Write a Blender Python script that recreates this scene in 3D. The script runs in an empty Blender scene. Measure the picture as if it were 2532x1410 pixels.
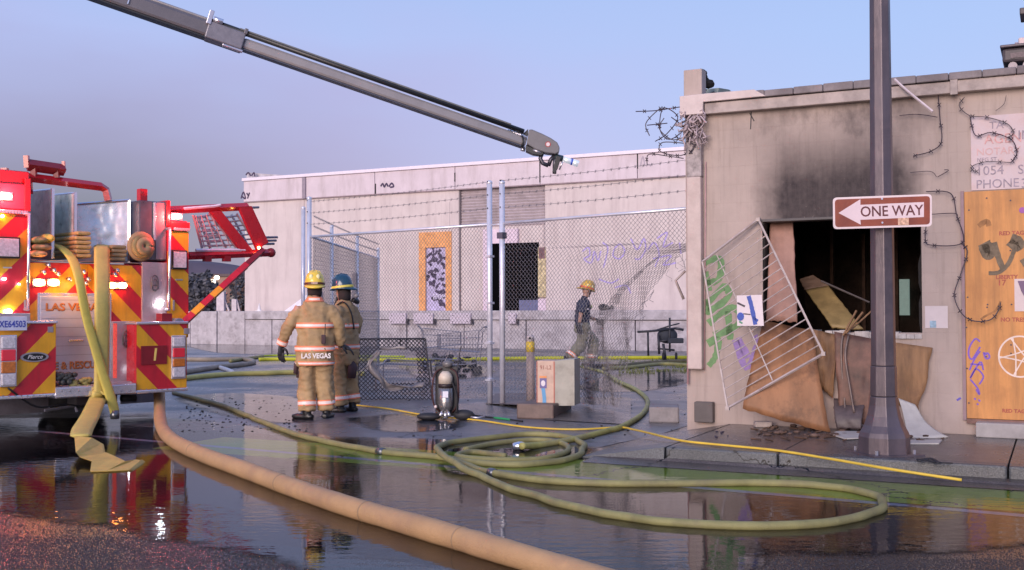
import bpy, math, random
from mathutils import Vector, Matrix, noise
random.seed(7)
R = math.radians
scene = bpy.context.scene
COL = scene.collection

# ------------------------------------------------------------------ camera, world, sun, exposure
W_, H_, FOC = 2532.0, 1410.0, 2700.0          # size of the photograph and focal length, in its pixels
EYE = 1.42
PITCH = math.atan(60.0 / FOC)
ROLL = 0.003
fwd = Vector((0, math.cos(PITCH), math.sin(PITCH)))
up0 = Vector((0, -math.sin(PITCH), math.cos(PITCH)))
rgt0 = Vector((1, 0, 0))
rgt = (rgt0 - up0 * ROLL).normalized()
upv = (up0 + rgt0 * ROLL).normalized()
CAM = Vector((0, 0, EYE))
cd = bpy.data.cameras.new('camera'); cam = bpy.data.objects.new('camera', cd); COL.objects.link(cam)
cam.matrix_world = Matrix(((rgt.x, upv.x, -fwd.x, 0), (rgt.y, upv.y, -fwd.y, 0), (rgt.z, upv.z, -fwd.z, EYE), (0, 0, 0, 1)))
cd.sensor_width = 36; cd.lens = 36 * FOC / W_; cd.clip_start = .1; cd.clip_end = 3000
scene.camera = cam

world = bpy.data.worlds.new('World'); scene.world = world; world.use_nodes = True
nt = world.node_tree; nt.nodes.clear()
def wn(t, **k):
    n = nt.nodes.new(t)
    for a, b in k.items(): setattr(n, a, b)
    return n
SUN_EL, SUN_AZ = R(14), R(205)                 # azimuth clockwise from +Y (straight ahead): behind the camera, left
wo = wn('ShaderNodeOutputWorld'); add = wn('ShaderNodeAddShader')
bg1 = wn('ShaderNodeBackground'); bg2 = wn('ShaderNodeBackground')
sky = wn('ShaderNodeTexSky', sky_type='NISHITA', sun_disc=False, sun_elevation=R(14), sun_rotation=SUN_AZ)
nt.links.new(sky.outputs[0], bg1.inputs[0]); bg1.inputs[1].default_value = .025
tc = wn('ShaderNodeTexCoord'); sep = wn('ShaderNodeSeparateXYZ'); nt.links.new(tc.outputs['Generated'], sep.inputs[0])
ramp = wn('ShaderNodeValToRGB'); nt.links.new(sep.outputs[2], ramp.inputs[0])
cr = ramp.color_ramp
cr.elements[0].position = .0; cr.elements[0].color = (.40, .38, .62, 1)
cr.elements[1].position = 1; cr.elements[1].color = (.20, .33, .75, 1)
for p, c in ((.06, (.45, .46, .77, 1)), (.13, (.46, .53, .88, 1)), (.24, (.42, .55, .92, 1)), (.45, (.35, .48, .88, 1))):
    e = cr.elements.new(p); e.color = c
# smoke bank drifting low behind the truck: soft noise mask on the view direction
mp = wn('ShaderNodeMapping'); mp.inputs['Scale'].default_value = (1.6, 1.6, 5); nt.links.new(tc.outputs['Generated'], mp.inputs[0])
nz = wn('ShaderNodeTexNoise'); nz.inputs['Scale'].default_value = 1.6; nz.inputs['Detail'].default_value = 4; nt.links.new(mp.outputs[0], nz.inputs['Vector'])
def wm(op, a, b, clamp=False):
    n = wn('ShaderNodeMath', operation=op, use_clamp=clamp)
    for i, v in enumerate((a, b)):
        if hasattr(v, 'links'): nt.links.new(v, n.inputs[i])
        else: n.inputs[i].default_value = v
    return n.outputs[0]
hz_ = wm('SUBTRACT', .24, wm('SUBTRACT', sep.outputs[2], wm('MULTIPLY', wm('SUBTRACT', nz.outputs[0], .5), .10)))
hz_ = wm('MULTIPLY', hz_, 6.2, True)
side = wm('MULTIPLY', wm('SUBTRACT', .03, sep.outputs[0]), 2.6, True)
smk = wm('MULTIPLY', hz_, side, True)
hz2 = wm('MULTIPLY', wm('SUBTRACT', .30, wm('SUBTRACT', sep.outputs[2], wm('MULTIPLY', wm('SUBTRACT', nz.outputs[0], .5), .22))), 5.5, True)
sd2 = wm('MULTIPLY', wm('SUBTRACT', .30, sep.outputs[0]), 2.2, True)
mauve = wn('ShaderNodeMix', data_type='RGBA'); nt.links.new(wm('MULTIPLY', wm('MULTIPLY', hz2, sd2), .95, True), mauve.inputs[0]); nt.links.new(ramp.outputs[0], mauve.inputs[6]); mauve.inputs[7].default_value = (.54, .45, .78, 1)
mixs = wn('ShaderNodeMix', data_type='RGBA'); nt.links.new(smk, mixs.inputs[0]); nt.links.new(mauve.outputs[2], mixs.inputs[6]); mixs.inputs[7].default_value = (.20, .18, .28, 1)
nt.links.new(mixs.outputs[2], bg2.inputs[0]); bg2.inputs[1].default_value = .89
nt.links.new(bg1.outputs[0], add.inputs[0]); nt.links.new(bg2.outputs[0], add.inputs[1]); nt.links.new(add.outputs[0], wo.inputs[0])

sl = bpy.data.lights.new('sun', 'SUN'); so = bpy.data.objects.new('sun', sl); COL.objects.link(so)
sl.energy = 3.1; sl.angle = R(38); sl.color = (1.0, .82, .75)
sd = Vector((math.sin(SUN_AZ) * math.cos(SUN_EL), math.cos(SUN_AZ) * math.cos(SUN_EL), math.sin(SUN_EL)))
so.rotation_euler = sd.to_track_quat('Z', 'Y').to_euler(); so.location = (0, -20, 20)
vs = scene.view_settings; vs.view_transform = 'Standard'; vs.look = 'None'; vs.exposure = 0.0; vs.gamma = 1; vs.use_curve_mapping = False
scene.cycles.use_denoising = True
scene.cycles.max_bounces = 8; scene.cycles.transparent_max_bounces = 16

# ------------------------------------------------------------------ measuring helpers: where a line of sight of the survey meets a real plane
def ray(px, py): return fwd * FOC + rgt * (px - W_ / 2) - upv * (py - H_ / 2)
def G(px, py, z=0.0):
    r = ray(px, py); t = (z - EYE) / r.z; return CAM + r * t
def D(px, py, d):
    r = ray(px, py); return CAM + r * (d / r.y)
class Frame:
    def __init__(s, x, y, deg): s.o = Vector((x, y, 0)); s.a = R(deg); s.ex = Vector((math.cos(s.a), math.sin(s.a), 0)); s.ey = Vector((-math.sin(s.a), math.cos(s.a), 0))
    def p(s, px, py, y=0.0):                    # local point on the local plane y
        r = ray(px, py); t = (y - (CAM - s.o).dot(s.ey)) / r.dot(s.ey); q = CAM + r * t - s.o
        return Vector((q.dot(s.ex), y, q.z))
    def w(s, x, y, z=0): return s.o + s.ex * x + s.ey * y + Vector((0, 0, z))
    def l(s, q): q = q - s.o; return Vector((q.dot(s.ex), q.dot(s.ey), q.z))

# ------------------------------------------------------------------ materials
MATS = {}
def mat(name, col, rough=.6, metal=0, var=.18, scale=6, bump=.15, bscale=60, emit=0, spec=.5, coat=0, dirt=None, aniso=None, dirtscale=1.6, dirtamt=.5, dan=None):
    if name in MATS: return MATS[name]
    m = bpy.data.materials.new(name); m.use_nodes = True; t = m.node_tree; b = t.nodes['Principled BSDF']
    L = t.links.new
    geo = t.nodes.new('ShaderNodeTexCoord')
    mapn = t.nodes.new('ShaderNodeMapping'); L(geo.outputs['Object'], mapn.inputs[0])
    if aniso: mapn.inputs['Scale'].default_value = aniso
    n = t.nodes.new('ShaderNodeTexNoise'); n.inputs['Scale'].default_value = scale; n.inputs['Detail'].default_value = 6; n.inputs['Roughness'].default_value = .65
    L(mapn.outputs[0], n.inputs['Vector'])
    r = t.nodes.new('ShaderNodeValToRGB'); L(n.outputs[0], r.inputs[0])
    r.color_ramp.elements[0].position = .3; r.color_ramp.elements[1].position = .72
    r.color_ramp.elements[0].color = tuple(c * (1 - var) for c in col) + (1,)
    r.color_ramp.elements[1].color = tuple(min(1, c * (1 + var)) for c in col) + (1,)
    out = r.outputs[0]
    if dirt:
        n3 = t.nodes.new('ShaderNodeTexNoise'); n3.inputs['Scale'].default_value = dirtscale; n3.inputs['Detail'].default_value = 9; n3.inputs['Roughness'].default_value = .7
        if dan:
            m3 = t.nodes.new('ShaderNodeMapping'); m3.inputs['Scale'].default_value = dan; L(geo.outputs['Object'], m3.inputs[0]); L(m3.outputs[0], n3.inputs['Vector'])
        else: L(geo.outputs['Object'], n3.inputs['Vector'])
        r3 = t.nodes.new('ShaderNodeValToRGB'); L(n3.outputs[0], r3.inputs[0]); r3.color_ramp.elements[0].position = .48; r3.color_ramp.elements[1].position = .7
        r3.color_ramp.elements[0].color = (0, 0, 0, 1); r3.color_ramp.elements[1].color = (dirtamt,) * 3 + (1,)
        mx = t.nodes.new('ShaderNodeMix'); mx.data_type = 'RGBA'; L(r3.outputs[0], mx.inputs[0]); L(out, mx.inputs[6]); mx.inputs[7].default_value = tuple(dirt) + (1,)
        out = mx.outputs[2]
    L(out, b.inputs['Base Color'])
    rr = t.nodes.new('ShaderNodeMapRange'); L(n.outputs[0], rr.inputs[0]); rr.inputs[3].default_value = max(.02, rough - .1); rr.inputs[4].default_value = min(1, rough + .1)
    L(rr.outputs[0], b.inputs['Roughness'])
    b.inputs['Metallic'].default_value = metal
    b.inputs['Specular IOR Level'].default_value = spec
    b.inputs['Coat Weight'].default_value = coat; b.inputs['Coat Roughness'].default_value = .08
    if bump:
        n2 = t.nodes.new('ShaderNodeTexNoise'); n2.inputs['Scale'].default_value = bscale; n2.inputs['Detail'].default_value = 4; L(mapn.outputs[0], n2.inputs['Vector'])
        bp = t.nodes.new('ShaderNodeBump'); bp.inputs['Strength'].default_value = bump; bp.inputs['Distance'].default_value = .01; L(n2.outputs[0], bp.inputs['Height']); L(bp.outputs[0], b.inputs['Normal'])
    if emit:
        b.inputs['Emission Color'].default_value = tuple(col) + (1,); b.inputs['Emission Strength'].default_value = emit
    MATS[name] = m
    return m

# ------------------------------------------------------------------ mesh builder
class M:
    def __init__(s): s.v = []; s.f = []
    def add(s, vs, fs):
        b = len(s.v); s.v += [tuple(v) for v in vs]; s.f += [tuple(i + b for i in f) for f in fs]; return s
    def box(s, x0, x1, y0, y1, z0, z1):
        vs = [(x, y, z) for z in (z0, z1) for y in (y0, y1) for x in (x0, x1)]
        return s.add(vs, [(0, 2, 3, 1), (4, 5, 7, 6), (0, 1, 5, 4), (2, 6, 7, 3), (0, 4, 6, 2), (1, 3, 7, 5)])
    def prism(s, pts, y0, y1):                  # pts: (x, z) outline, extruded along y
        n = len(pts)
        a = sum(pts[i][0] * pts[(i + 1) % n][1] - pts[(i + 1) % n][0] * pts[i][1] for i in range(n))
        if a < 0: pts = pts[::-1]
        vs = [(p[0], y0, p[1]) for p in pts] + [(p[0], y1, p[1]) for p in pts]
        return s.add(vs, [tuple(range(n)), tuple(range(2 * n - 1, n - 1, -1))] + [(i + n, (i + 1) % n + n, (i + 1) % n, i) for i in range(n)])
    def tube(s, pts, r, n=8, caps=True, ry=None):
        pts = [Vector(p) for p in pts]; m = len(pts)
        rs = r if isinstance(r, (list, tuple)) else [r] * m
        prev = None; rings = []
        for i, p in enumerate(pts):
            d = (pts[min(i + 1, m - 1)] - pts[max(i - 1, 0)])
            if d.length < 1e-9: d = Vector((0, 0, 1))
            d.normalize()
            if prev is None:
                u = d.cross(Vector((0, 0, 1)))
                if u.length < 1e-3: u = d.cross(Vector((0, 1, 0)))
                u.normalize()
            else:
                u = prev - d * prev.dot(d)
                if u.length < 1e-6: u = d.orthogonal()
                u.normalize()
            prev = u; w = d.cross(u)
            k = ry if ry else 1
            rings.append([p + u * (rs[i] * math.cos(2 * math.pi * j / n)) + w * (rs[i] * k * math.sin(2 * math.pi * j / n)) for j in range(n)])
        b = [v for q in rings for v in q]
        fs = [(i * n + j, i * n + (j + 1) % n, (i + 1) * n + (j + 1) % n, (i + 1) * n + j) for i in range(m - 1) for j in range(n)]
        if caps: fs += [tuple(range(n - 1, -1, -1)), tuple((m - 1) * n + j for j in range(n))]
        return s.add(b, fs)
    def loft(s, rings, caps=True):              # rings: (cx, cy, z, rx, ry), stacked along z
        n = 20; m = len(rings)
        b = [(cx + rx * math.cos(2 * math.pi * j / n), cy + ry * math.sin(2 * math.pi * j / n), z) for cx, cy, z, rx, ry in rings for j in range(n)]
        fs = [(i * n + j, i * n + (j + 1) % n, (i + 1) * n + (j + 1) % n, (i + 1) * n + j) for i in range(m - 1) for j in range(n)]
        if caps: fs += [tuple(range(n - 1, -1, -1)), tuple((m - 1) * n + j for j in range(n))]
        return s.add(b, fs)
    def ball(s, c, rx, ry=None, rz=None, n=12, k=8):
        ry = ry or rx; rz = rz or rx; b = []
        for i in range(1, k):
            t = math.pi * i / k
            b += [(c[0] + rx * math.sin(t) * math.cos(2 * math.pi * j / n), c[1] + ry * math.sin(t) * math.sin(2 * math.pi * j / n), c[2] - rz * math.cos(t)) for j in range(n)]
        fs = [(i * n + j, i * n + (j + 1) % n, (i + 1) * n + (j + 1) % n, (i + 1) * n + j) for i in range(k - 2) for j in range(n)]
        lo = len(b); b += [(c[0], c[1], c[2] - rz), (c[0], c[1], c[2] + rz)]
        fs += [(lo, (j + 1) % n, j) for j in range(n)] + [(lo + 1, (k - 2) * n + j, (k - 2) * n + (j + 1) % n) for j in range(n)]
        return s.add(b, fs)
    def grid(s, fn, nu, nv, th=0):              # fn(u, v) -> point; th gives thickness along the normal
        P = [[Vector(fn(i / nu, j / nv)) for i in range(nu + 1)] for j in range(nv + 1)]
        if not th:
            return s.add([p for q in P for p in q], [(j * (nu + 1) + i, j * (nu + 1) + i + 1, (j + 1) * (nu + 1) + i + 1, (j + 1) * (nu + 1) + i) for j in range(nv) for i in range(nu)])
        N = []
        for j in range(nv + 1):
            for i in range(nu + 1):
                a = P[j][min(i + 1, nu)] - P[j][max(i - 1, 0)]; b = P[min(j + 1, nv)][i] - P[max(j - 1, 0)][i]
                q = a.cross(b); N.append(q.normalized() if q.length > 0 else Vector((0, 0, 1)))
        A = [p for q in P for p in q]; B = [p - n_ * th for p, n_ in zip(A, N)]; k = len(A); w = nu + 1
        fs = [(j * w + i, j * w + i + 1, (j + 1) * w + i + 1, (j + 1) * w + i) for j in range(nv) for i in range(nu)]
        fs += [tuple(x + k for x in f[::-1]) for f in fs]
        edge = [i for i in range(nu + 1)] + [j * w + nu for j in range(1, nv + 1)] + [nv * w + i for i in range(nu - 1, -1, -1)] + [j * w for j in range(nv - 1, 0, -1)]
        fs += [(edge[(i + 1) % len(edge)], edge[i], edge[i] + k, edge[(i + 1) % len(edge)] + k) for i in range(len(edge))]
        return s.add(A + B, fs)
    def mesh(s, name, smooth=False):
        me = bpy.data.meshes.new(name); me.from_pydata(s.v, [], s.f); me.update()
        if smooth:
            for p in me.polygons: p.use_smooth = True
        return me
    def build(s, name, m, parent=None, smooth=False, bevel=0, loc=None, **tags):
        o = bpy.data.objects.new(name, s.mesh(name, smooth)); COL.objects.link(o)
        if m: o.data.materials.append(m)
        if parent: o.parent = parent
        if loc: o.location = loc
        if bevel:
            b = o.modifiers.new('b', 'BEVEL'); b.width = bevel; b.segments = 2; b.limit_method = 'ANGLE'
        tag(o, **tags)
        return o
def tag(o, label=None, cat=None, group=None, kind=None):
    if label: o['label'] = label
    if cat: o['category'] = cat
    if group: o['group'] = group
    if kind: o['kind'] = kind
    return o
def empty(name, loc=(0, 0, 0), rz=0, label=None, cat=None, group=None, kind=None):
    o = bpy.data.objects.new(name, None); COL.objects.link(o); o.location = loc; o.rotation_euler = (0, 0, rz); o.empty_display_size = .2
    return tag(o, label, cat, group, kind)
def fempty(fr, name, **k): return empty(name, fr.o, fr.a, **k)
def text(s, size, m, parent, x, y, z, depth=.002, name='lettering', rot=0, align='CENTER', stretch=1, shear=0, label=None, bold=0, skew=0):
    c = bpy.data.curves.new('t', 'FONT'); c.body = s; c.size = size; c.extrude = depth / 2; c.align_x = align; c.align_y = 'CENTER'; c.shear = shear; c.offset = bold; c.resolution_u = 3
    t = bpy.data.objects.new('t', c); COL.objects.link(t)
    bpy.context.view_layer.update()
    me = bpy.data.meshes.new_from_object(t.evaluated_get(bpy.context.evaluated_depsgraph_get()))
    bpy.data.objects.remove(t)
    me.transform(Matrix.Translation((x, y, z)) @ Matrix.Rotation(skew, 4, 'Z') @ Matrix.Rotation(rot, 4, 'Y') @ Matrix.Diagonal((stretch, 1, 1, 1)) @ Matrix.Rotation(R(90), 4, 'X'))
    me.name = name; o = bpy.data.objects.new(name, me); COL.objects.link(o)
    me.materials.clear(); me.materials.append(m)
    if parent: o.parent = parent
    if label: o['label'] = label
    return o
def smooth_path(pts, k=6):
    pts = [Vector(p) for p in pts]; out = []
    for i in range(len(pts) - 1):
        a = pts[max(i - 1, 0)]; b = pts[i]; c = pts[i + 1]; d = pts[min(i + 2, len(pts) - 1)]
        for j in range(k):
            t = j / k
            out.append(.5 * ((2 * b) + (c - a) * t + (2 * a - 5 * b + 4 * c - d) * t * t + (3 * b - a - 3 * c + d) * t ** 3))
    return out + [pts[-1]]
def clip(poly, a, b, c):                        # keep a*x + b*z <= c
    out = []
    for i in range(len(poly)):
        p, q = poly[i], poly[(i + 1) % len(poly)]; fp = a * p[0] + b * p[1] - c; fq = a * q[0] + b * q[1] - c
        if fp <= 0: out.append(p)
        if fp * fq < 0:
            t = fp / (fp - fq); out.append((p[0] + (q[0] - p[0]) * t, p[1] + (q[1] - p[1]) * t))
    return out
def sphere_lamp(p, col, watts, r=.05, name='lamp_glow'):
    l = bpy.data.lights.new(name, 'POINT'); l.energy = watts; l.color = col; l.shadow_soft_size = r
    o = bpy.data.objects.new(name, l); COL.objects.link(o); o.location = p; return o
def ribbon(fr, px_pts, width, y, off, m, parent, name='graffiti', label=None, k=5, jit=0, raw=False):
    """a flat painted stroke lying on the plane y of a frame, off metres proud of it"""
    P = px_pts if raw else [fr.p(a, b, y) for a, b in px_pts]
    P = smooth_path([(p[0], 0, p[2]) for p in P], k)
    vs = []; n = len(P)
    for i, p in enumerate(P):
        d = P[min(i + 1, n - 1)] - P[max(i - 1, 0)]; d.normalize(); q = Vector((-d.z, 0, d.x)) * width * .5 * (1 + jit * random.uniform(-1, 1))
        vs += [(p.x + q.x, y - off, p.z + q.z), (p.x - q.x, y - off, p.z - q.z)]
    b = M(); b.add(vs, [(2 * i + 1, 2 * i + 3, 2 * i + 2, 2 * i) for i in range(n - 1)])
    return b

# frames surveyed from the street
NB = Frame(1.963, 12.3, -26.57)                 # scorched block building on the right; x runs right along its front, y into it
FB = Frame(-11.26, 46.0, -26.57)                # pale warehouse across the yard
TR = Frame(-6.04, 12.8, 46.4)                   # rear face of the fire engine
# ------------------------------------------------------------------ wet ground
def wet_mat(name, col, var=.3, lo=.10, hi=.42, paint=False, grain=(85, .006, .75)):
    m = bpy.data.materials.new(name); m.use_nodes = True; t = m.node_tree; b = t.nodes['Principled BSDF']; L = t.links.new
    g = t.nodes.new('ShaderNodeNewGeometry')
    def noi(sc, det=6, ro=.6, mp=None):
        n = t.nodes.new('ShaderNodeTexNoise'); n.inputs['Scale'].default_value = sc; n.inputs['Detail'].default_value = det; n.inputs['Roughness'].default_value = ro
        if mp:
            q = t.nodes.new('ShaderNodeMapping'); q.inputs['Scale'].default_value = mp; L(g.outputs['Position'], q.inputs[0]); L(q.outputs[0], n.inputs['Vector'])
        else: L(g.outputs['Position'], n.inputs['Vector'])
        return n
    fine = noi(90, 3); mid = noi(1.3, 8, .7); big = noi(.55, 5, .6)
    r = t.nodes.new('ShaderNodeValToRGB'); L(mid.outputs[0], r.inputs[0]); r.color_ramp.elements[0].position = .3; r.color_ramp.elements[1].position = .7
    r.color_ramp.elements[0].color = tuple(c * (1 - var) for c in col) + (1,); r.color_ramp.elements[1].color = tuple(c * (1 + var) for c in col) + (1,)
    mx = t.nodes.new('ShaderNodeMix'); mx.data_type = 'RGBA'; mx.blend_type = 'MULTIPLY'; mx.inputs[0].default_value = .8 if not paint else .4
    r2 = t.nodes.new('ShaderNodeValToRGB'); L(fine.outputs[0], r2.inputs[0]); r2.color_ramp.elements[0].position = .35; r2.color_ramp.elements[1].position = .65
    r2.color_ramp.elements[0].color = (.45, .45, .45, 1); r2.color_ramp.elements[1].color = (1.3, 1.3, 1.3, 1)
    L(r.outputs[0], mx.inputs[6]); L(r2.outputs[0], mx.inputs[7]); cv = t.nodes.new('ShaderNodeTexVoronoi'); cv.feature = 'DISTANCE_TO_EDGE'; cv.inputs['Scale'].default_value = .33
    wv_ = t.nodes.new('ShaderNodeVectorMath'); wv_.operation = 'ADD'; ws = t.nodes.new('ShaderNodeVectorMath'); ws.operation = 'SCALE'; ws.inputs[3].default_value = .9
    L(noi(1.1, 6, .7).outputs[1], ws.inputs[0]); L(ws.outputs[0], wv_.inputs[0]); L(g.outputs['Position'], wv_.inputs[1]); L(wv_.outputs[0], cv.inputs['Vector'])
    cm = t.nodes.new('ShaderNodeMath'); cm.operation = 'LESS_THAN'; cm.inputs[1].default_value = .0035; L(cv.outputs[0], cm.inputs[0])
    cx = t.nodes.new('ShaderNodeMix'); cx.data_type = 'RGBA'; L(cm.outputs[0], cx.inputs[0]); L(mx.outputs[2], cx.inputs[6]); cx.inputs[7].default_value = (.008, .007, .008, 1)
    L(cx.outputs[2], b.inputs['Base Color'])
    mr = t.nodes.new('ShaderNodeMapRange'); L(big.outputs[0], mr.inputs[0]); mr.inputs[1].default_value = .38; mr.inputs[2].default_value = .62; mr.inputs[3].default_value = lo; mr.inputs[4].default_value = hi
    L(mr.outputs[0], b.inputs['Roughness']); b.inputs['Specular IOR Level'].default_value = .5
    bn = t.nodes.new('ShaderNodeBump'); bn.inputs['Distance'].default_value = grain[1]; bn.inputs['Strength'].default_value = grain[2] if not paint else .3
    fn = noi(grain[0], 3); L(fn.outputs[0], bn.inputs['Height']); L(bn.outputs[0], b.inputs['Normal'])
    return m
asphalt = wet_mat('wet_asphalt', (.042, .033, .030), lo=.06, hi=.12, grain=(55, .0032, 1.0))
yardm = wet_mat('wet_yard_asphalt', (.15, .15, .165), lo=.18, hi=.45)
green_paint = wet_mat('green_lane_paint', (.58, .68, .04), .25, .3, .6, True)
white_paint = wet_mat('white_lane_paint', (.62, .58, .62), .2, .3, .6, True)
concrete_wet = wet_mat('wet_concrete', (.12, .108, .11), .3, .12, .34)
kerb_m = wet_mat('kerb_concrete', (.105, .112, .12), .3, .18, .4)

def ground_poly(name, pts, z, m, kind='structure', th=None, **k):
    b = M(); n = len(pts)
    b.add([(p[0], p[1], z) for p in pts], [tuple(range(n))])
    return b.build(name, m, kind=kind, **k)
b = M(); b.grid(lambda u, v: (-700 + 1400 * u, -60 + 1400 * v, 0), 8, 8); b.build('road', asphalt, kind='structure')
def nb_w(x, y): q = NB.w(x, y); return (q.x, q.y)
KERB_Y = -2.26                                   # kerb line in the building's frame
# yard and driveway asphalt behind the gutter line
ground_poly('yard_ground', [nb_w(-60, KERB_Y + .3), nb_w(-.55, KERB_Y + .3), nb_w(-.3, 0), nb_w(-.02, 60), nb_w(-60, 60)], .003, yardm)
lane_pts = [nb_w(-14, KERB_Y - 1.22), nb_w(12, KERB_Y - 1.22), nb_w(12, KERB_Y - .42), nb_w(-14, KERB_Y - .42)]
ground_poly('bike_lane', [nb_w(-4.6, KERB_Y - 1.22), nb_w(12, KERB_Y - 1.22), nb_w(12, KERB_Y - .12), nb_w(-4.6, KERB_Y - .12)], .003, green_paint)
a_, b_, c_ = G(459, 1099), G(1690, 1212), G(2532, 1277); d1 = (c_ - a_).normalized(); q_ = Vector((-d1.y, d1.x, 0)) * .055
e_ = a_ - d1 * 8; f_ = c_ + d1 * 8
ground_poly('lane_line', [e_ - q_, f_ - q_, f_ + q_, e_ + q_], .0055, white_paint)

# shallow flood water: a film with a rippled surface, see-through, mirror-like at a low angle
wm_ = bpy.data.materials.new('flood_water'); wm_.use_nodes = True; t = wm_.node_tree; t.nodes.clear(); L = t.links.new
o_ = t.nodes.new('ShaderNodeOutputMaterial'); ms = t.nodes.new('ShaderNodeMixShader'); tr = t.nodes.new('ShaderNodeBsdfTransparent'); gl = t.nodes.new('ShaderNodeBsdfGlossy'); fr = t.nodes.new('ShaderNodeFresnel')
tr.inputs[0].default_value = (.93, .92, .90, 1); gl.inputs['Roughness'].default_value = .012; fr.inputs[0].default_value = 1.34
geo = t.nodes.new('ShaderNodeNewGeometry'); mp_ = t.nodes.new('ShaderNodeMapping'); mp_.inputs['Scale'].default_value = (1.0, 2.2, 1); mp_.inputs['Rotation'].default_value = (0, 0, R(8)); L(geo.outputs['Position'], mp_.inputs[0])
n1 = t.nodes.new('ShaderNodeTexNoise'); n1.inputs['Scale'].default_value = 5.5; n1.inputs['Detail'].default_value = 3; L(mp_.outputs[0], n1.inputs['Vector'])
n2 = t.nodes.new('ShaderNodeTexNoise'); n2.inputs['Scale'].default_value = .5; n2.inputs['Detail'].default_value = 2; L(geo.outputs['Position'], n2.inputs['Vector'])
mr = t.nodes.new('ShaderNodeMapRange'); L(n2.outputs[0], mr.inputs[0]); mr.inputs[1].default_value = .4; mr.inputs[2].default_value = .65; mr.inputs[3].default_value = .035; mr.inputs[4].default_value = .22
bp = t.nodes.new('ShaderNodeBump'); bp.inputs['Distance'].default_value = .02; L(n1.outputs[0], bp.inputs['Height']); L(mr.outputs[0], bp.inputs['Strength'])
L(bp.outputs[0], gl.inputs['Normal']); L(bp.outputs[0], fr.inputs['Normal']); at = t.nodes.new('ShaderNodeAttribute'); at.attribute_name = 'depth'
nf = t.nodes.new('ShaderNodeTexNoise'); nf.inputs['Scale'].default_value = 9; nf.inputs['Detail'].default_value = 6; L(geo.outputs['Position'], nf.inputs['Vector'])
m1 = t.nodes.new('ShaderNodeMath'); m1.operation = 'MULTIPLY_ADD'; L(nf.outputs[0], m1.inputs[0]); m1.inputs[1].default_value = 1.6; m1.inputs[2].default_value = -.8
m2 = t.nodes.new('ShaderNodeMath'); m2.operation = 'MULTIPLY_ADD'; L(at.outputs['Fac'], m2.inputs[0]); m2.inputs[1].default_value = 2.4; L(m1.outputs[0], m2.inputs[2]); m2.use_clamp = False
m3 = t.nodes.new('ShaderNodeMath'); m3.operation = 'MULTIPLY'; m3.use_clamp = True; L(m2.outputs[0], m3.inputs[0]); m3.inputs[1].default_value = 1.0
m4 = t.nodes.new('ShaderNodeMath'); m4.operation = 'MULTIPLY'; L(m3.outputs[0], m4.inputs[0]); L(fr.outputs[0], m4.inputs[1]); L(m4.outputs[0], ms.inputs[0]); L(tr.outputs[0], ms.inputs[1]); L(gl.outputs[0], ms.inputs[2]); L(ms.outputs[0], o_.inputs[0])
def puddle(px, z=.0085, rough=.06, k=8, name='water'):
    P = smooth_path([G(a, b_2, z) for a, b_2 in px] + [G(px[0][0], px[0][1], z)], k)[:-1]; out = []
    for p in P:
        n_ = noise.noise_vector(p * 1.7) * rough * 2 + noise.noise_vector(p * 6) * rough
        out.append((p.x + n_.x, p.y + n_.y, z))
    ar = sum(out[i][0] * out[i - 1][1] - out[i - 1][0] * out[i][1] for i in range(len(out)))
    if ar > 0: out = out[::-1]
    n = len(out); ring = []; mid_ = []
    for i in range(n):
        d = Vector(out[(i + 1) % n]) - Vector(out[i - 1]); q = Vector((d.y, -d.x, 0)).normalized(); w = .30 if z > .008 else .12
        mid_.append((out[i][0] - q.x * w * .0, out[i][1] - q.y * w * .0, z)); ring.append((out[i][0] + q.x * w, out[i][1] + q.y * w, z - .001))
    b = M(); b.add(mid_ + ring, [tuple(range(n))] + [(i, i + n, (i + 1) % n + n, (i + 1) % n) for i in range(n)])
    o = b.build(name, wm_, kind='structure'); ca = o.data.attributes.new('depth', 'FLOAT', 'POINT')
    for i in range(2 * n): ca.data[i].value = 1.0 if i < n else 0.0
    return o
puddle([(-600, 1045), (100, 1038), (420, 1040), (620, 1064), (850, 1088), (1060, 1092), (1300, 1098), (1500, 1120), (1690, 1156), (1900, 1172), (2150, 1190), (2532, 1220), (2900, 1250),
        (2900, 1320), (2500, 1322), (2150, 1345), (1850, 1350), (1760, 1400), (1650, 1520), (1400, 1480), (1200, 1425), (900, 1390), (700, 1352), (480, 1310), (250, 1272), (0, 1238), (-600, 1180)])
for pp in ([(470, 985), (560, 975), (700, 985), (745, 1005), (740, 1038), (640, 1030), (560, 1012)], [(480, 855), (620, 850), (760, 856), (720, 872), (560, 872)],
           [(900, 1035), (1010, 1028), (1100, 1050), (1000, 1062)], [(1450, 960), (1560, 925), (1680, 915), (1685, 940), (1560, 965)], [(1010, 905), (1150, 900), (1190, 925), (1080, 935)]):
    puddle(pp, rough=.05)

# coarse wet aggregate that stands up out of the road surface near the camera
ag = M(); ra = random.Random(17); tv, tf = [], []
def grains(n, x0, x1, y0, y1, test):
    k = 0
    while k < n:
        px, py = ra.uniform(x0, x1), ra.uniform(y0, y1) if ra.random() < .55 else ra.uniform((y0 + y1) / 2, y1); k += 1
        if not test(px, py): continue
        q = G(px, py); s_ = ra.uniform(.0025, .0062); a0 = ra.uniform(0, 6.28); h = .0015 + s_ * ra.uniform(.1, .42); i = len(tv)
        for j in range(3): a1 = a0 + j * 2.09; tv.append((q.x + s_ * math.cos(a1), q.y + s_ * math.sin(a1), .0006))
        tv.append((q.x + s_ * ra.uniform(-.5, .5), q.y + s_ * ra.uniform(-.5, .5), h)); tf.extend([(i, i + 1, i + 3), (i + 1, i + 2, i + 3), (i + 2, i, i + 3)])
edge_y = lambda px: 1238 + .152 * px if px < 900 else 1375 + (px - 900) * .12
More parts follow.
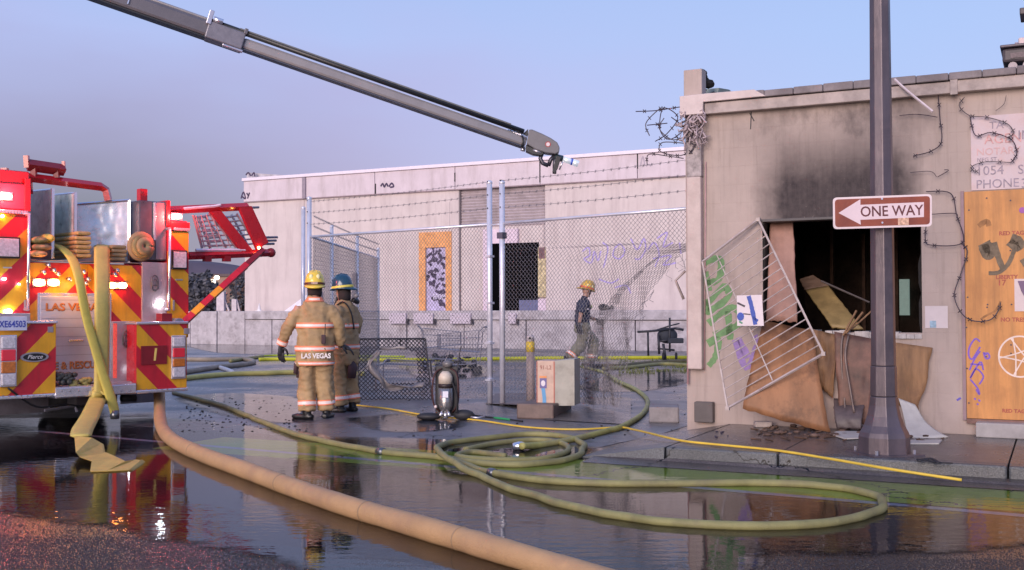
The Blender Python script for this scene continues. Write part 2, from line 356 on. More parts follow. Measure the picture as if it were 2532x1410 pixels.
grains(60000, -60, 1100, 1225, 1430, lambda x, y: y > edge_y(x) + 4)
grains(16000, 1720, 2580, 1335, 1430, lambda x, y: True)
ag.v = tv; ag.f = tf
agm = mat('wet_aggregate', (.05, .038, .034), .22, var=.6, scale=60, bump=0); ag.build('aggregate', agm, None, kind='stuff', label='coarse wet aggregate of the road surface in the foreground', cat='aggregate')

# sidewalk: slabs divided by joints, kerb pieces in front
sw = empty('sidewalk', NB.o, NB.a, kind='structure')
joints = [-.55, .18, 1.62, 3.12, 4.65, 6.2, 7.8, 9.4]
joints = [-.36, .5, NB.l(G(1945, 1110, .15)).x, NB.l(G(2490, 1160, .15)).x, 4.6, 6.1, 7.6, 9.1]
for i in range(len(joints) - 1):
    x0, x1 = joints[i] + .006, joints[i + 1] - .006
    if i == 0:                                   # flared end falling to the driveway
        bb = M(); bb.add([(x0, KERB_Y + .16, .012), (x1, KERB_Y + .16, .15), (x1, -.005, .15), (x0, -.35, .012), (x0, KERB_Y + .16, -.05), (x1, KERB_Y + .16, -.05), (x1, -.005, -.05), (x0, -.35, -.05)],
                         [(0, 1, 2, 3), (4, 7, 6, 5), (0, 4, 5, 1), (1, 5, 6, 2), (2, 6, 7, 3), (3, 7, 4, 0)])
        bb.build('slab', concrete_wet, sw)
        kb = M(); kb.add([(x0, KERB_Y, .012), (x1, KERB_Y, .15), (x1, KERB_Y + .154, .15), (x0, KERB_Y + .154, .012), (x0, KERB_Y - .02, -.05), (x1, KERB_Y - .02, -.05), (x1, KERB_Y + .154, -.05), (x0, KERB_Y + .154, -.05)],
                         [(0, 1, 2, 3), (4, 7, 6, 5), (0, 4, 5, 1), (1, 5, 6, 2), (2, 6, 7, 3), (3, 7, 4, 0)])
        kb.build('kerb_stone', kerb_m, sw)
        continue
    M().box(x0, x1, KERB_Y + .16, 0, -.05, .15).build('slab', concrete_wet, sw, bevel=.006)
    M().box(x0, x1, KERB_Y, KERB_Y + .154, -.05, .152).build('kerb_stone', kerb_m, sw, bevel=.018)
gt = M(); gt.add([(-.2, KERB_Y - .30, .010), (9.1, KERB_Y - .30, .010), (9.1, KERB_Y - .002, .052), (.5, KERB_Y - .002, .052), (-.2, KERB_Y - .002, .03)], [(0, 1, 2, 3, 4)])
gt.build('gutter', wet_mat('gutter_concrete', (.10, .085, .08), .35, .10, .28), sw)

# ------------------------------------------------------------------ scorched block building (right)
def pos_mat(name, base, soot=True, rough=.75, sk=1.0):
    """painted blockwork with burn staining, streaks and patches that belong to the wall"""
    m = bpy.data.materials.new(name); m.use_nodes = True; t = m.node_tree; b = t.nodes['Principled BSDF']; L = t.links.new
    g = t.nodes.new('ShaderNodeNewGeometry'); mp = t.nodes.new('ShaderNodeMapping'); mp.vector_type = 'TEXTURE'
    mp.inputs['Location'].default_value = NB.o; mp.inputs['Rotation'].default_value = (0, 0, NB.a); L(g.outputs['Position'], mp.inputs[0])
    s = t.nodes.new('ShaderNodeSeparateXYZ'); L(mp.outputs[0], s.inputs[0])
    def noi(sc, det, scale=None):
        n = t.nodes.new('ShaderNodeTexNoise'); n.inputs['Scale'].default_value = sc; n.inputs['Detail'].default_value = det; n.inputs['Roughness'].default_value = .65
        if scale:
            q = t.nodes.new('ShaderNodeMapping'); q.inputs['Scale'].default_value = scale; L(mp.outputs[0], q.inputs[0]); L(q.outputs[0], n.inputs['Vector'])
        else: L(mp.outputs[0], n.inputs['Vector'])
        return n.outputs[0]
    def ma(op, a, c, cl=False):
        n = t.nodes.new('ShaderNodeMath'); n.operation = op; n.use_clamp = cl
        for i, v in enumerate((a, c)):
            if hasattr(v, 'links'): L(v, n.inputs[i])
            else: n.inputs[i].default_value = v
        return n.outputs[0]
    def mixc(f, a, c, bt='MIX'):
        n = t.nodes.new('ShaderNodeMix'); n.data_type = 'RGBA'; n.blend_type = bt
        for i, v in ((0, f), (6, a), (7, c)):
            if hasattr(v, 'links'): L(v, n.inputs[i])
            else: n.inputs[i].default_value = v
        return n.outputs[2]
    col = mixc(noi(2.2, 7), tuple(c * .82 for c in base) + (1,), tuple(min(1, c * 1.14) for c in base) + (1,))
    stre = ma('MULTIPLY', ma('SUBTRACT', noi(3, 6, (5, 5, .35)), .5), 2.2, True)       # rain streaks
    col = mixc(ma('MULTIPLY', stre, .75), col, (base[0] * .5, base[1] * .5, base[2] * .48, 1))
    patch = ma('MULTIPLY', ma('SUBTRACT', noi(1.1, 5), .52), 7, True)
    col = mixc(ma('MULTIPLY', patch, .25), col, (base[0] * 1.2, base[1] * 1.2, base[2] * 1.22, 1))
    if soot:
        x0 = NB.p(1885, 540).x; x1 = NB.p(2260, 540).x; xc = (x0 + x1) / 2 + .0; zt = NB.p(2080, 537).z
        wob = ma('MULTIPLY', ma('SUBTRACT', noi(1.6, 4), .5), .55)
        dx = ma('DIVIDE', ma('ABSOLUTE', ma('ADD', ma('SUBTRACT', s.outputs[0], xc), wob), 0), (x1 - x0) / 2 + .08)
        mx_ = ma('MULTIPLY', ma('SUBTRACT', 1.05, dx), 2.6, True)
        dz = ma('SUBTRACT', s.outputs[2], zt - .05)
        # broad plume that fades upwards, gone below the lintel
        low = ma('MULTIPLY', ma('ADD', dz, .06), 12, True)
        hi_ = ma('SUBTRACT', 1.50, ma('MULTIPLY', ma('ADD', dz, wob), 1.22), True)
        f = ma('MULTIPLY', ma('MULTIPLY', ma('MULTIPLY', mx_, low, True), hi_, True), .95, True)
        top = ma('MULTIPLY', ma('SUBTRACT', noi(2.3, 5, (1, 1, .6)), .34), 3, True)
        under = ma('MULTIPLY', ma('SUBTRACT', s.outputs[2], 2.95), 3.2, True)            # smoke that rolled along under the eaves
        f = ma('MAXIMUM', f, ma('MULTIPLY', ma('MULTIPLY', under, top, True), ma('MULTIPLY', ma('SUBTRACT', 1.45, dx), .9, True), True))
        f = ma('MULTIPLY', f, ma('ADD', .86, ma('MULTIPLY', noi(14, 5), .28)), True)
        strk = noi(4, 6, (6, 6, .5)); f = ma('MULTIPLY', f, ma('ADD', .86, ma('MULTIPLY', strk, .22)), True)
        fl_ = ma('MULTIPLY', ma('SUBTRACT', noi(26, 7), .63), 12, True); f = ma('MULTIPLY', f, ma('SUBTRACT', 1.0, ma('MULTIPLY', fl_, .35)), True)
        col = mixc(ma('MULTIPLY', f, sk), col, (.034, .027, .031, 1))
    L(col, b.inputs['Base Color']); b.inputs['Roughness'].default_value = rough; b.inputs['Specular IOR Level'].default_value = .3
    bp = t.nodes.new('ShaderNodeBump'); bp.inputs['Distance'].default_value = .006; bp.inputs['Strength'].default_value = .35; L(noi(70, 5), bp.inputs['Height']); L(bp.outputs[0], b.inputs['Normal'])
    return m
wallm = pos_mat('scorched_painted_block', (.45, .365, .33))
mortar = pos_mat('scorched_joint', (.435, .352, .32), sk=.95)
charred = mat('charred_timber', (.02, .017, .016), .9, var=.5, bump=.6, bscale=30)
trim_m = mat('weathered_fascia', (.42, .35, .33), .6, var=.2, dirt=(.12, .09, .09), dirtamt=.8, dirtscale=2.2)
flash_m = mat('dusty_roof_flashing', (.23, .20, .21), .7, var=.3, dirt=(.10, .08, .09), dirtamt=.8)
blk = fempty(NB, 'block_building', label='low pinkish concrete block building with soot fanned above its burnt-out window', cat='building')
LEN = 7.2; ZT = 3.68
ox0, ox1 = NB.p(1886, 700).x, NB.p(2279, 700).x; oz0, oz1 = NB.p(2080, 822).z, NB.p(2080, 537).z
bw, bh = .4064, .2032; z0 = .15
print('FASCIA', NB.p(2040, 257, -.10).z, NB.p(2040, 229, -.10).z, NB.p(2040, 207, -.14).z, NB.p(1695, 174).z)
memo = {}
def block(x0, x1, za, zb, nm='block'):
    g = .0012; key = (round(x1 - x0, 3), round(zb - za, 3))
    if key not in memo:
        w, h = x1 - x0, zb - za; e = .002
        bb = M(); v = [(g, .06, g), (w - g, .06, g), (w - g, .06, h - g), (g, .06, h - g), (g, .0013, g), (w - g, .0013, g), (w - g, .0013, h - g), (g, .0013, h - g), (g + e, 0, g + e), (w - g - e, 0, g + e), (w - g - e, 0, h - g - e), (g + e, 0, h - g - e)]
        f = [(8, 9, 10, 11)] + [(4 + i, 4 + (i + 1) % 4, 8 + (i + 1) % 4, 8 + i) for i in range(4)] + [(i, (i + 1) % 4, 4 + (i + 1) % 4, 4 + i) for i in range(4)]
        bb.add(v, f); me = bb.mesh('block'); me.materials.append(wallm); memo[key] = me
    o = bpy.data.objects.new(nm, memo[key]); COL.objects.link(o); o.parent = blk; o.location = (x0, 0, za)
c = 0; z = z0
while z < ZT - .01:
    zb = min(z + bh, ZT); x = -bw / 2 if c % 2 else 0
    while x < 4.6:
        a, b2 = max(x, 0), min(x + bw, 4.6)
        if b2 > ox0 + .002 and a < ox1 - .002 and zb > oz0 + .002 and z < oz1 - .002:
            if a < ox0 - .02: block(a, ox0, z, zb)
            if b2 > ox1 + .02: block(ox1, b2, z, zb)
            m0, m1 = max(a, ox0), min(b2, ox1)
            if m1 - m0 > .02:
                if z < oz0 - .02: block(m0, m1, z, oz0)
                if zb > oz1 + .02: block(m0, m1, oz1, zb)
        elif b2 - a > .02: block(a, b2, z, zb)
        x += bw
    z += bh; c += 1
bk = M()
for x0, x1, za, zb in ((0, ox0, 0, ZT), (ox1, LEN, 0, ZT), (ox0, ox1, 0, oz0), (ox0, ox1, oz1, ZT)): bk.box(x0 + .001, x1 - (.001 if x1 != ox0 else 0), .0012, .2, za, zb)
bk.box(4.6, LEN, .0, .0012, .15, ZT)
bk.build('joint_backing', mortar, blk)
sidewall = M(); sidewall.prism([(0, 0), (.2, 0), (.2, ZT), (0, ZT)], .2, 9)
sidewall.box(LEN - .2, LEN, .2, 9, 0, ZT); sidewall.box(.2, LEN - .2, 8.8, 9, 0, ZT)
sidewall.build('side_wall', wallm, blk)
M().box(.2, LEN, .2, 8.8, ZT - .18, ZT - .02).build('roof', mat('black_roof', (.05, .045, .045), .9, bump=.3), blk)
# parapet rising over the side wall, its near end broken open
pz = NB.p(1695, 174).z; px1 = NB.p(1736, 200).x
prp = M(); prp.box(-.012, px1, -.012, .16, ZT + .0, pz)
prp.build('parapet_end', wallm, blk, bevel=.01)
pg = M(); zz = pz - .04
pts = [(.18, .16, ZT), (.18, 9, ZT), (.18, 9, pz - .28), (.18, 1.2, pz - .02), (.18, .75, pz - .08), (.18, .6, pz - .3), (.18, .42, pz - .26), (.18, .3, pz - .5), (.18, .16, pz - .42)]
prism = M(); n_ = len(pts)
prism.add([(p[0], p[1], p[2]) for p in pts] + [(p[0] - .18, p[1], p[2]) for p in pts], [tuple(range(n_)), tuple(range(2 * n_ - 1, n_ - 1, -1))] + [(i, i + n_, (i + 1) % n_ + n_, (i + 1) % n_) for i in range(n_)])
prism.build('parapet', mat('parapet_plaster', (.34, .37, .30), .8, var=.3, dirt=(.1, .09, .07)), blk)
rg = M()
for i in range(26):
    c0 = Vector((random.uniform(.02, .19), random.uniform(.15, .6), ZT + random.uniform(.02, .45))); s_ = random.uniform(.03, .08)
    rg.ball(c0, s_, s_ * random.uniform(.5, 1.2), s_ * random.uniform(.5, 1.2), 6, 4)
rg.build('broken_core', charred, blk)
# fascia, flashing, joint bracket
fz0 = NB.p(2040, 257, -.10).z; fz1 = NB.p(2040, 229, -.10).z; tz = NB.p(2040, 207, -.14).z
fx0 = NB.p(1742, 260, -.1).x
fa = M(); fa.box(fx0, 2.83, -.10, .0, fz0, fz1); fa.box(2.84, LEN, -.104, 0, fz0 + .006, fz1 + .006); fa.build('fascia_board', trim_m, blk, bevel=.008)
fl = M(); xs = [0.0] + [i * .31 for i in range(1, 23)] + [LEN]
for i in range(len(xs) - 1):
    if xs[i + 1] <= .62: continue
    a = xs[i]; j = random.uniform(-.008, .008)
    fl.box(max(a, .6), xs[i + 1] - .004, -.13 + j, .25, fz1 + .008, tz + j)
fl.build('roof_edge', flash_m, blk, bevel=.01)
M().prism([(fx0 - .005, fz1 + .008), (.95, fz1 + .012), (.82, tz + .01), (.3, tz + .015), (-.02, tz + .01), (-.02, fz0 + .0), (fx0 - .01, fz0)], -.14, -.01).build('peeled_flashing', mat('pale_flashing', (.60, .50, .49), .5, var=.15), blk, bevel=.006)
M().box(2.80, 2.87, -.125, -.1, fz0 - .02, fz1 + .05).build('bracket', trim_m, blk, bevel=.004)
# torn corner flashing
cw = M()
for i in range(60):
    p = NB.p(random.uniform(1690, 1740), random.uniform(268, 330), -.08); a = p + Vector((0, random.uniform(-.05, .03), 0)); pth = [a]
    for j in range(4): a = a + Vector((random.uniform(-.06, .06), random.uniform(-.04, .02), random.uniform(-.09, .04))); pth.append(a)
    cw.tube(pth, random.uniform(.004, .013), 5)
cw.build('torn_wrapping', mat('torn_wrapping', (.42, .34, .36), .7, var=.6, scale=20), blk, smooth=True)
# downpipe boxed in at the corner
dp0, dp1 = NB.p(1706, 700).x, NB.p(1741, 700).x; dzt = NB.p(1720, 440).z; dzb = NB.p(1720, 912).z
M().box(dp0, dp1, -.11, -.003, dzb, dzt).build('downpipe', mat('downpipe_paint', (.56, .46, .43), .55, var=.12, dirt=(.3, .2, .18)), blk, bevel=.012)
M().box(dp0 - .005, dp1 + .004, -.10, -.003, dzt, NB.p(1720, 330).z).build('pipe_head', mat('pipe_head', (.36, .31, .31), .6, var=.5, scale=14), blk, bevel=.01)
mt = M(); mt.tube([NB.p(1700, 440, -.05), NB.p(1702, 700, -.05), NB.p(1701, 950, -.05)], .012, 6); mt.tube([NB.p(1745, 400, -.02), NB.p(1742, 915, -.02)], .006, 6)
mt.build('conduit', mat('pink_conduit', (.55, .33, .35), .5), blk, smooth=True)
mb = NB.p(1722, 992); mb2 = NB.p(1768, 1042)
M().box(mb.x, mb2.x, -.09, -.003, .16, mb.z).build('meter_box', mat('meter_box', (.10, .085, .085), .5), blk, bevel=.008)
# window opening: reveals, lintel strip, jagged sill, dark burnt room behind
bl = mat('soot_black', (.055, .035, .028), .9, var=.75, bump=.4, scale=2, dirt=(.008, .006, .006), dirtscale=.9, dirtamt=.9)
room = M(); RX0, RX1, RY, RZ = .25, 5.2, 5.2, 3.2
room.add([(RX0, .21, .2), (RX1, .21, .2), (RX1, RY, .2), (RX0, RY, .2), (RX0, .21, RZ), (RX1, .21, RZ), (RX1, RY, RZ), (RX0, RY, RZ)], [(0, 1, 2, 3), (7, 6, 5, 4), (2, 6, 7, 3), (1, 5, 6, 2), (0, 3, 7, 4)])
room.build('burnt_room', bl, blk)
lt = M(); lt.box(ox0 - .02, ox1 + .01, -.012, .19, oz1 - .02, oz1 + .008); lt.build('lintel', mat('sooty_steel', (.10, .09, .09), .6), blk, bevel=.004)
sl_ = M()
for i in range(22):
    a = ox0 + (ox1 - ox0) * i / 22; sl_.box(a, a + (ox1 - ox0) / 22 - .002, -.03 + random.uniform(-.02, .015), .19, oz0 - .06, oz0 + random.uniform(-.02, .03))
sl_.build('sill', mat('chipped_sill', (.5, .46, .45), .7, var=.4, dirt=(.05, .04, .04), dirtscale=5), blk)
for sx, s2 in ((ox0, 1), (ox1, -1)):
    pr = [(sx, oz0)] + [(sx + s2 * random.uniform(.005, .035), oz0 + (oz1 - oz0) * k / 12) for k in range(13)] + [(sx, oz1)]
    jb = M(); jb.prism(pr, .01, .19); jb.build('charred_jamb', charred, blk)
rf = M()
for k in range(7): rf.tube([(ox0 + .1 + k * .33, .8, RZ - .1), (ox0 + .2 + k * .33, 3.4, RZ - .35 - .4 * (k % 3))], .035, 5)
rf.build('roof_joist', charred, blk, kind='stuff')
for k in range(6): M().box(ox0 + .1 + k * .42, ox0 + .14 + k * .42, 3.4, 3.5, .2, 3.0 - .3 * (k % 2)).build('burnt_stud', mat('burnt_stud', (.09, .05, .035), .9, var=.6), blk)
rb = M(); random.seed(77)
for k in range(60): rb.ball((random.uniform(ox0, ox1 + .6), random.uniform(.8, 3), random.uniform(.25, .85)), random.uniform(.08, .3), random.uniform(.08, .3), random.uniform(.05, .2), 6, 4)
rb.build('burnt_rubble', mat('burnt_rubble', (.07, .045, .035), .95, var=.7, bump=.6), blk, kind='stuff')
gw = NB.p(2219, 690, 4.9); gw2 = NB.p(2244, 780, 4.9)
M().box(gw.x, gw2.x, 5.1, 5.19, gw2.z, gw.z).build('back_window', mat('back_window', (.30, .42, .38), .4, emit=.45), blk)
# faded painted sign
sb0 = NB.p(2400, 290); sb1 = NB.p(2400, 472); sx1 = sb0.x + 1.5
b = M().box(sb0.x, sx1, -.014, -.003, sb1.z, sb0.z); sgn = b.build('painted_sign', mat('sign_whitewash', (.60, .50, .53), .7, var=.12, dirt=(.52, .36, .33), dirtscale=3, dirtamt=.8), blk)
blue_l = mat('faded_lettering', (.31, .26, .32), .7, var=.4, scale=30); red_l = mat('faded_red_lettering', (.56, .31, .31), .7, var=.5, scale=30)
cxs = sb0.x
def sgt(s, px, py, size, mm, st=1): q = NB.p(px, py); text(s, size, mm, sgn, q.x, -.017, q.z, .002, align='LEFT', stretch=st)
sgt('TA', 2446, 312, .105, blue_l); sgt('AGEN', 2434, 347, .135, red_l, .95); sgt('IN', 2516, 336, .13, blue_l); sgt('NOTARY', 2414, 378, .10, mat('ghost_lettering', (.62, .40, .40), .7), 1)
sgt('MFG ST', 2416, 397, .055, blue_l); sgt('1054', 2413, 425, .13, blue_l, 1.0); sgt('S', 2516, 421, .13, blue_l); sgt('PHONE', 2413, 458, .125, blue_l, .95); sgt('3', 2524, 455, .13, blue_l)
# step block at the right foot, ledge
q = NB.p(2416, 1040); M().box(q.x, 6.5, -.22, -.003, .15, q.z).build('step', mat('pale_block', (.36, .34, .34), .8, var=.2, dirt=(.12, .1, .1)), blk, bevel=.01)
# graffiti on the wall
gg = M_green = mat('green_spray', (.16, .30, .13), .7, var=.3, scale=12); gp = mat('purple_spray', (.30, .20, .46), .6, var=.25, scale=12); gk = mat('black_spray', (.05, .045, .05), .7, var=.4)
for pts in ([(1742, 650), (1780, 640), (1778, 690), (1742, 700)], [(1745, 755), (1790, 710), (1800, 735), (1750, 770), (1745, 740)], [(1752, 800), (1810, 760), (1830, 800), (1765, 830)], [(1800, 770), (1806, 840)], [(1750, 850), (1775, 840), (1770, 880), (1752, 905)], [(1745, 672), (1752, 720)]):
    ribbon(NB, pts, .075, 0, .0025, gg, blk, jit=.25).build('graffiti', gg, blk)
for pts in ([(1818, 840), (1845, 910), (1872, 855)], [(1826, 835), (1850, 885)], [(1868, 900), (1880, 860), (1866, 830)]):
    ribbon(NB, pts, .07, 0, .0025, gp, blk, jit=.25).build('graffiti', gp, blk)
for pts in ([(1858, 275), (1856, 320)], [(1865, 300), (1854, 280)]):
    ribbon(NB, pts, .012, 0, .0025, gk, blk).build('graffiti', gk, blk)

# rooftop machine at the right, seen over the roof edge
dk = mat('dark_machine', (.06, .05, .06), .5, dirt=(.2, .15, .14)); acl = mat('pale_cabinet', (.60, .48, .48), .6)
RY_ = .9
def rp(px, py): return NB.p(px, py, RY_)
ac = fempty(NB, 'rooftop_cooler', label='dark rooftop cooling unit on castors at the roof edge beside the photo corner', cat='air conditioner')
a, b2 = rp(2479, 125), rp(2532, 160)
M().box(a.x, a.x + 1.1, .8, 1.5, b2.z + .02, a.z).build('housing', dk, ac, bevel=.03)
M().box(a.x + .08, a.x + 1.0, .79, .8, b2.z + .06, a.z - .06).build('grille', mat('machine_mesh', (.16, .12, .13), .6, var=.5, scale=60), ac)
M().box(a.x - .02, a.x + 1.14, .76, 1.54, a.z, a.z + .03).build('lid', mat('lid_metal', (.10, .08, .10), .4), ac, bevel=.01)
for dx in (.1, .24, .8): M().tube([(a.x + dx, .82, b2.z - .02), (a.x + dx, .9, b2.z - .02)], .045, 12).build('castor', mat('castor', (.4, .34, .36), .5), ac)
c1 = rp(2517, 88); M().box(c1.x, c1.x + .8, 1.0, 1.5, a.z + .032, c1.z).build('top_cabinet', acl, ac, bevel=.015)
M().box(c1.x - .035, c1.x - .002, 1.0, 1.3, a.z + .032, c1.z - .05).build('side_duct', mat('duct_grey', (.28, .22, .26), .6), ac)
a = rp(2521, 24); M().box(a.x, a.x + .9, .9, 1.3, a.z - .05, a.z + .02).build('cowl', dk, ac, bevel=.01)
M().tube([(a.x + .6, 1.1, a.z - .04), (c1.x + .5, 1.2, c1.z)], .03, 8).build('mast', dk, ac)
# ------------------------------------------------------------------ pale warehouse across the yard, with a loading dock
fbw = mat('warehouse_paint', (.63, .545, .535), .7, var=.09, scale=1.2, dirt=(.46, .38, .38), dirtscale=1.3, dirtamt=.7, dan=(2.2, 2.2, .22))
fbw2 = mat('warehouse_fascia', (.64, .55, .60), .6, var=.08, scale=1.5, dirt=(.42, .35, .36), dirtscale=1.1, dirtamt=.75, dan=(1.6, 1.6, .3))
dockm = mat('dock_concrete', (.50, .46, .49), .8, var=.2, scale=3, dirt=(.22, .19, .20), dirtscale=2.5, dirtamt=.8, bump=.4)
shut = mat('shutter_metal', (.46, .39, .41), .5, var=.12, dirt=(.2, .17, .17), dirtscale=.7, dirtamt=.7)
dark = mat('dark_gap', (.03, .025, .03), .8)
wh = fempty(FB, 'warehouse', label='long pale pinkish warehouse with a loading dock behind the mesh fence', cat='warehouse')
def P(px, py, y=0): return FB.p(px, py, y)
xL = 0; xR = 24.0
zr = (P(605, 442).z + P(1690, 364).z) / 2; zd = P(1300, 768, -1.0).z
zf = (P(800, 487).z + P(1400, 454).z) / 2                # underside of the fascia
DK = -1.0                                                 # dock edge stands proud of the wall
# wall panels, with the two openings left free
dx0, dx1 = P(1041, 700).x, P(1114, 700).x                # boarded doorway
ex0, ex1 = P(1215, 700).x, P(1331, 700).x                # black doorway
ezt = P(1270, 601).z; dzt_ = P(1080, 612).z
rx0, rx1 = P(1136, 520).x, P(1348, 520).x                # roll shutter bay
WT = zf
def wallbox(x0, x1, za, zb, y0=0, nm='wall_panel', m=fbw):
    return M().box(x0, x1, y0, .3, za, zb).build(nm, m, wh, bevel=.006)
ddx0, ddx1 = P(1053, 700).x, P(1103, 700).x
jts = [0, P(752, 600).x, ddx0]
wallbox(0, jts[1] - .008, zd, WT); wallbox(jts[1] + .008, ddx0, zd, WT); wallbox(ddx0, ddx1, dzt_, WT); wallbox(ddx1, rx0 - .03, zd, WT)
# shutter bay: recessed slats above a walled-in lower part with the black doorway
sz = P(1240, 560).z
wallbox(rx0 + .02, ex0, zd, sz, .08); wallbox(ex1, rx1 - .01, zd, sz, .08); wallbox(ex0, ex1, ezt, sz, .08)
k = 0; z = sz
while z < WT - .02:
    bb = M(); h = min(.11, WT - z)
    bb.add([(rx0 + .02, .14, z), (rx1 - .01, .14, z), (rx1 - .01, .10, z + h * .55), (rx0 + .02, .10, z + h * .55), (rx1 - .01, .14, z + h - .004), (rx0 + .02, .14, z + h - .004)], [(0, 1, 2, 3), (3, 2, 4, 5)])
    bb.build('shutter_slat', shut, wh); z += .11
M().box(rx0 - .03, rx0 + .02, .02, .3, zd, WT).build('shutter_guide', mat('guide_steel', (.18, .15, .16), .5), wh)
wallbox(rx1, P(1690, 600).x + .2, zd, WT); wallbox(P(1690, 600).x + .21, xR, zd, WT)
for px in (1112, 1345): ribbon(FB, [(px, 500), (px, 760)], .02, 0, .003, dark, wh).build('seam', mat('seam_grey', (.4, .33, .35), .7), wh)
M().box(0, xR, .3, .5, 0, zr).build('core', dark, wh)
M().box(0, xR, .5, 26, 0, zr - .1).build('roof_volume', mat('warehouse_side', (.5, .42, .44), .8), wh)
# fascia panels
fj = [0, P(752, 460).x, P(930, 430).x, P(1128, 430).x, P(1338, 400).x, P(1578, 385).x, P(1720, 385).x, 21.5, xR]
for i in range(len(fj) - 1): M().box(fj[i] + .012, fj[i + 1] - .012, -.10, .3, zf, zr - .14).build('fascia_panel', fbw2, wh, bevel=.01)
M().box(-.05, xR, -.16, .45, zr - .13, zr).build('roof_trim', mat('white_trim', (.80, .72, .80), .4, var=.05), wh, bevel=.015)
M().box(0, xR, -.085, .28, zf - .03, zf).build('drip_edge', mat('drip_edge', (.33, .25, .28), .6), wh)
for i, px in enumerate((758,)): M().box(P(px - 5, 470).x, P(px + 3, 470).x, -.17, -.10, P(px, 492).z, P(px, 440).z).build('downpipe', mat('pipe_violet', (.30, .25, .30), .6), wh)
for px, y0_, y1_ in ((1128, 428, 450), (1338, 400, 452), (1579, 375, 418), (932, 455, 480)):
    M().box(P(px - 1.5, 430).x, P(px + 1.5, 430).x, -.105, -.10, P(px, y1_).z, P(px, y0_).z).build('crack', dark, wh)
# parapet seen at the far left end
M().prism([(0, zr), (2.4, zr), (.9, zr + .16), (.1, zr + .26), (0, zr + .26)], .1, .3).build('end_parapet', mat('end_parapet', (.45, .42, .44), .8, var=.4, scale=3), wh)
tags_ = mat('spray_black', (.06, .04, .09), .7, var=.3)
def rib(pts, w, off=.105, m=tags_, y=0): ribbon(FB, pts, w, y, off, m, wh).build('graffiti', m, wh)
for pts in ([(945, 462), (950, 455), (954, 463), (959, 455), (963, 462)], [(965, 463), (972, 454), (977, 462), (968, 464)], [(600, 492), (606, 476), (611, 492), (603, 487)], [(614, 478), (618, 484), (621, 477), (616, 492)], [(612, 434), (618, 428), (624, 436)], [(626, 436), (632, 428), (634, 437)]):
    rib(pts, .07)
for pts in ([(1586, 412), (1592, 388), (1597, 411)], [(1600, 412), (1606, 408), (1612, 412)]): rib(pts, .05, m=mat('faint_spray', (.42, .36, .42), .7))
# smoke stain over the shutter
# dock
dkp = [(P(470, 800, DK).x - 8, ), ]
DXL = P(470, 800, DK).x - 6
pj = [DXL, P(400, 800, DK).x, P(470, 800, DK).x, P(536, 800, DK).x, P(605, 800, DK).x, P(672, 800, DK).x, P(760, 800, DK).x, P(850, 800, DK).x, P(935, 800, DK).x, P(1005, 800, DK).x, P(1147, 800, DK).x, P(1300, 800, DK).x, P(1490, 800, DK).x, P(1570, 800, DK).x, P(1700, 800, DK).x, 22, xR]
cap_h = .33
for i in range(len(pj) - 1):
    a, b2 = pj[i] + .02, pj[i + 1] - .02
    top = zd if pj[i] < P(600, 800, DK).x else zd - cap_h - .02
    M().box(a, b2, DK + random.uniform(0, .03), DK + .4, 0, top).build('dock_panel', dockm, wh, bevel=.015)
M().box(P(605, 800, DK).x + .05, xR, DK - .05, 0, zd - cap_h, zd).build('dock_cap', dockm, wh, bevel=.02)
M().box(DXL, P(605, 800, DK).x + .03, DK + .41, 4, 0, zd - .01).build('dock_slab', dockm, wh)
M().box(P(605, 800, DK).x + .05, xR, DK + .41, -.01, 0, zd - cap_h - .01).build('dock_fill', dark, wh)
bump_m = mat('dock_bumper', (.60, .52, .60), .6, var=.15); rub = mat('bumper_rubber', (.05, .04, .05), .7)
for a, b2 in ((962, 1003), (1022, 1070), (1112, 1163), (1256, 1275), ):
    p, q = P(a, 775, DK - .15), P(b2, 801, DK - .15)
    bp_ = M().box(p.x, q.x, DK - .15, DK - .05, q.z, p.z).build('dock_bumper', bump_m, wh, bevel=.015)
    M().box(q.x, q.x + .07, DK - .14, DK - .05, q.z - .03, p.z - .2).build('rubber_pad', rub, bp_)
    for u in (.15, .85):
        for v in (.2, .8):
            M().tube([(p.x + (q.x - p.x) * u, DK - .155, q.z + (p.z - q.z) * v), (p.x + (q.x - p.x) * u, DK - .145, q.z + (p.z - q.z) * v)], .022, 6).build('bolt', rub, bp_)
# black doorway: its unlit depth painted as a flat black sheet; frame boards
M().box(ex0 + .001, ex1 - .001, .09, .295, zd, ezt - .001).build('doorway_dark', bl, wh) if False else None
rm = M(); rm.add([(ex0, .085, zd), (ex1, .085, zd), (ex1, .085, ezt), (ex0, .085, ezt)], [(0, 1, 2, 3)]); rm.build('doorway_shade_sheet', mat('painted_shade', (.004, .004, .005), 1, bump=0, spec=0), wh)
q = P(1306, 745, -.02); M().box(P(1283, 745).x, ex1, .02, .08, zd, P(1300, 742).z).build('blue_sill_board', mat('blue_board', (.14, .15, .28), .7), wh)
fr_ = mat('pinkish_frame', (.72, .58, .68), .6, var=.12)
M().box(P(1196, 700).x, P(1213, 700).x, -.06, .07, zd, P(1200, 568).z).build('door_frame', fr_, wh)
M().box(P(1213, 580).x + .002, P(1281, 580).x, -.05, .07, ezt, P(1240, 567).z).build('door_head', fr_, wh)
M().box(P(1331, 650).x, P(1350, 650).x, -.03, .075, P(1340, 735).z, P(1340, 612).z).build('tagged_board', mat('tagged_board', (.58, .48, .28), .7, var=.6, scale=9), wh)
M().box(P(1333, 650).x, P(1348, 650).x, -.034, -.03, P(1340, 640).z, P(1340, 612).z).build('tag_patch', mat('tag_dark', (.18, .09, .10), .7, var=.6, scale=14), wh)
M().box(P(1331, 650).x, P(1350, 650).x, -.03, .075, zd, P(1340, 739).z).build('tagged_board', fr_, wh)
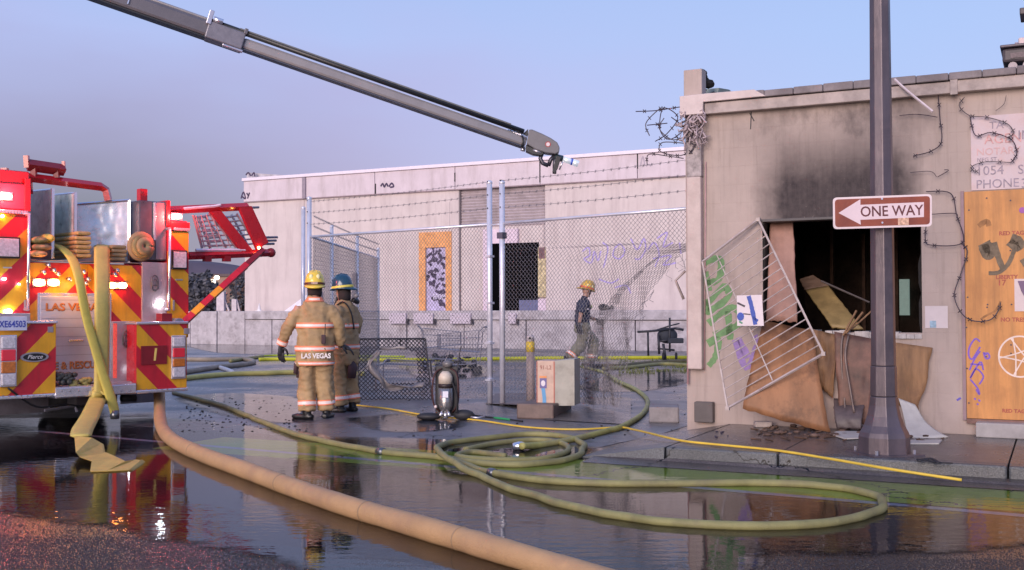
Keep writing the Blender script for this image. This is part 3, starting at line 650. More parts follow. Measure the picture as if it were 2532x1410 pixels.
# orange painted surround with a graffiti covered panel
orm = mat('orange_board', (.78, .36, .13), .65, var=.25, scale=5)
ox = [P(1037, 650).x, ddx0, ddx1, P(1117, 650).x]; oz_ = P(1075, 574).z
M().box(ox[0], ox[1], -.04, -.003, zd, oz_).build('orange_surround', orm, wh); M().box(ox[2], ox[3], -.04, -.003, zd, oz_).build('orange_surround', orm, wh); M().box(ox[1] + .002, ox[2] - .002, -.04, -.003, dzt_, oz_).build('orange_surround', orm, wh)
M().box(ddx0 + .01, ddx1 - .01, .04, .1, zd, dzt_ - .01).build('door_panel', mat('lilac_panel', (.50, .44, .66), .6, var=.3, scale=3), wh)
random.seed(3)
for k in range(46):
    px = random.uniform(1057, 1099); py = random.uniform(618, 758); pts = [(px, py)]
    if px < 1070 and py > 690: continue
    for j in range(3): px = min(1100, max(1056, px + random.uniform(-9, 9))); py = min(761, max(615, py + random.uniform(-9, 9))); pts.append((px, py))
    ribbon(FB, pts, random.uniform(.05, .11), .04, .004 + .0004 * k, tags_, wh).build('graffiti', tags_, wh)
text('EPDM', .28, mat('white_tag', (.75, .7, .85), .6), wh, P(1086, 735).x, .01, P(1086, 735).z, stretch=.8)
# purple scrawl to the right
pur = mat('violet_spray', (.42, .34, .72), .6, var=.15)
for pts in ([(1440, 622), (1455, 612), (1458, 632), (1444, 640), (1462, 650), (1470, 622), (1478, 645), (1486, 620)], [(1490, 600), (1503, 612), (1498, 640), (1492, 662)], [(1522, 610), (1516, 632), (1532, 640), (1545, 622), (1534, 604), (1522, 612)], [(1560, 590), (1576, 618), (1592, 590), (1596, 618), (1582, 640), (1570, 640)],
            [(1602, 618), (1618, 600), (1630, 628), (1620, 660)], [(1625, 590), (1650, 575), (1640, 610), (1664, 600)], [(1615, 640), (1660, 632), (1640, 655), (1672, 650)], [(1480, 690), (1510, 700), (1530, 690)], [(1680, 600), (1684, 628)], [(1520, 712), (1548, 706), (1560, 726)]):
    rib(pts, .055, .003, pur)
# faint panel outline and scorch around the torn mesh
# litter and pale wedge on the dock
thing = M(); a = P(703, 763, -.4); b2 = P(750, 763, -.4); t_ = P(750, 727, -.4)
thing.add([(a.x, -.4, zd), (b2.x + .7, -.4, zd), (b2.x + .7, -.12, t_.z + .1), (b2.x, -.12, t_.z), (a.x, -.33, zd), (b2.x + .7, -.08, zd)], [(0, 1, 2, 3), (0, 3, 4), (4, 3, 2, 5), (0, 4, 5, 1), (1, 5, 2)])
bo = thing.build('leaning_board', mat('white_panel', (.78, .74, .82), .5), None, label='white sheet leaning on the dock behind the firefighters', cat='board'); bo.location = FB.o; bo.rotation_euler = (0, 0, FB.a)
a = P(641, 768, -.6); cn = M(); cn.tube([(0, 0, 0), (0, 0, .32)], [.09, .012], 10); cn.box(-.13, .13, -.13, .13, -.01, .01)
co = cn.build('marker_cone', mat('white_cone', (.75, .72, .75), .5), None, label='small pale cone on the dock edge left of the firefighters', cat='cone'); co.location = FB.w(a.x, -.6, zd + .01)
rbsh = M()
random.seed(12)
for i in range(12): rbsh.ball((random.uniform(0, .42), random.uniform(0, .2), random.uniform(.05, .2)), random.uniform(.04, .1), random.uniform(.04, .1), random.uniform(.04, .1), 7, 5)
a = P(1484, 768, -.8); ro = rbsh.build('debris_heap', mat('black_debris', (.03, .03, .035), .7, var=.5), None, True, label='black lump of debris on the dock edge by the walking firefighter', cat='debris'); ro.location = FB.w(a.x, -.8, zd)

# background left of the warehouse: low hill, street scene with lamps
hm = mat('distant_hill', (.10, .08, .11), .9, var=.3, scale=.02)
def hillpt(u, v):
    x = -330 + 420 * u; h = 17 * math.exp(-((u - .42) / .25) ** 2) + 8 + 5 * noise.noise(Vector((u * 9, 0, 3)))
    return (x, 520 + 60 * v, h * math.sin(math.pi * min(1, v + .02)) * 1.0)
b = M(); b.grid(hillpt, 60, 8); b.build('hills', hm, smooth=True, kind='structure')
def bgbox(px0, px1, pyt, d, dep, m, label, cat, nm):
    p, q = D(px0, pyt, d), D(px1, pyt, d); e = empty(nm, (p.x, d, 0), 0, label, cat)
    w = q.x - p.x; M().box(0, w, 0, dep, 0, p.z).build('wall', m, e); M().box(-.3, w + .3, -.3, dep + .3, p.z, p.z + .35).build('roof', mat('bg_roof', (.14, .10, .10), .8), e)
    n = max(2, int(w / 3))
    for i in range(n): M().box(w * (i + .25) / n, w * (i + .7) / n, -.06, -.005, p.z * .35, p.z * .7).build('window', mat('bg_window', (.05, .05, .07), .3), e)
    return e
bgbox(492, 572, 684, 150, 12, mat('bg_tan', (.36, .24, .18), .8), 'low tan building glimpsed under the ladder rack', 'building', 'distant_building')
bgbox(560, 640, 702, 120, 12, mat('bg_red', (.22, .13, .11), .8), 'reddish brown building at the left end of the warehouse', 'building', 'distant_building')
bgbox(300, 500, 720, 200, 12, mat('bg_grey', (.20, .17, .18), .8), 'grey low building behind the fire engine', 'building', 'distant_building')
lampw = mat('street_lamp_glow', (1, .82, .62), .5, emit=9, var=0, bump=0); lampr = mat('signal_glow', (1, .15, .12), .5, emit=7, var=0, bump=0)
polem = mat('street_pole', (.08, .07, .08), .6)
def slamp(px, py, d, red=False, label='', r=.28):
    p = D(px, py, d); e = empty('street_lamp', (p.x, p.y, 0), 0, label, 'street lamp', 'distant street lamps')
    M().tube([(0, 0, 0), (0, 0, p.z)], [.12, .07], 8).build('pole', polem, e)
    M().ball((0, 0, p.z), r, r, r * .8, 10, 6).build('lamp', lampr if red else lampw, e, smooth=True)
for px, py, d, rd, lb, r in ((526, 697, 110, 0, 'lower left of the two close warm street lamps above the strut', .3), (536, 687, 112, 0, 'upper right of the two close warm street lamps above the strut', .28), (583, 679, 100, 0, 'highest white street lamp just below the ladder rack', .22), (581, 712, 130, 0, 'brighter warm lamp left of the warehouse corner', .3), (592, 717, 135, 0, 'middle warm lamp left of the warehouse corner', .22),
                          (602, 716, 130, 0, 'warm lamp nearest the warehouse corner', .24), (504, 727, 120, 0, 'lone yellow lamp low beside the engine', .2), (565, 726, 125, 1, 'red signal lamp low behind the strut', .26), (553, 729, 140, 1, 'small red signal lamp left of the larger one', .16)): slamp(px, py, d, rd, lb, r)
pst = mat('white_post', (.62, .55, .58), .7)
for px, top, w, lb in ((547, 722, .34, 'thicker white post on the dock end by the strut'), (580, 740, .22, 'thinner white post on the dock end near the warehouse')):
    p = D(px, 768, 46.4 + 1.2); t_ = D(px, top, 47.6); b = M(); b.box(-w / 2, w / 2, -w / 2, w / 2, 0, t_.z - zd); b.tube([(w * .4, 0, .5), (w * 1.0, 0, 0)], .05, 6); o = b.build('dock_post', pst, None, bevel=.02, label=lb, cat='post', group='white posts on the dock end'); o.location = (p.x, p.y, zd)
# dark roadside trees far left
lf = mat('haze_tinted_foliage', (.11, .105, .115), .8, var=.5, scale=2)  # leaf colour greyed and lightened to paint in distance haze
def bush_tree(px, pyt, d, w, label):
    p = D(px, pyt, d); e = empty('tree', (p.x, p.y, 0), 0, label, 'tree')
    M().tube([(0, 0, 0), (.05, 0, p.z * .4), (-.1, .1, p.z * .7)], [.18, .13, .06], 7).build('trunk', charred, e)
    b = M(); rnd = random.Random(int(px))
    for i in range(700):
        a, r, h = rnd.uniform(0, 6.28), w * math.sqrt(rnd.random()), rnd.uniform(.3, 1)
        k = 1 - abs(h - .6) * 1.2; c = Vector((math.cos(a) * r * k, math.sin(a) * r * k, p.z * h)); c += noise.noise_vector(c * .8) * .8
        u = Vector((rnd.uniform(-1, 1), rnd.uniform(-1, 1), rnd.uniform(-1, 1))).normalized() * .22; v = u.orthogonal().normalized() * .16
        b.add([c - u, c + v, c + u, c - v], [(0, 1, 2, 3)])
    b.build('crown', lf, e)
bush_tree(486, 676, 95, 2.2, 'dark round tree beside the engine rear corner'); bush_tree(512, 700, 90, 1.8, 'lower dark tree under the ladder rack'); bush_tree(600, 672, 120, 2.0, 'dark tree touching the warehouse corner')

# ------------------------------------------------------------------ chain link fence with barbed wire
galv = mat('galvanised_steel', (.70, .71, .80), .32, .35, var=.12, bump=.05)
wirem = mat('fence_wire', (.20, .19, .21), .5, .2, var=.2, bump=0)
darkwire = mat('dark_mesh_wire', (.05, .05, .06), .5, .4, bump=0)
A_ = Vector((-3.55, 19.1, 0)); B_ = Vector((2.62, 13.88, 0)); fd = (B_ - A_); FL = fd.length; fd.normalize()
FEN = Frame(A_.x, A_.y, math.degrees(math.atan2(fd.y, fd.x)))
fence = fempty(FEN, 'chain_link_fence', label='chain link fence with barbed wire strands and a torn hole beside the block building', cat='fence')
def FP(px, py): return FEN.p(px, py)
def post(x, top, r=.037, name='post', par=fence, y=0):
    b = M(); b.tube([(x, y, 0), (x, y, top)], r, 12); b.ball((x, y, top), r * 1.15, r * 1.15, r * .9, 10, 5); return b.build(name, galv, par, smooth=True)
zrail = FP(1210, 555).z; ztop = FP(1210, 452).z
gx1, gx2 = FP(1211, 800).x, FP(1242, 800).x
post(0, FP(757, 492).z, .042); post(gx1, ztop, .042); post(gx2, ztop - .02, .042)
post(-.16, FP(742, 516).z, .036, 'post')
xbe = FP(1689, 600).x; post(FL - .06, 2.95, .03)
M().tube([(.03, 0, zrail), (gx1, 0, zrail)], .021, 8).build('top_rail', galv, fence, smooth=True); M().tube([(gx2, 0, zrail), (FL, 0, zrail + .03)], .021, 8).build('top_rail', galv, fence, smooth=True)
M().tube([(gx1, 0, zrail - .01), (gx2, 0, zrail - .01)], .012, 6).build('gate_latch', galv, fence, smooth=True)
M().box(gx2 - .06, gx2 + .05, -.05, .05, FP(1242, 585).z - .03, FP(1242, 575).z).build('gate_clamp', mat('clamp_dark', (.12, .12, .16), .5, .5), fence)
for zz in (2.2, 1.5, .9, .35): M().box(gx1 - .05, gx1 + .05, -.05, .05, zz, zz + .03).build('clamp', galv, fence)
TORN = gx2 + .45 * (FL - gx2)
def torn_edge(z):                                # right edge of the mesh left of the hole, by height
    x0 = FP(1690, 600).x
    pts = [(0.0, FP(1545, 1000).x), (.35, FP(1542, 960).x), (.8, FP(1550, 880).x), (1.2, FP(1565, 800).x), (1.55, FP(1600, 740).x), (1.85, FP(1640, 690).x), (2.15, FP(1690, 640).x), (2.3, FL), (9, FL)]
    for i in range(len(pts) - 1):
        if z <= pts[i + 1][0]: f = (z - pts[i][0]) / (pts[i + 1][0] - pts[i][0]); return pts[i][1] + (pts[i + 1][1] - pts[i][1]) * f
    return FL
def warp(x, z):
    e = torn_edge(z)
    if x > gx2 and e < FL - .01:
        u = (x - gx2) / (FL - gx2); full = FL - gx2; w = e - gx2
        x2 = gx2 + w * (u ** .8)                # bunches up towards the torn edge
        bl_ = .75; x3 = gx2 + (x - gx2) * 1.0
        x = x2 if x3 > e else x3 * (1 - u) + x2 * u
        y = .10 * math.sin(x * 16 + z * 3) * u * max(0, (2.3 - z) / 2.3); return Vector((x, y, z))
    return Vector((x, .012 * math.sin(x * 3 + z * 2), z))
def chain(x0, x1, z0, z1, cell, r, warpf, cutf=None, sides=3):
    b = M(); nx = int((x1 - x0) / cell); nz = int((z1 - z0) / (cell / 2))
    for i in range(nx + 1):
        run = []
        for s_ in (0,):
            for j in range(nz + 1):
                x = x0 + i * cell + (cell / 2 if j % 2 else 0); z = z0 + j * cell / 2
                if x > x1 + .001 or (cutf and cutf(x, z)):
                    if len(run) > 1: b.tube(run, r, sides, False)
                    run = []
                    continue
                run.append(warpf(x, z))
        if len(run) > 1: b.tube(run, r, sides, False)
        run = []
        for j in range(nz + 1):
            x = x0 + i * cell - (cell / 2 if j % 2 else 0); z = z0 + j * cell / 2
            if x < x0 - .001 or (cutf and cutf(x, z)):
                if len(run) > 1: b.tube(run, r, sides, False)
                run = []
                continue
            run.append(warpf(x, z) + Vector((0, .004, 0)))
        if len(run) > 1: b.tube(run, r, sides, False)
    return b
def cutr(x, z): return torn_edge(z) < FL - .01 and x > FL - .25 * FL * 0 and False
chain(.03, gx1, .06, zrail + .02, .068, .0037, lambda x, z: Vector((x, .012 * math.sin(x * 2 + z), z))).build('mesh', wirem, fence, kind='stuff')
chain(gx2 + .02, FL, .10, zrail + .05, .068, .0037, warp).build('mesh', wirem, fence, kind='stuff')
# loose flap: bunched wires hanging to the ground, left edge of the hole
random.seed(5); b = M()
for i in range(22):
    x = FP(random.uniform(1450, 1545), 950).x; pts = []
    zz0 = random.uniform(.5, 1.0)
    for j in range(9):
        z = zz0 - j * random.uniform(.05, .09)
        if z < .01: break
        pts.append((x + random.uniform(-.035, .035), random.uniform(-.12, .04) - .05, z)); x += random.uniform(-.02, .02)
    if len(pts) > 1: b.tube(pts, .0026, 3, False)
for i in range(24):
    zz = random.uniform(.9, 2.25); x = torn_edge(zz); pts = [(x, 0, zz)]
    for j in range(4): x += random.uniform(-.05, .04); zz -= random.uniform(.02, .08); pts.append((x, random.uniform(-.1, .05), zz))
    b.tube(pts, .0028, 3, False)
b.build('frayed_mesh', wirem, fence, kind='stuff')
# barbed wire strands
def barbed(p, q, sag=.02, r=.003, step=.13, m=wirem, par=fence, name='barbed_wire'):
    b = M(); p, q = Vector(p), Vector(q); n = 12; b.tube([p.lerp(q, i / n) - Vector((0, 0, sag * math.sin(math.pi * i / n))) for i in range(n + 1)], r, 4, False)
    L_ = (q - p).length; k = int(L_ / step)
    for i in range(1, k):
        t = i / k; c = p.lerp(q, t) - Vector((0, 0, sag * math.sin(math.pi * t)))
        for d in (Vector((.018, .008, .02)), Vector((-.016, .01, .02)), Vector((.01, -.015, .018))): b.tube([c - d, c + d], r * .8, 3, False)
    return b.build(name, m, par)
for k, zz in enumerate((.24, .44, .64)):
    barbed((0, 0, zrail + zz - .02), (gx1, 0, zrail + zz)); barbed((gx2, 0, zrail + zz), (FL - .06, 0, zrail + zz + .03))
for zz in (.24, .44, .64):
    for xx in (gx1, gx2, 0): M().tube([(xx, -.045, zrail + zz), (xx, .045, zrail + zz)], .012, 6).build('wire_tie', darkwire, fence)
# return fence running back from the corner post
R0 = Vector((-3.50, 19.2, 0)); R1 = Vector((-3.37, 27.5, 0)); rd_ = (R1 - R0).normalized()
RF = Frame(R0.x, R0.y, math.degrees(math.atan2(rd_.y, rd_.x)))
rfen = fempty(RF, 'chain_link_fence', label='chain link fence running straight back from the corner post behind the blue helmet', cat='fence')
for px in (820, 883, 935):
    # post stands where its line of sight crosses the fence line
    q = RF.p(px, 700); post(q.x, 3.02 if px < 900 else 2.95, .035, 'post', rfen)
L2 = RF.p(937, 700).x
M().tube([(0, 0, zrail), (L2, 0, zrail + .02)], .021, 8).build('top_rail', galv, rfen, smooth=True)
M().tube([(0, 0, 1.38), (L2, 0, 1.38)], .012, 8).build('middle_rail', galv, rfen, smooth=True)
chain(.05, L2, .06, zrail, .075, .0028, lambda x, z: Vector((x, .01 * math.sin(x * 2 + z), z))).build('mesh', wirem, rfen, kind='stuff')
for zz in (.2, .38): barbed((0, 0, zrail + zz), (L2, 0, zrail + zz), par=rfen)
q = RF.p(870, 700); M().box(q.x - .2, q.x + .05, -.12, -.04, RF.p(870, 740).z, RF.p(870, 676).z).build('grey_board', mat('grey_post_board', (.30, .26, .28), .7), rfen)

# dark welded mesh panel, bent, with a torn window in it, standing in front of the fence
MP = Frame(G(888, 990).x, G(888, 990).y, 3)
def mpz(x, z): return Vector((x + .12 * z * (x > .8) * -.0, .05 * math.sin(x * 3) + .10 * z, z))
w_ = MP.p(1068, 985).x; h_ = MP.p(960, 838).z
def mcut(x, z):
    u, v = x / w_, z / h_
    return (.16 + .10 * math.sin(v * 6)) < u < (.80 + .03 * v) and .30 < v < .80 and ((u - .5) / .36) ** 4 + ((v - .54) / .27) ** 4 < 1
mpn = fempty(MP, 'mesh_panel', label='dark bent mesh panel with a torn hole standing right of the firefighters', cat='mesh panel')
chain(0, w_, .0, h_, .066, .009, lambda x, z: Vector((x - .11 * z * (x / w_ - .0) * (1 if x > .6 * w_ else .3), .05 * math.sin(x * 3) + .06 * z, z)), mcut, 4).build('mesh', darkwire, mpn, kind='stuff')
rim = M(); rim.tube([(0, 0, 0), (-.02, .03, h_ * .5), (0, .06, h_)], .014, 6); rim.tube([(0, .06, h_), (w_ - .11 * h_, .06, h_)], .014, 6); rim.tube([(w_ - .11 * h_, .06, h_), (w_, 0, 0)], .014, 6); rim.build('frame', darkwire, mpn)
pl = M(); rr_ = random.Random(2)
P0 = [MP.p(a, b2, -.02) for a, b2 in ((925, 872), (905, 900), (925, 935), (945, 960), (975, 962), (1010, 958), (1035, 955))]
pl.grid(lambda u, v: (smooth_path(P0, 4)[min(24, int(u * 24))] + Vector((.03 + .09 * v + .02 * math.sin(u * 20), -.03 + .05 * math.sin(v * 6 + u * 9), .05 * v + .03 * math.sin(u * 17 + v * 5)))), 24, 4, .004)
pl.grid(lambda u, v: (smooth_path([MP.p(a, b2, -.03) for a, b2 in ((883, 930), (905, 905), (920, 880), (950, 864), (1000, 866))], 6)[min(24, int(u * 24))] + Vector((.05 * v, -.02 * math.sin(u * 14), .045 * v + .02 * math.sin(u * 22)))), 24, 3, .003)
pl.build('plastic_sheet', mat('torn_plastic', (.27, .25, .25), .25, var=.3), mpn, True)

# shopping carts behind the fence
cartw = mat('cart_wire', (.40, .37, .40), .4, .6, bump=0)
def cart(loc, rz, label, tip=0):
    e = empty('shopping_cart', loc, rz, label, 'shopping cart', 'shopping carts behind the fence')
    b = M(); L_, W2, H0, H1 = .95, .28, .45, .95
    def pt(u, s, v): return (u * L_, s * W2 * (.75 + .25 * (1 - u)) * (.85 + .15 * v), H0 + .08 * (1 - v) * u + (H1 - H0 - .1 * u) * v)
    for s in (-1, 1):
        for i in range(15): u = i / 14; b.tube([pt(u, s, 0), pt(u, s, 1)], .0035, 4, False)
        for j in range(4): b.tube([pt(0, s, j / 3), pt(1, s, j / 3)], .005 if j in (0, 3) else .004, 4, False)
    for i in range(9):
        y = -1 + 2 * i / 8; b.tube([pt(1, y, 0), pt(1, y, 1)], .0035, 4, False); b.tube([pt(0, y, 0), pt(1, y, 0)], .0035, 4, False)
    for j in range(4): b.tube([pt(1, -1, j / 3), pt(1, 1, j / 3)], .005, 4, False); b.tube([pt(0, -1, j / 3), pt(0, 1, j / 3)], .004, 4, False)
    b.build('basket', cartw, e)
    f = M()
    for s in (-1, 1): f.tube([(-.12, s * .27, 1.02), (-.02, s * .27, .9), (.05, s * .27, .2), (.9, s * .2, .14)], .012, 6); f.tube([(.9, s * .2, .14), (.75, s * .24, .45)], .010, 6)
    f.build('frame', cartw, e); M().tube([(-.12, -.27, 1.02), (-.12, .27, 1.02)], .018, 8).build('handle', mat('cart_handle', (.35, .30, .32), .5), e)
    for x in (.05, .88):
        for s in (-1, 1): M().tube([(x, s * .22 - .015, .065), (x, s * .22 + .015, .065)], .065, 12).build('wheel', darkwire, e)
    if tip: e.rotation_euler = (tip, .0, rz)
p = G(1046, 905); cart((p.x, p.y, 0), R(8), 'upright wire shopping cart seen above the dark mesh panel')
p = G(1160, 920); cart((p.x + .25, p.y, 0), R(172), 'wire shopping cart next to the gate posts, handle to the right')
p = G(945, 965); cart((p.x - .1, p.y + 1.2, .25), R(5), 'wire cart tipped on its side behind the torn mesh panel', R(95))
random.seed(31)
b = M()
for i in range(34):
    p = G(random.uniform(1075, 1180), random.uniform(885, 925)); b.ball((p.x, p.y, random.uniform(.02, .15)), random.uniform(.04, .12), random.uniform(.04, .1), random.uniform(.03, .08), 6, 4)
b.build('black_rubble', mat('black_debris'  , (.03, .03, .035)), None, kind='stuff', label='heap of black burnt rubble under the shopping carts', cat='rubble')

# kerb island pieces along the fence line
def island(pxl, pyb, w, dep, h, ang, label, m, nm='concrete_block'):
    p = G(pxl, pyb); o = M().box(0, w, 0, dep, 0, h).build(nm, m, None, bevel=.02, label=label, cat='concrete block'); o.location = (p.x, p.y, 0); o.rotation_euler = (0, 0, R(ang)); return o
brn = mat('brown_wet_concrete', (.16, .11, .095), .5, var=.35, dirt=(.07, .05, .05)); gryc = mat('grey_wet_concrete', (.26, .24, .25), .6, var=.3, dirt=(.14, .10, .09), dirtamt=.9)
island(1277, 1036, .50, .9, .20, -18, 'brown wet concrete kerb block under the utility cabinet', brn)
island(1605, 1046, .37, .5, .20, -8, 'grey concrete block beside the building corner where the hose turns', gryc)
# sloping apron mound of concrete between
b = M(); P4 = [G(1345, 1040), G(1560, 1052), G(1560, 985), G(1330, 990)]
b.grid(lambda u, v: (lambda q: (q.x, q.y, .012 + .10 * math.sin(math.pi * min(1, v * .9)) * (1 - u) ** .7))(P4[0].lerp(P4[1], u).lerp(P4[3].lerp(P4[2], u), v)), 12, 6)
b.build('driveway_apron', concrete_wet, kind='structure', smooth=True)
b = M(); P4 = [G(1200, 1000), G(1345, 1020), G(1345, 985), G(1225, 975)]
b.grid(lambda u, v: (lambda q: (q.x, q.y, .012 + .08 * u))(P4[0].lerp(P4[1], u).lerp(P4[3].lerp(P4[2], u), v)), 6, 3); b.build('driveway_apron', brn, kind='structure')

# utility cabinet
UC = Frame(G(1327, 1003, .16).x, G(1327, 1003, .16).y, -14)
cab = fempty(UC, 'utility_cabinet', label='beige and pale grey utility cabinet standing on the kerb by the gate', cat='cabinet'); cab.location.z = .0
cz0 = .16; cz1 = UC.p(1330, 892).z; cw = UC.p(1372, 950).x; cw2 = .52
bei = mat('beige_cabinet', (.60, .43, .34), .55, var=.1, dirt=(.40, .26, .20), dirtamt=.7, dirtscale=5); pal = mat('pale_cabinet_side', (.52, .50, .43), .5, var=.12, dirt=(.30, .27, .22), dirtscale=4, dirtamt=.6)
M().box(.006, cw, 0, .42, cz0, cz1).build('body', bei, cab, bevel=.006)
# the right face is turned towards us: a paler wing
q0 = UC.p(1372, 1000); 
b = M(); b.add([(cw, -.001, cz0), (cw + .24, .10, cz0), (cw + .24, .10, cz1 + .02), (cw, -.001, cz1 + .0), (cw, .45, cz0), (cw + .24, .5, cz0), (cw + .24, .5, cz1 + .02), (cw, .45, cz1)], [(0, 1, 2, 3), (1, 5, 6, 2), (5, 4, 7, 6), (3, 2, 6, 7)]); b.build('side_panel', pal, cab)
M().box(.0, .012, -.006, 0, cz0 + .01, cz1 - .01).build('door_edge', mat('rust_edge', (.45, .16, .12), .6), cab); M().box(cw - .016, cw, -.006, 0, cz0 + .01, cz1 - .01).build('door_edge', mat('rust_edge', (.45, .16, .12)), cab)
text('91-L2', .075, mat('dark_red_print', (.28, .08, .07), .6), cab, cw * .5, -.002, cz1 - .09, stretch=.9)
M().box(cw * .18, cw * .55, -.004, 0, cz1 - .36, cz1 - .23).build('warning_sticker', mat('blue_sticker', (.14, .12, .30), .5), cab); M().box(cw * .16, cw * .55, -.0045, 0, cz1 - .225, cz1 - .20).build('sticker_header', mat('orange_sticker', (.75, .28, .10), .5), cab)
M().ball((cw * .36, -.004, cz1 - .295), .03, .003, .04, 8, 5).build('sticker_symbol', mat('sticker_white', (.7, .65, .7), .5), cab)
bp_ = mat('blue_spray', (.12, .33, .58), .6, var=.2)
ribbon(UC, [(1343, 960), (1346, 985), (1346, 1000)], .05, 0, .003, bp_, cab).build('paint_mark', bp_, cab)
# wooden post with yellow band
p = G(1312, 1003, .0); bo = empty('wooden_bollard', (p.x, p.y, 0), 0, 'weathered round bollard with a yellow reflective band left of the cabinet', 'bollard')
k_ = (1003 - 765) / EYE; hz = EYE + (765 - 825) / k_ ; hz = D(1312, 828, p.y).z
wd = mat('weathered_post', (.42, .34, .33), .8, var=.35, scale=12, aniso=(1, 1, .15), bump=.5)
M().tube([(0, 0, 0), (0, 0, hz - .25)], .062, 16).build('post', wd, bo, smooth=True)
M().tube([(0, 0, hz - .25), (0, 0, hz - .10)], .065, 16).build('yellow_band', mat('yellow_band', (.75, .55, .06), .4), bo, smooth=True)
M().tube([(0, 0, hz - .10), (0, 0, hz - .03), (0, 0, hz)], [.060, .058, .035], 16).build('cap', mat('white_cap', (.55, .50, .52), .6, var=.4, scale=20), bo, smooth=True)
M().ball((-.01, -.055, hz - .05), .018, .018, .02, 8, 5).build('knob', darkwire, bo)
# ------------------------------------------------------------------ fire engine, seen from behind
red = mat('engine_red', (.46, .012, .022), .28, var=.06, bump=0, coat=.6); chev_r = mat('chevron_red', (.52, .018, .035), .38, var=.12, scale=4, bump=0, dirt=(.22, .02, .03), dirtscale=2.5, dirtamt=.5, dan=(3, 3, .5))
chev_y = mat('chevron_yellow', (.74, .36, .02), .38, var=.12, scale=4, bump=0, dirt=(.40, .20, .03), dirtscale=2.5, dirtamt=.55, dan=(3, 3, .5))
steel = mat('brushed_steel', (.56, .54, .60), .32, .75, var=.15, scale=3, bump=.1, aniso=(1, 1, .1)); alu = mat('bright_aluminium', (.75, .74, .80), .22, .8, var=.1, bump=0)
plate_m = mat('diamond_plate', (.48, .44, .47), .35, .6, var=.2, scale=4, bump=.7, bscale=45); blackr = mat('black_rubber', (.015, .015, .018), .7); dkred = mat('dark_red_steel', (.22, .012, .02), .4, var=.2)
eng = fempty(TR, 'fire_engine', label='red fire engine with red and yellow chevrons on its rear', cat='fire engine')
def T(px, py, y=0): return TR.p(px, py, y)
def rect(px0, py0, px1, py1, y=0):
    a, b2 = T(px0, py0, y), T(px1, py1, y); return min(a.x, b2.x), max(a.x, b2.x), min(a.z, b2.z), max(a.z, b2.z)
def tbox(px0, py0, px1, py1, y0, y1, nm, m, par=eng, bevel=.006, **k):
    x0, x1, za, zb = rect(px0, py0, px1, py1, y0); return M().box(x0, x1, y0, y1, za, zb).build(nm, m, par, bevel=bevel, **k)
WX = T(465, 800).x
# structural body behind the rear face
zfl = T(240, 985).z
def chevron(x0, x1, za, zb, y, sgn, ph, par, cx=None):
    M().box(x0, x1, y, y + .03, za, zb).build('chevron_panel', chev_r, par)
    per = .56
    k = -12
    while k < 14:
        poly = [(x0 + .004, za + .004), (x1 - .004, za + .004), (x1 - .004, zb - .004), (x0 + .004, zb - .004)]
        # keep lo <= z - sgn*x <= lo + per/2
        lo = k * per + ph
        poly = clip(poly, sgn, -1, -lo); poly = clip(poly, -sgn, 1, lo + per * .5) if len(poly) > 2 else []
        if len(poly) > 2: M().prism(poly, y - .003, y - .0005).build('chevron_stripe', chev_y, par)
        k += 1
# outer columns
zL0, zL1 = T(40, 790).z, T(40, 445).z
xl0, xl1 = -.03, T(75, 600).x
xr0, xr1 = T(413, 600).x, T(466, 700).x
zR1 = T(440, 572).z
lc = M().box(xl0, xl1 - .002, .03, 1.2, .5, T(30, 420).z).build('body', red, eng, bevel=.015)
chevron(xl0, xl1, T(40, 835).z, T(40, 530).z, 0, 1, .10, eng)
rc = M().box(xr0 + .002, xr1, .03, 1.2, .5, T(440, 545).z).build('body', red, eng, bevel=.015)
chevron(xr0, xr1, T(440, 835).z, T(440, 572).z, 0, -1, .18, eng)
M().box(xr1 - .2, xr1, 1.2, 7, .55, 2.0).build('side_body', red, eng); M().box(xl0, xl0 + .2, 1.2, 7, .55, 2.4).build('side_body', red, eng)
M().box(xl0, xr1, 7, 9.3, .5, 2.75).build('cab', red, eng, bevel=.08)
# column caps / top blocks
tbox(0, 452, 76, 520, -.005, .3, 'upper_body', mat('pinkish_red', (.60, .05, .10), .3, var=.05), bevel=.01)
tbox(62, 440, 76, 523, -.02, -.006, 'corner_post', red)
tbox(413, 495, 421, 560, -.02, .4, 'corner_post', red); tbox(421, 548, 470, 572, -.02, .3, 'upper_body', red)
tbox(-8, 517, 70, 531, -.03, -.005, 'trim_strip', alu); tbox(430, 563, 470, 572, -.03, -.021, 'trim_strip', alu)
# middle face: below the hose bed
mx0, mx1 = xl1, xr0
zb_top = T(240, 652).z
M().box(mx0 + .002, mx1 - .002, .06, .4, T(240, 830).z, zb_top).build('rear_panel', red, eng)
p1, p2 = T(80, 830, .05), T(355, 655, .05)
mid = T(215, 700, .05).x
chevron(mx0 + .004, mid, T(240, 830, .03).z, zb_top - .01, .028, 1, .24, eng); chevron(mid, T(352, 700).x, T(240, 830, .03).z, zb_top - .01, .028, -1, .60, eng)
tbox(78, 642, 358, 652, .0, .12, 'bed_rail', mat('dull_rail', (.45, .38, .40), .35, .5)); 
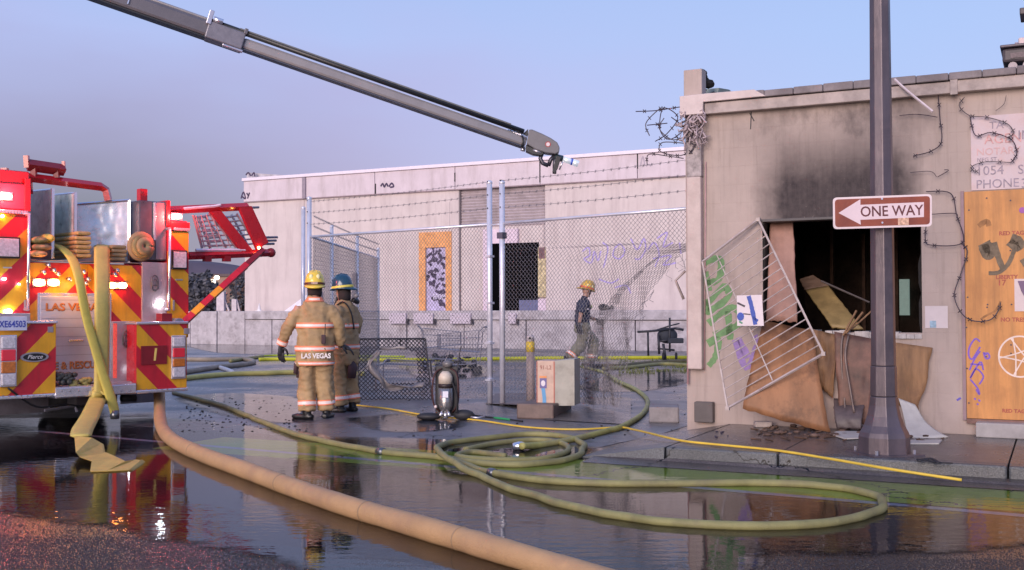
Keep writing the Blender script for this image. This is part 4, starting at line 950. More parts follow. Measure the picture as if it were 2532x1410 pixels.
# hose bed: floor, dividers, side panels
HB = 3.6
M().box(mx0 + .004, T(352, 600).x, .12, HB, zb_top - .06, zb_top - .02).build('hose_bed_floor', steel, eng)
tread = mat('glossy_divider', (.60, .66, .62), .3, .15, var=.35, scale=7, bump=.5, bscale=6)
def divider(pxa, topa, y0, y1, drop, botpy, nm='divider'):
    a = T(pxa, topa, y0); bz = T(pxa, botpy, y0).z; e = M()
    x = a.x
    dv = M(); dv.add([(x, y0, bz), (x, y1, bz), (x, y1, a.z + drop), (x, y0, a.z), (x + .014, y0, bz), (x + .014, y1, bz), (x + .014, y1, a.z + drop), (x + .014, y0, a.z)], [(0, 3, 2, 1), (4, 5, 6, 7), (0, 4, 7, 3), (3, 7, 6, 2), (1, 2, 6, 5)])
    o = dv.build(nm, tread, eng)
    M().box(x - .012, x + .022, y0 - .03, y0 - .001, bz, a.z + .02).build('divider_edge', alu, o); 
    tp = M(); tp.tube([(x + .006, y0, a.z + .008), (x + .006, y1, a.z + drop + .008)], .016, 4); tp.build('divider_top', alu, o)
    return o
divider(128, 470, .15, 2.6, .08, 640); divider(184, 479, .15, 2.6, .08, 640)
# the wide crinkled sheet is turned flat towards us
sx0, sx1 = T(188, 600, .5).x, T(318, 600, .22).x
za, zb = T(190, 505, .5).z, T(316, 495, .22).z; zc = T(316, 650, .22).z
rn = random.Random(4)
def crk(u, v):
    x = sx0 + (sx1 - sx0) * u; y = .5 - .28 * u; z = zc + (za + (zb - za) * u - zc) * v
    return (x, y + (.012 * noise.noise(Vector((u * 9, v * 9, 1))) + .02 * noise.noise(Vector((u * 4, v * 3, 7)))) * min(1, u * 2), z)
b = M(); b.grid(crk, 36, 26, .004); b.build('crinkled_panel', mat('crinkled_steel', (.80, .83, .88), .28, .25, var=.1, bump=.8, bscale=7), eng, True)
fr = M(); fr.tube([(sx0, .48, za), (sx1, .2, zb)], .016, 4); fr.tube([(sx1, .2, zb), (sx1, .2, zc)], .02, 4); fr.build('panel_frame', alu, eng)
# right inner wall of the bed: red strip then steel locker
tbox(320, 500, 345, 655, .5, .55, 'bed_side', dkred)
tbox(345, 495, 412, 645, .02, .5, 'locker', mat('smoky_steel', (.20, .18, .20), .3, .7, var=.4, scale=2), bevel=.01); tbox(381, 500, 386, 595, .005, .018, 'locker_edge', alu); tbox(386, 500, 411, 642, .008, .018, 'locker_door', mat('warm_steel', (.36, .27, .29), .35, .6, var=.2, scale=2))
tbox(347, 466, 365, 497, .1, .2, 'beacon_stand', red); M().tube([T(351, 480, .08), T(351, 474, .08)], .02, 8).build('bolt', dkred, eng)
tbox(352, 648, 413, 795, .0, .05, 'tread_plate', mat('pinkish_plate', (.52, .38, .40), .4, .5, var=.2, bump=.6, bscale=40))
# overhead ladder gantry (red bars)
def bar(pts, r, nm, m=red, par=eng, n=4): return M().tube([T(*p) for p in pts], r, n).build(nm, m, par)
bar([(18, 432, .3), (250, 462, .3), (262, 470, .3), (268, 495, .3)], .055, 'gantry_bar'); bar([(12, 416, .3), (12, 452, .3)], .05, 'gantry_end'); bar([(75, 445, .3), (76, 480, .3)], .03, 'gantry_post')
for px in (83, 139): bar([(px, 415, .3), (px + 1, 440, .3)], .045, 'cradle_post', dkred)
bar([(68, 408, .3), (158, 421, .3)], .075, 'cradle', dkred); bar([(65, 385, .3), (67, 415, .3)], .04, 'cradle_horn'); bar([(157, 399, .3), (158, 428, .3)], .025, 'cradle_horn')
# lamps
def glow(nm, c, e): return mat(nm, c, .4, var=0, bump=0, emit=e)
gl_r = glow('flasher_red', (1, .10, .07), 45); gl_rc = glow('flasher_core', (1, .50, .30), 60); gl_a = glow('flasher_amber', (1, .36, .08), 70); gl_w = glow('white_light', (.85, .95, 1), 45); gl_d = glow('dim_red', (1, .05, .08), 2.0)
lens_c = mat('clear_lens', (.62, .58, .62), .15, var=.3, scale=40, bump=.5, bscale=80, coat=.8); lens_r = mat('red_lens', (.65, .02, .04), .2, var=.1, bump=.4, bscale=90, coat=.8, emit=.12); lens_a = mat('amber_lens', (.55, .16, .02), .2, var=.3, scale=30, bump=.4, coat=.8)
def flasher(px, py, w, h, m, core, y=-.03, watts=0, c=(1, .1, .08)):
    p = T(px, py, y); b = M(); b.ball((p.x, y, p.z), w, .03, h, 14, 8); o = b.build('flashing_light', m, eng, True)
    M().ball((p.x, y - .012, p.z), w * .72, .022, h * .6, 12, 6).build('core', core, o, True)
    M().box(p.x - w * 1.05, p.x + w * 1.05, y + .004, -.001 if y < 0 else y + .03, p.z - h * 1.15, p.z + h * 1.15).build('bezel', alu, o, bevel=.005)
    if watts:
        q = TR.w(p.x, y - .12, p.z); s_ = sphere_lamp(q, c, watts, .04)
        s_.parent = o; s_.matrix_parent_inverse = Matrix.Identity(4); s_.location = (p.x, y - .12, p.z)
flasher(13, 485, .085, .045, gl_r, gl_rc, watts=34); flasher(438, 535, .075, .038, gl_r, gl_rc, watts=34)
for px, py in ((97, 699), (133, 699)): flasher(px, py, .072, .042, gl_a, gl_a, -.0)
for px, py in ((278, 706), (303, 706)): flasher(px, py, .062, .038, gl_a, gl_a, -.0)
p = T(200, 705, -.2); s_ = sphere_lamp((0, 0, 0), (1, .38, .12), 4, .05); s_.parent = eng; s_.location = p
for px, py, w, m in ((21, 770, .045, gl_w), (395, 755, .035, gl_w), (327, 915, .035, gl_w), (11, 690, .022, gl_w), (401, 745, .02, gl_w), (210, 970, .02, gl_d), (6, 535, .02, gl_a), (47, 703, .01, gl_w)):
    q = T(px, py, -.03); M().ball((q.x, -.03, q.z), w, .02, w * (.55 if m is gl_w else 1), 12, 6).build('small_lamp', m, eng, True)
s_ = sphere_lamp((0, 0, 0), (.8, .92, 1), 3, .04); s_.parent = eng; s_.location = T(327, 915, -.12)
def lampbox(px0, py0, px1, py1):
    o = tbox(px0, py0, px1, py1, -.05, -.001, 'scene_light', blackr, bevel=.012)
    x0, x1, za, zb = rect(px0, py0, px1, py1, -.05); q = .022
    M().box(x0 + q, x1 - q, -.062, -.051, za + q, zb - q).build('lens', lens_c, o, bevel=.005)
lampbox(-12, 584, 51, 640); lampbox(425, 618, 464, 667)
# lower outer panels with tail lights
def lower(px0, px1, pyt, pyb, sgn, ph):
    x0, x1, za, zb = rect(px0, pyt, px1, pyb, -.28)
    M().box(x0, x1, -.24, .5, za, zb).build('step_box', red, eng, bevel=.01)
    chevron(x0, x1, za, zb, -.275, sgn, ph, eng)
    M().box(x0 - .01, x1 + .01, -.30, .0, zb, zb + .035).build('step_top', alu, eng, bevel=.008)
    M().box(x0 - .01, x1 + .01, -.30, .3, za - .045, za).build('bumper_lip', alu, eng, bevel=.012)
    return x0, x1, za, zb
lower(-14, 138, 802, 972, 1, .42); lower(338, 462, 803, 958, -1, .35)
# fill between lower boxes and upper columns
tbox(-14, 775, 75, 800, -.26, 0, 'deck', plate_m)
def tail(px0, px1, rows):
    x0, x1, za, zb = rect(px0, rows[0][0] - 4, px1, rows[-1][1] + 4, -.30)
    h = M().box(x0, x1, -.31, -.28, za, zb).build('tail_light', alu, eng, bevel=.008)
    for a, b2, m in rows:
        q0, q1, z0_, z1_ = rect(px0 + 3, a, px1 - 3, b2, -.31); M().box(q0, q1, -.333, -.311, z0_, z1_).build('lens', m, h, bevel=.01)
tail(0, 41, [(833, 862, lens_c), (865, 892, lens_r), (895, 922, lens_a), (925, 952, lens_c)])
tail(424, 459, [(834, 857, lens_c), (861, 883, lens_r), (887, 906, lens_a), (909, 932, lens_c)])
# number plate and other writing
x0, x1, za, zb = rect(-9, 783, 63, 817, -.30); lp = M().box(x0, x1, -.345, -.338, za, zb).build('license_plate', mat('plate_pale', (.62, .64, .78), .4, var=.15), eng, bevel=.004)
text('XE64503', .105, mat('plate_blue', (.06, .08, .42), .5), lp, (x0 + x1) / 2, -.347, (za + zb) / 2 - .01, stretch=.78, bold=.002)
gold = mat('gold_lettering', (.62, .24, .08), .35, .3, var=.2); goldsh = mat('lettering_shadow', (.10, .03, .03), .6)
x0, x1, za, zb = rect(348, 856, 412, 900, -.28); nb_ = M().box(x0, x1, -.292, -.279, za, zb).build('number_panel', dkred, eng, bevel=.003)
text('1', .22, mat('number_yellow', (.90, .62, .16), .4), nb_, (x0 + x1) / 2 + .005, -.294, (za + zb) / 2, bold=.004, shear=.12)
# oval maker badge
q = T(85, 883, -.283); ov = M(); ov.prism([(q.x + .165 * math.cos(a * .2618), q.z + .058 * math.sin(a * .2618)) for a in range(24)], -.292, -.28); ovo = ov.build('badge', mat('badge_silver', (.4, .38, .42), .3, .6), eng)
M().prism([(q.x + .135 * math.cos(a * .2618), q.z + .043 * math.sin(a * .2618)) for a in range(24)], -.296, -.2925).build('badge_field', blackr, ovo)
text('Pierce', .07, mat('badge_text', (.7, .68, .7), .4), ovo, q.x, -.298, q.z, shear=.35)
# roll-up compartment door with lettering
x0, x1, za, zb = rect(95, 724, 277, 945, -.02)
M().box(x0, x1, .0, .05, za, zb).build('compartment_frame', alu, eng, bevel=.008)
dr = M().box(x0 + .03, x1 - .03, -.012, -.001, za + .02, zb - .04).build('compartment_door', mat('satin_door', (.52, .53, .58), .35, .1, var=.12, scale=1.5, bump=.15), eng, bevel=.006)
def ltr(s, px, py, size, st):
    q = T(px, py, -.02); text(s, size, gold, dr, q.x, -.016, q.z, .004, align='LEFT', stretch=st, bold=.003); text(s, size, goldsh, dr, q.x + .008, -.0135, q.z - .006, .002, align='LEFT', stretch=st, bold=.003)
ltr('LAS VEGAS', 112, 760, .125, 1.2); ltr('FIRE & RESCUE', 103, 907, .125, .90)
tbox(277, 795, 334, 955, -.02, .03, 'tread_plate', plate_m); tbox(281, 800, 289, 935, -.03, -.021, 'red_led_strip', mat('red_led', (.7, .08, .06), .4, var=.7, scale=40, emit=.6), bevel=0)
tbox(138, 958, 337, 974, -.30, -.02, 'rear_step', plate_m, bevel=.01); tbox(138, 961, 337, 972, -.315, -.301, 'step_edge', alu)
tbox(278, 945, 336, 957, -.15, -.021, 'tread_plate', plate_m)
# maltese-like coiled emblems (chains of rope hooks) on the plates
def ring_badge(px, py, s):
    q = T(px, py, -.03); b = M()
    for k, (rx, rz) in enumerate(((.05, .10), (.035, .08), (.05, .03))):
        b.tube([(q.x + s * rx * math.cos(a * .3927), -.03 - .004 * k, q.z + s * (rz * math.sin(a * .3927) - .03 * k)) for a in range(17)], .008, 5, False)
    b.build('hook_ring', mat('tarnished', (.16, .13, .14), .4, .6), eng, True)
ring_badge(383, 700, 1.0); ring_badge(313, 838, 1.0)
for s_px in (72, 418):
    top = T(s_px + (2 if s_px > 200 else 0), 530 if s_px < 200 else 566, -.08); bot = T(s_px - (3 if s_px < 200 else -0), 765, -.08)
    o = M().tube([top, bot], .018, 10).build('handrail', alu, eng, True)
    for q in (top, bot): M().tube([(q.x, -.08, q.z), (q.x, 0, q.z)], .022, 8).build('rail_foot', steel, o)
rv = M()
for (pa, pb, py, y) in ((0, 136, 979, -.302), (342, 460, 963, -.302), (0, 70, 524, -.032), (142, 332, 967, -.317)):
    for k in range(9): q = T(pa + (pb - pa) * (k + .5) / 9, py, y); rv.tube([(q.x, y - .004, q.z), (q.x, y + .002, q.z)], .009, 6)
rv.build('rivets', mat('rivet_steel', (.3, .29, .32), .4, .6), eng, kind='stuff')
q = T(186, 842, -.02); M().box(q.x - .09, q.x + .09, -.045, -.03, q.z - .012, q.z + .012).build('door_handle', alu, dr, bevel=.005)
for k in range(9): q0_, q1_, z0_, z1_ = rect(99, 742 + k * 22, 273, 743 + k * 22, -.02); M().box(q0_ + .02, q1_ - .02, -.0135, -.0125, z0_, z0_ + .004).build('door_rib', mat('rib_grey', (.22, .21, .24), .5, .4), dr)  # ribs drawn as thin darker grey lines across the door
for px in (60, 428): tbox(px, 742, px + 4, 768, -.012, -.002, 'hinge', steel, bevel=.002)
tbox(8, 660, 30, 664, -.012, -.002, 'grab_latch', steel, bevel=.002); tbox(434, 690, 452, 694, -.012, -.002, 'grab_latch', steel, bevel=.002)
for (a0, b0) in ((118, 808), (455, 812)): tbox(a0, b0, a0 + 14, b0 + 14, -.284, -.279, 'small_plate', mat('greyish_tag', (.35, .30, .33), .4, .3), bevel=.002)
M().tube(smooth_path([T(20, 960, -.31), T(90, 1006, -.2), T(160, 1000, -.1), T(230, 1012, 0)], 5), .012, 6).build('brake_line', blackr, eng, True)
# fittings in the middle
fitm = mat('chrome_fitting', (.6, .55, .58), .2, .8, var=.4, scale=20)
rn = random.Random(8)
for px, py in ((118, 655), (132, 668), (106, 672), (142, 676), (186, 668), (205, 672), (282, 678), (288, 668), (210, 700), (170, 690), (216, 690)):
    q = T(px, py, -.02); M().tube([(q.x, .03, q.z), (q.x, -.05, q.z), (q.x + .01, -.07, q.z - .03)], [.02, .026, .012], 8).build('fitting', fitm, eng, True)
o = tbox(400, 775, 426, 827, -.20, -.05, 'ladder_pivot', dkred); q = T(440, 803, -.22); M().tube([(q.x, -.26, q.z), (q.x, -.10, q.z)], .085, 20).build('pivot_disc', mat('grey_disc', (.28, .30, .36), .35, .5), eng, bevel=.01); M().box(q.x - .07, q.x + .07, -.265, -.261, q.z - .006, q.z + .006).build('disc_slot', blackr, eng)
# underside
und = mat('underbody', (.05, .045, .05), .6, var=.5, scale=3)
M().box(.1, 2.35, .1, 6.5, .5, .62).build('chassis_deck', und, eng)
for x in (.75, 1.55): M().box(x, x + .1, .2, 6.5, .42, .56).build('frame_rail', und, eng)
M().box(.95, 1.5, 0, .25, .24, .5).build('tow_block', und, eng, bevel=.02); M().tube([T(110, 1015, .1), T(185, 1004, .1), T(190, 1018, .1)], .02, 6).build('exhaust_pipe', steel, eng)
M().tube([T(300, 985, .1), T(335, 985, .1)], .045, 10).build('outlet_cap', blackr, eng, True)
M().box(T(-8, 1000, .8).x, T(120, 1000, .8).x, .8, .83, .12, .5).build('mud_flap', mat('mud_flap', (.12, .11, .13), .6, var=.3), eng)
M().box(T(300, 1000, 1.2).x, T(380, 1000, 1.2).x, 1.2, 1.23, .12, .5).build('mud_flap', mat('mud_flap', ()) if 0 else MATS['mud_flap'], eng)
def wheel(x, y):
    b = M(); b.tube([(x - .15, y, .52), (x - .13, y, .52), (x + .13, y, .52), (x + .15, y, .52)], [.46, .52, .52, .46], 28); o = b.build('wheel', blackr, eng, True)
    M().tube([(x - .16, y, .52), (x + .16, y, .52)], .27, 20).build('rim', alu, o)
for x in (.22, .56, 1.92, 2.26): wheel(x, 2.6)
for x in (.3, 2.2): wheel(x, 7.4)
M().tube([(.2, 2.6, .52), (2.3, 2.6, .52)], .08, 10).build('axle', und, eng)

# ladder rack swung out on the right side; it hangs beyond the body
rk = []
def tq(px, py, y): return T(px, py, y)
RK = .35
def rbar(a, b2, r, nm, m=red): return M().tube([T(a[0], a[1], a[2] if len(a) > 2 else RK), T(b2[0], b2[1], b2[2] if len(b2) > 2 else RK)], r, 4).build(nm, m, eng)
rbar((418, 520), (612, 511), .055, 'rack_rail'); 
M().prism([(T(518, 517, RK).x, T(518, 524, RK).z), (T(545, 517, RK).x, T(545, 522, RK).z), (T(622, 618, RK).x, T(622, 618, RK).z), (T(598, 626, RK).x, T(598, 626, RK).z)], RK - .03, RK + .03).build('rack_arm', red, eng, bevel=.006)
M().prism([(T(586, 511, RK).x, T(586, 512, RK).z), (T(618, 511, RK).x, T(618, 510, RK).z), (T(660, 600, RK).x, T(660, 600, RK).z), (T(632, 612, RK).x, T(632, 618, RK).z)], RK - .05, RK + .01).build('rack_arm', red, eng, bevel=.006)
rbar((466, 633), (672, 625), .055, 'rack_beam'); M().ball(tuple(T(670, 625, RK)), .07, .07, .07, 10, 6).build('beam_end', dkred, eng, True)
for px in (512, 560): q = T(px, 640, RK); M().box(q.x - .05, q.x + .05, RK - .04, RK + .04, q.z - .04, q.z + .04).build('bracket', dkred, eng)
# ladders packed in the rack (each with rails and rungs)
ldm = mat('ladder_alu', (.62, .60, .64), .35, .5, var=.2, bump=0)
def ladder(c0, c1, c2, c3, y, n, nm='ladder'):
    """corners: top left, top right, bottom right, bottom left in the rack plane; rails run top to bottom"""
    a, b2, c, d = (T(p[0], p[1], y) for p in (c0, c1, c2, c3)); L_ = M(); L_.tube([a, d], .022, 4); L_.tube([b2, c], .022, 4); o = L_.build(nm, ldm, eng)
    for i in range(n): u = (i + .5) / n; M().tube([a.lerp(d, u), b2.lerp(c, u)], .013, 5).build('rung', ldm, o)
ladder((478, 532), (516, 526), (584, 612), (500, 614), RK + .12, 7); ladder((490, 535), (505, 531), (560, 612), (520, 614), RK + .2, 8); ladder((548, 532), (585, 528), (636, 608), (590, 612), RK + .12, 7); ladder((556, 534), (572, 530), (612, 606), (600, 608), RK + .2, 7)
for k in range(5):
    M().tube([T(484 + k * 13, 533 - k, RK + .08), T(506 + k * 16, 612, RK + .08)], .010, 4).build('ladder_rail', ldm, eng)
M().tube([T(484, 619, RK - .02), T(606, 619, RK - .02)], .022, 4).build('ladder_rail', mat('white_rail', (.75, .74, .82), .4), eng); M().tube([T(455, 516, RK - .05), T(530, 510, RK - .05), T(545, 507, RK - .05)], .02, 5).build('ladder_hook', mat('white_rail', ()) if 0 else MATS['white_rail'], eng)
for k, (a, b2) in enumerate(((612, 640), (630, 686), (636, 683), (640, 678))):
    py = (514, 588, 596, 604)[k]; M().tube([T(a, py, RK + .1), T(b2, py - 1, RK + .1)], .018, 5).build('ladder_foot', mat('ladder_foot', (.22, .21, .25), .5, .4), eng)
q = T(640, 613, RK - .06); M().ball(tuple(q), .02, .02, .02, 8, 5).build('marker_lamp', gl_a, eng, True)
# striped diagonal strut
a, b2 = T(452, 800, -.12), T(650, 618, RK - .07); dv = (b2 - a)
for i in range(7):
    u0, u1 = (i / 7 * .78), ((i + 1) / 7 * .78); M().tube([a + dv * u0, a + dv * (u1 - .002)], .058, 4).build('strut_segment', (chev_r, chev_y, chev_r, chev_y, chev_r, chev_r, chev_r)[i], eng)
M().tube([a + dv * .78, b2], .05, 4).build('strut_end', dkred, eng)

# folded hoses in the bed and the rest lying on the engine: things of their own
hose_y = mat('yellow_hose', (.60, .50, .10), .6, var=.15, scale=10, bump=.5, bscale=120, dirt=(.38, .30, .10), dirtscale=5, dirtamt=.5)
hose_t = mat('tan_hose', (.58, .38, .17), .65, var=.18, scale=6, bump=.5, bscale=120, dirt=(.36, .24, .12), dirtscale=4, dirtamt=.5)
hose_o = mat('olive_hose', (.27, .25, .10), .6, var=.25, scale=5, bump=.4, bscale=120, dirt=(.16, .13, .08), dirtscale=3, dirtamt=.6)
def tw(px, py, y): q = T(px, py, y); return TR.w(q.x, q.y, q.z)
def stack(px0, px1, pys, y, label, m):
    e = fempty(TR, 'folded_hose', label=label, cat='fire hose', group='folded hoses in the bed')
    for py in pys:
        a, b2 = T(px0, py, y), T(px1, py, y); M().box(a.x + random.uniform(-.01, .01), b2.x + random.uniform(-.015, .015), y, y + .9, a.z - .024, a.z + .024).build('hose_fold', m, e, bevel=.02)
stack(189, 228, (576, 588, 599, 610, 621, 632), .03, 'stack of folded tan hose at the left foot of the crinkled steel sheet', mat('tan_fold', (.50, .36, .14), .7, var=.25, scale=8))
stack(276, 314, (610, 620, 630, 640), .03, 'low stack of folded brown hose at the right foot of the crinkled steel sheet', mat('brown_fold', (.34, .23, .12), .7, var=.25, scale=8))
e = fempty(TR, 'rolled_hose', label='rolled tan hose standing on edge beside the steel locker', cat='fire hose')
q = T(345, 610, .06)
for k, (r_, dx) in enumerate(((.145, 0), (.105, -.04), (.065, -.07))):
    b = M(); b.tube([(q.x + dx * .3 - .05, .05 - .0, q.z), (q.x + dx * .3 + .12 - k * .02, .0, q.z)], r_, 20); 
    b = M(); b.add([], []); b.tube([(q.x + r_ * .95 * math.cos(a * .2856), .02 - .05 * k, q.z + r_ * math.sin(a * .2856)) for a in range(23)], .026, 6, True, 2.2); b.build('hose_turn', (MATS['brown_fold'], mat('olive_fold', (.26, .20, .09), .8, var=.3), MATS['brown_fold'])[k], e, True)
e = fempty(TR, 'folded_hose', label='crumpled olive hose end lying at the left of the hose bed', cat='fire hose', group='folded hoses in the bed')
for k, (px, py, w, hh) in enumerate(((95, 595, .12, .05), (100, 612, .14, .05), (92, 628, .12, .05), (118, 590, .07, .06))):
    q = T(px, py, .05); M().ball((q.x, .1, q.z), w, .2, hh, 14, 8).build('hose_fold', (hose_o, MATS['brown_fold'], hose_t, hose_y)[k], e, True)

def flat_hose(pts, widths, th, m, nm, label, cat='fire hose', group=None, hint=None):
    """flattened hose: a strap along pts (world), width across the given direction"""
    P_ = smooth_path(pts, 6); n = len(P_); b = M(); vs = []
    for i, p in enumerate(P_):
        t = i / (n - 1) * (len(widths) - 1); k = min(int(t), len(widths) - 2); w = widths[k] + (widths[k + 1] - widths[k]) * (t - k)
        h = hint[k].lerp(hint[k + 1], t - k) if hint else TR.ex
        d = (P_[min(i + 1, n - 1)] - P_[max(i - 1, 0)]).normalized(); u = (h - d * h.dot(d)).normalized(); v = d.cross(u)
        vs += [p + u * w / 2, p + v * th * .5 + u * w * .3, p + v * th * .5 - u * w * .3, p - u * w / 2, p - v * th * .5 - u * w * .3, p - v * th * .5 + u * w * .3]
    b.add(vs, [(i * 6 + j, i * 6 + (j + 1) % 6, (i + 1) * 6 + (j + 1) % 6, (i + 1) * 6 + j) for i in range(n - 1) for j in range(6)] + [(5, 4, 3, 2, 1, 0), tuple((n - 1) * 6 + j for j in range(6))])
    return b.build(nm, m, None, True, label=label, cat=cat, group=group)
# hose A: over the rail, down to the left, ending in a coupling at (283,1030)
hA = [tw(128, 606, .35), tw(152, 613, .1), tw(178, 640, -.10), tw(196, 690, -.33), tw(213, 780, -.36), tw(235, 860, -.38), tw(256, 930, -.40), tw(276, 990, -.42), tw(284, 1020, -.42)]
flat_hose(hA, [.12, .13, .13, .12, .12, .12, .13, .13, .12], .03, hose_y, 'hanging_hose', 'yellow hose hanging over the engine rear and ending in a dark coupling', group='yellow hoses hanging off the engine')
q = tw(284, 1029, -.42); M().tube([q + Vector((0, 0, .07)), q + Vector((0, 0, .02)), q - Vector((0, 0, .035))], [.045, .055, .05], 14).build('hose_coupling', mat('coupling_metal', (.16, .17, .19), .3, .7), None, True, label='dark metal coupling on the lower end of the hanging yellow hose', cat='coupling')
# hose B: wide strap down, kinked left below the step, folded on the water
hB = [tw(254, 608, .3), tw(252, 614, .05), tw(252, 640, -.08), tw(253, 730, -.35), tw(252, 850, -.345), tw(250, 960, -.345), tw(246, 975, -.36), tw(240, 990, -.42), G(222, 1030, .24), G(205, 1060, .20), G(200, 1078, .18)]
flat_hose(hB, [.19, .20, .20, .20, .19, .19, .20, .21, .22, .20], .035, mat('wide_yellow_hose', (.56, .45, .12), .6, var=.12, scale=8, bump=.5, bscale=120, dirt=(.42, .33, .12), dirtscale=3, dirtamt=.6), 'hanging_hose', 'wide yellow hose hanging straight down the engine and kinked below its step', group='yellow hoses hanging off the engine')
# its crumpled tail on the water: facetted folds
tail_ = M()
tpts = [((183, 1077, .30), (228, 1083, .30)), ((186, 1118, .20), (252, 1096, .20)), ((196, 1130, .12), (256, 1120, .10)), ((226, 1140, .10), (262, 1118, .12)), ((222, 1166, .02), (285, 1128, .10)), ((262, 1165, .02), (310, 1140, .08)), ((318, 1162, .02), (335, 1136, .05)), ((325, 1160, .03), (352, 1138, .05))]
vs = []
for a, b2 in tpts:
    for (px, py, z) in (a, b2): vs.append(G(px, py, max(.02, z * .6)))
fs = [(2 * i, 2 * i + 1, 2 * i + 3, 2 * i + 2) for i in range(len(tpts) - 1)]; n_ = len(vs)
tail_.add(vs + [v + Vector((.01, .035, -.02)) for v in vs], fs + [tuple(x + n_ for x in f[::-1]) for f in fs] + [(i, i + 2, i + 2 + n_, i + n_) for i in range(0, n_ - 2, 2)] + [(i + 3, i + 1, i + 1 + n_, i + 3 + n_) for i in range(0, n_ - 2, 2)] + [(0, 1, 1 + n_, n_), (n_ - 1, n_ - 2, 2 * n_ - 2, 2 * n_ - 1)])
tail_.build('crumpled_hose', mat('amber_hose', (.62, .42, .10), .6, var=.2, scale=5, bump=.5), None, bevel=.012, label='crumpled yellow hose tail folded on the flood water below the engine', cat='fire hose')
# wet gear heaped on the rear step
random.seed(9)
b = M()
for i in range(16): q = T(random.uniform(140, 190), random.uniform(925, 950), -.22); b.ball(q, random.uniform(.03, .06), .05, random.uniform(.02, .045), 8, 5)
g1 = b.build('gear_heap', mat('black_gear', (.04, .045, .045), .5, var=.9, scale=14), None, True, label='black and white gear heaped on the left of the rear step', cat='gear'); g1.location = TR.o; g1.rotation_euler = (0, 0, TR.a)
b = M()
for i in range(12): q = T(random.uniform(180, 232), random.uniform(938, 955), -.2); b.ball(q, random.uniform(.04, .07), .05, random.uniform(.02, .04), 8, 5)
g2 = b.build('gear_heap', mat('olive_gear', (.30, .27, .09), .6, var=.4, scale=10), None, True, label='olive yellow gear lying along the rear step', cat='gear'); g2.location = TR.o; g2.rotation_euler = (0, 0, TR.a)

# ------------------------------------------------------------------ hoses on the ground
def gh(pts, r, m, nm, label, group=None, sides=12, wob=.0, z=None, k=8, mark=None):
    P_ = []
    for p in pts:
        if isinstance(p, Vector): P_.append(p)
        else: P_.append(G(p[0], p[1], (p[2] if len(p) > 2 else r * .92)))
    P_ = smooth_path(P_, k)
    if wob: P_ = [p + Vector((noise.noise(p * 3), noise.noise(p * 3 + Vector((5, 0, 0))), 0)) * wob for p in P_]
    if nm is None: return P_
    o_h = M().tube(P_, [r * (1 + .07 * noise.noise(p * 5) + .03 * noise.noise(p * 17)) for p in P_], sides).build(nm, m, None, True, label=label, cat='fire hose', group=group)
    for i in (mark or ()): M().tube([P_[i], P_[i].lerp(P_[i + 1], .9)], r * 1.32, 14).build('coupling', MATS['coupling_metal'], o_h, True)
    return o_h
Tn = tw(392, 975, .35); Tn2 = tw(394, 1010, .25)
big = [Vector((Tn.x, Tn.y, .46)), Vector((Tn2.x, Tn2.y, .24)), (398, 1048, .075), (425, 1087), (500, 1124), (600, 1160), (730, 1208), (870, 1255), (1020, 1298), (1180, 1345), (1330, 1389), (1500, 1440), (1700, 1500)]
bh_ = mat('large_hose_jacket', (.50, .30, .145), .62, var=.14, scale=3, bump=.55, bscale=90, dirt=(.38, .22, .13), dirtscale=2.5, dirtamt=.7)
lh = gh(big, .072, bh_, 'supply_hose', 'thick tan supply hose running from under the engine across the flood to the front', sides=24)
P_ = gh(big, .072, None, None, '')
for i in (30, 46, 58, 70): M().tube([P_[i], P_[i].lerp(P_[i + 1], .12)], .0745, 24).build('jacket_seam', mat('seam_brown', (.34, .22, .12), .6), lh, True)
coil = [(430, 972), (540, 1000), (640, 1040), (740, 1076), (860, 1103), (980, 1122), (1080, 1130), (1200, 1147), (1320, 1148), (1420, 1130), (1442, 1100), (1400, 1080), (1300, 1074), (1180, 1086), (1100, 1098), (1083, 1110, .06), (1110, 1135, .08), (1180, 1175), (1290, 1217), (1440, 1258), (1620, 1288), (1820, 1300), (2000, 1297), (2120, 1280), (2183, 1252), (2170, 1228), (2080, 1207), (1950, 1196), (1800, 1195), (1600, 1196), (1420, 1194), (1280, 1180), (1180, 1160), (1120, 1138)]
gh(coil, .031, hose_o, 'fire_hose', 'long olive hose looping twice across the wet street in front of the block building', sides=12, wob=.03, mark=(37, 252))
gh([(1290, 1103, .06), (1340, 1100), (1420, 1086), (1500, 1066), (1545, 1052), (1592, 1020), (1600, 988), (1570, 962), (1530, 943), (1490, 920), (1430, 905)], .034, mat('olive_yellow_hose', (.42, .40, .12), .6, var=.3, scale=6, dirt=(.25, .2, .14), dirtscale=1.2, dirtamt=.7), 'fire_hose', 'olive yellow hose bending out through the hole in the fence to the small coil', sides=12)
q = G(1290, 1103, .05); o = M().tube([q + Vector((.03, .0, .0)), q, q + Vector((-.03, 0, 0)), q + Vector((-.09, -.01, -.005))], [.036, .045, .045, .035], 14).build('hose_nozzle', mat('chrome_coupling', (.75, .75, .8), .15, .9), None, True, label='chrome coupling inside the small hose coil', cat='coupling')
gh([(1250, 1128), (1170, 1118), (1130, 1128), (1200, 1136), (1330, 1136), (1400, 1118), (1395, 1098), (1330, 1088), (1230, 1096), (1150, 1112)], .028, hose_o, 'fire_hose', 'inner olive loop lying within the small hose coil', sides=10)
yel = mat('bright_yellow_hose', (.62, .60, .03), .5, var=.15); 
gh([(640, 889), (700, 888), (850, 890), (1100, 889), (1300, 886), (1500, 885), (1700, 884)], .05, yel, 'fire_hose', 'thin bright yellow hose stretched across the far yard in front of the dock')
gh([(640, 881), (690, 879), (800, 880), (1000, 882)], .03, mat('lime_hose', (.42, .50, .04), .6), 'fire_hose', 'lime green hose lying just behind the bright yellow one')
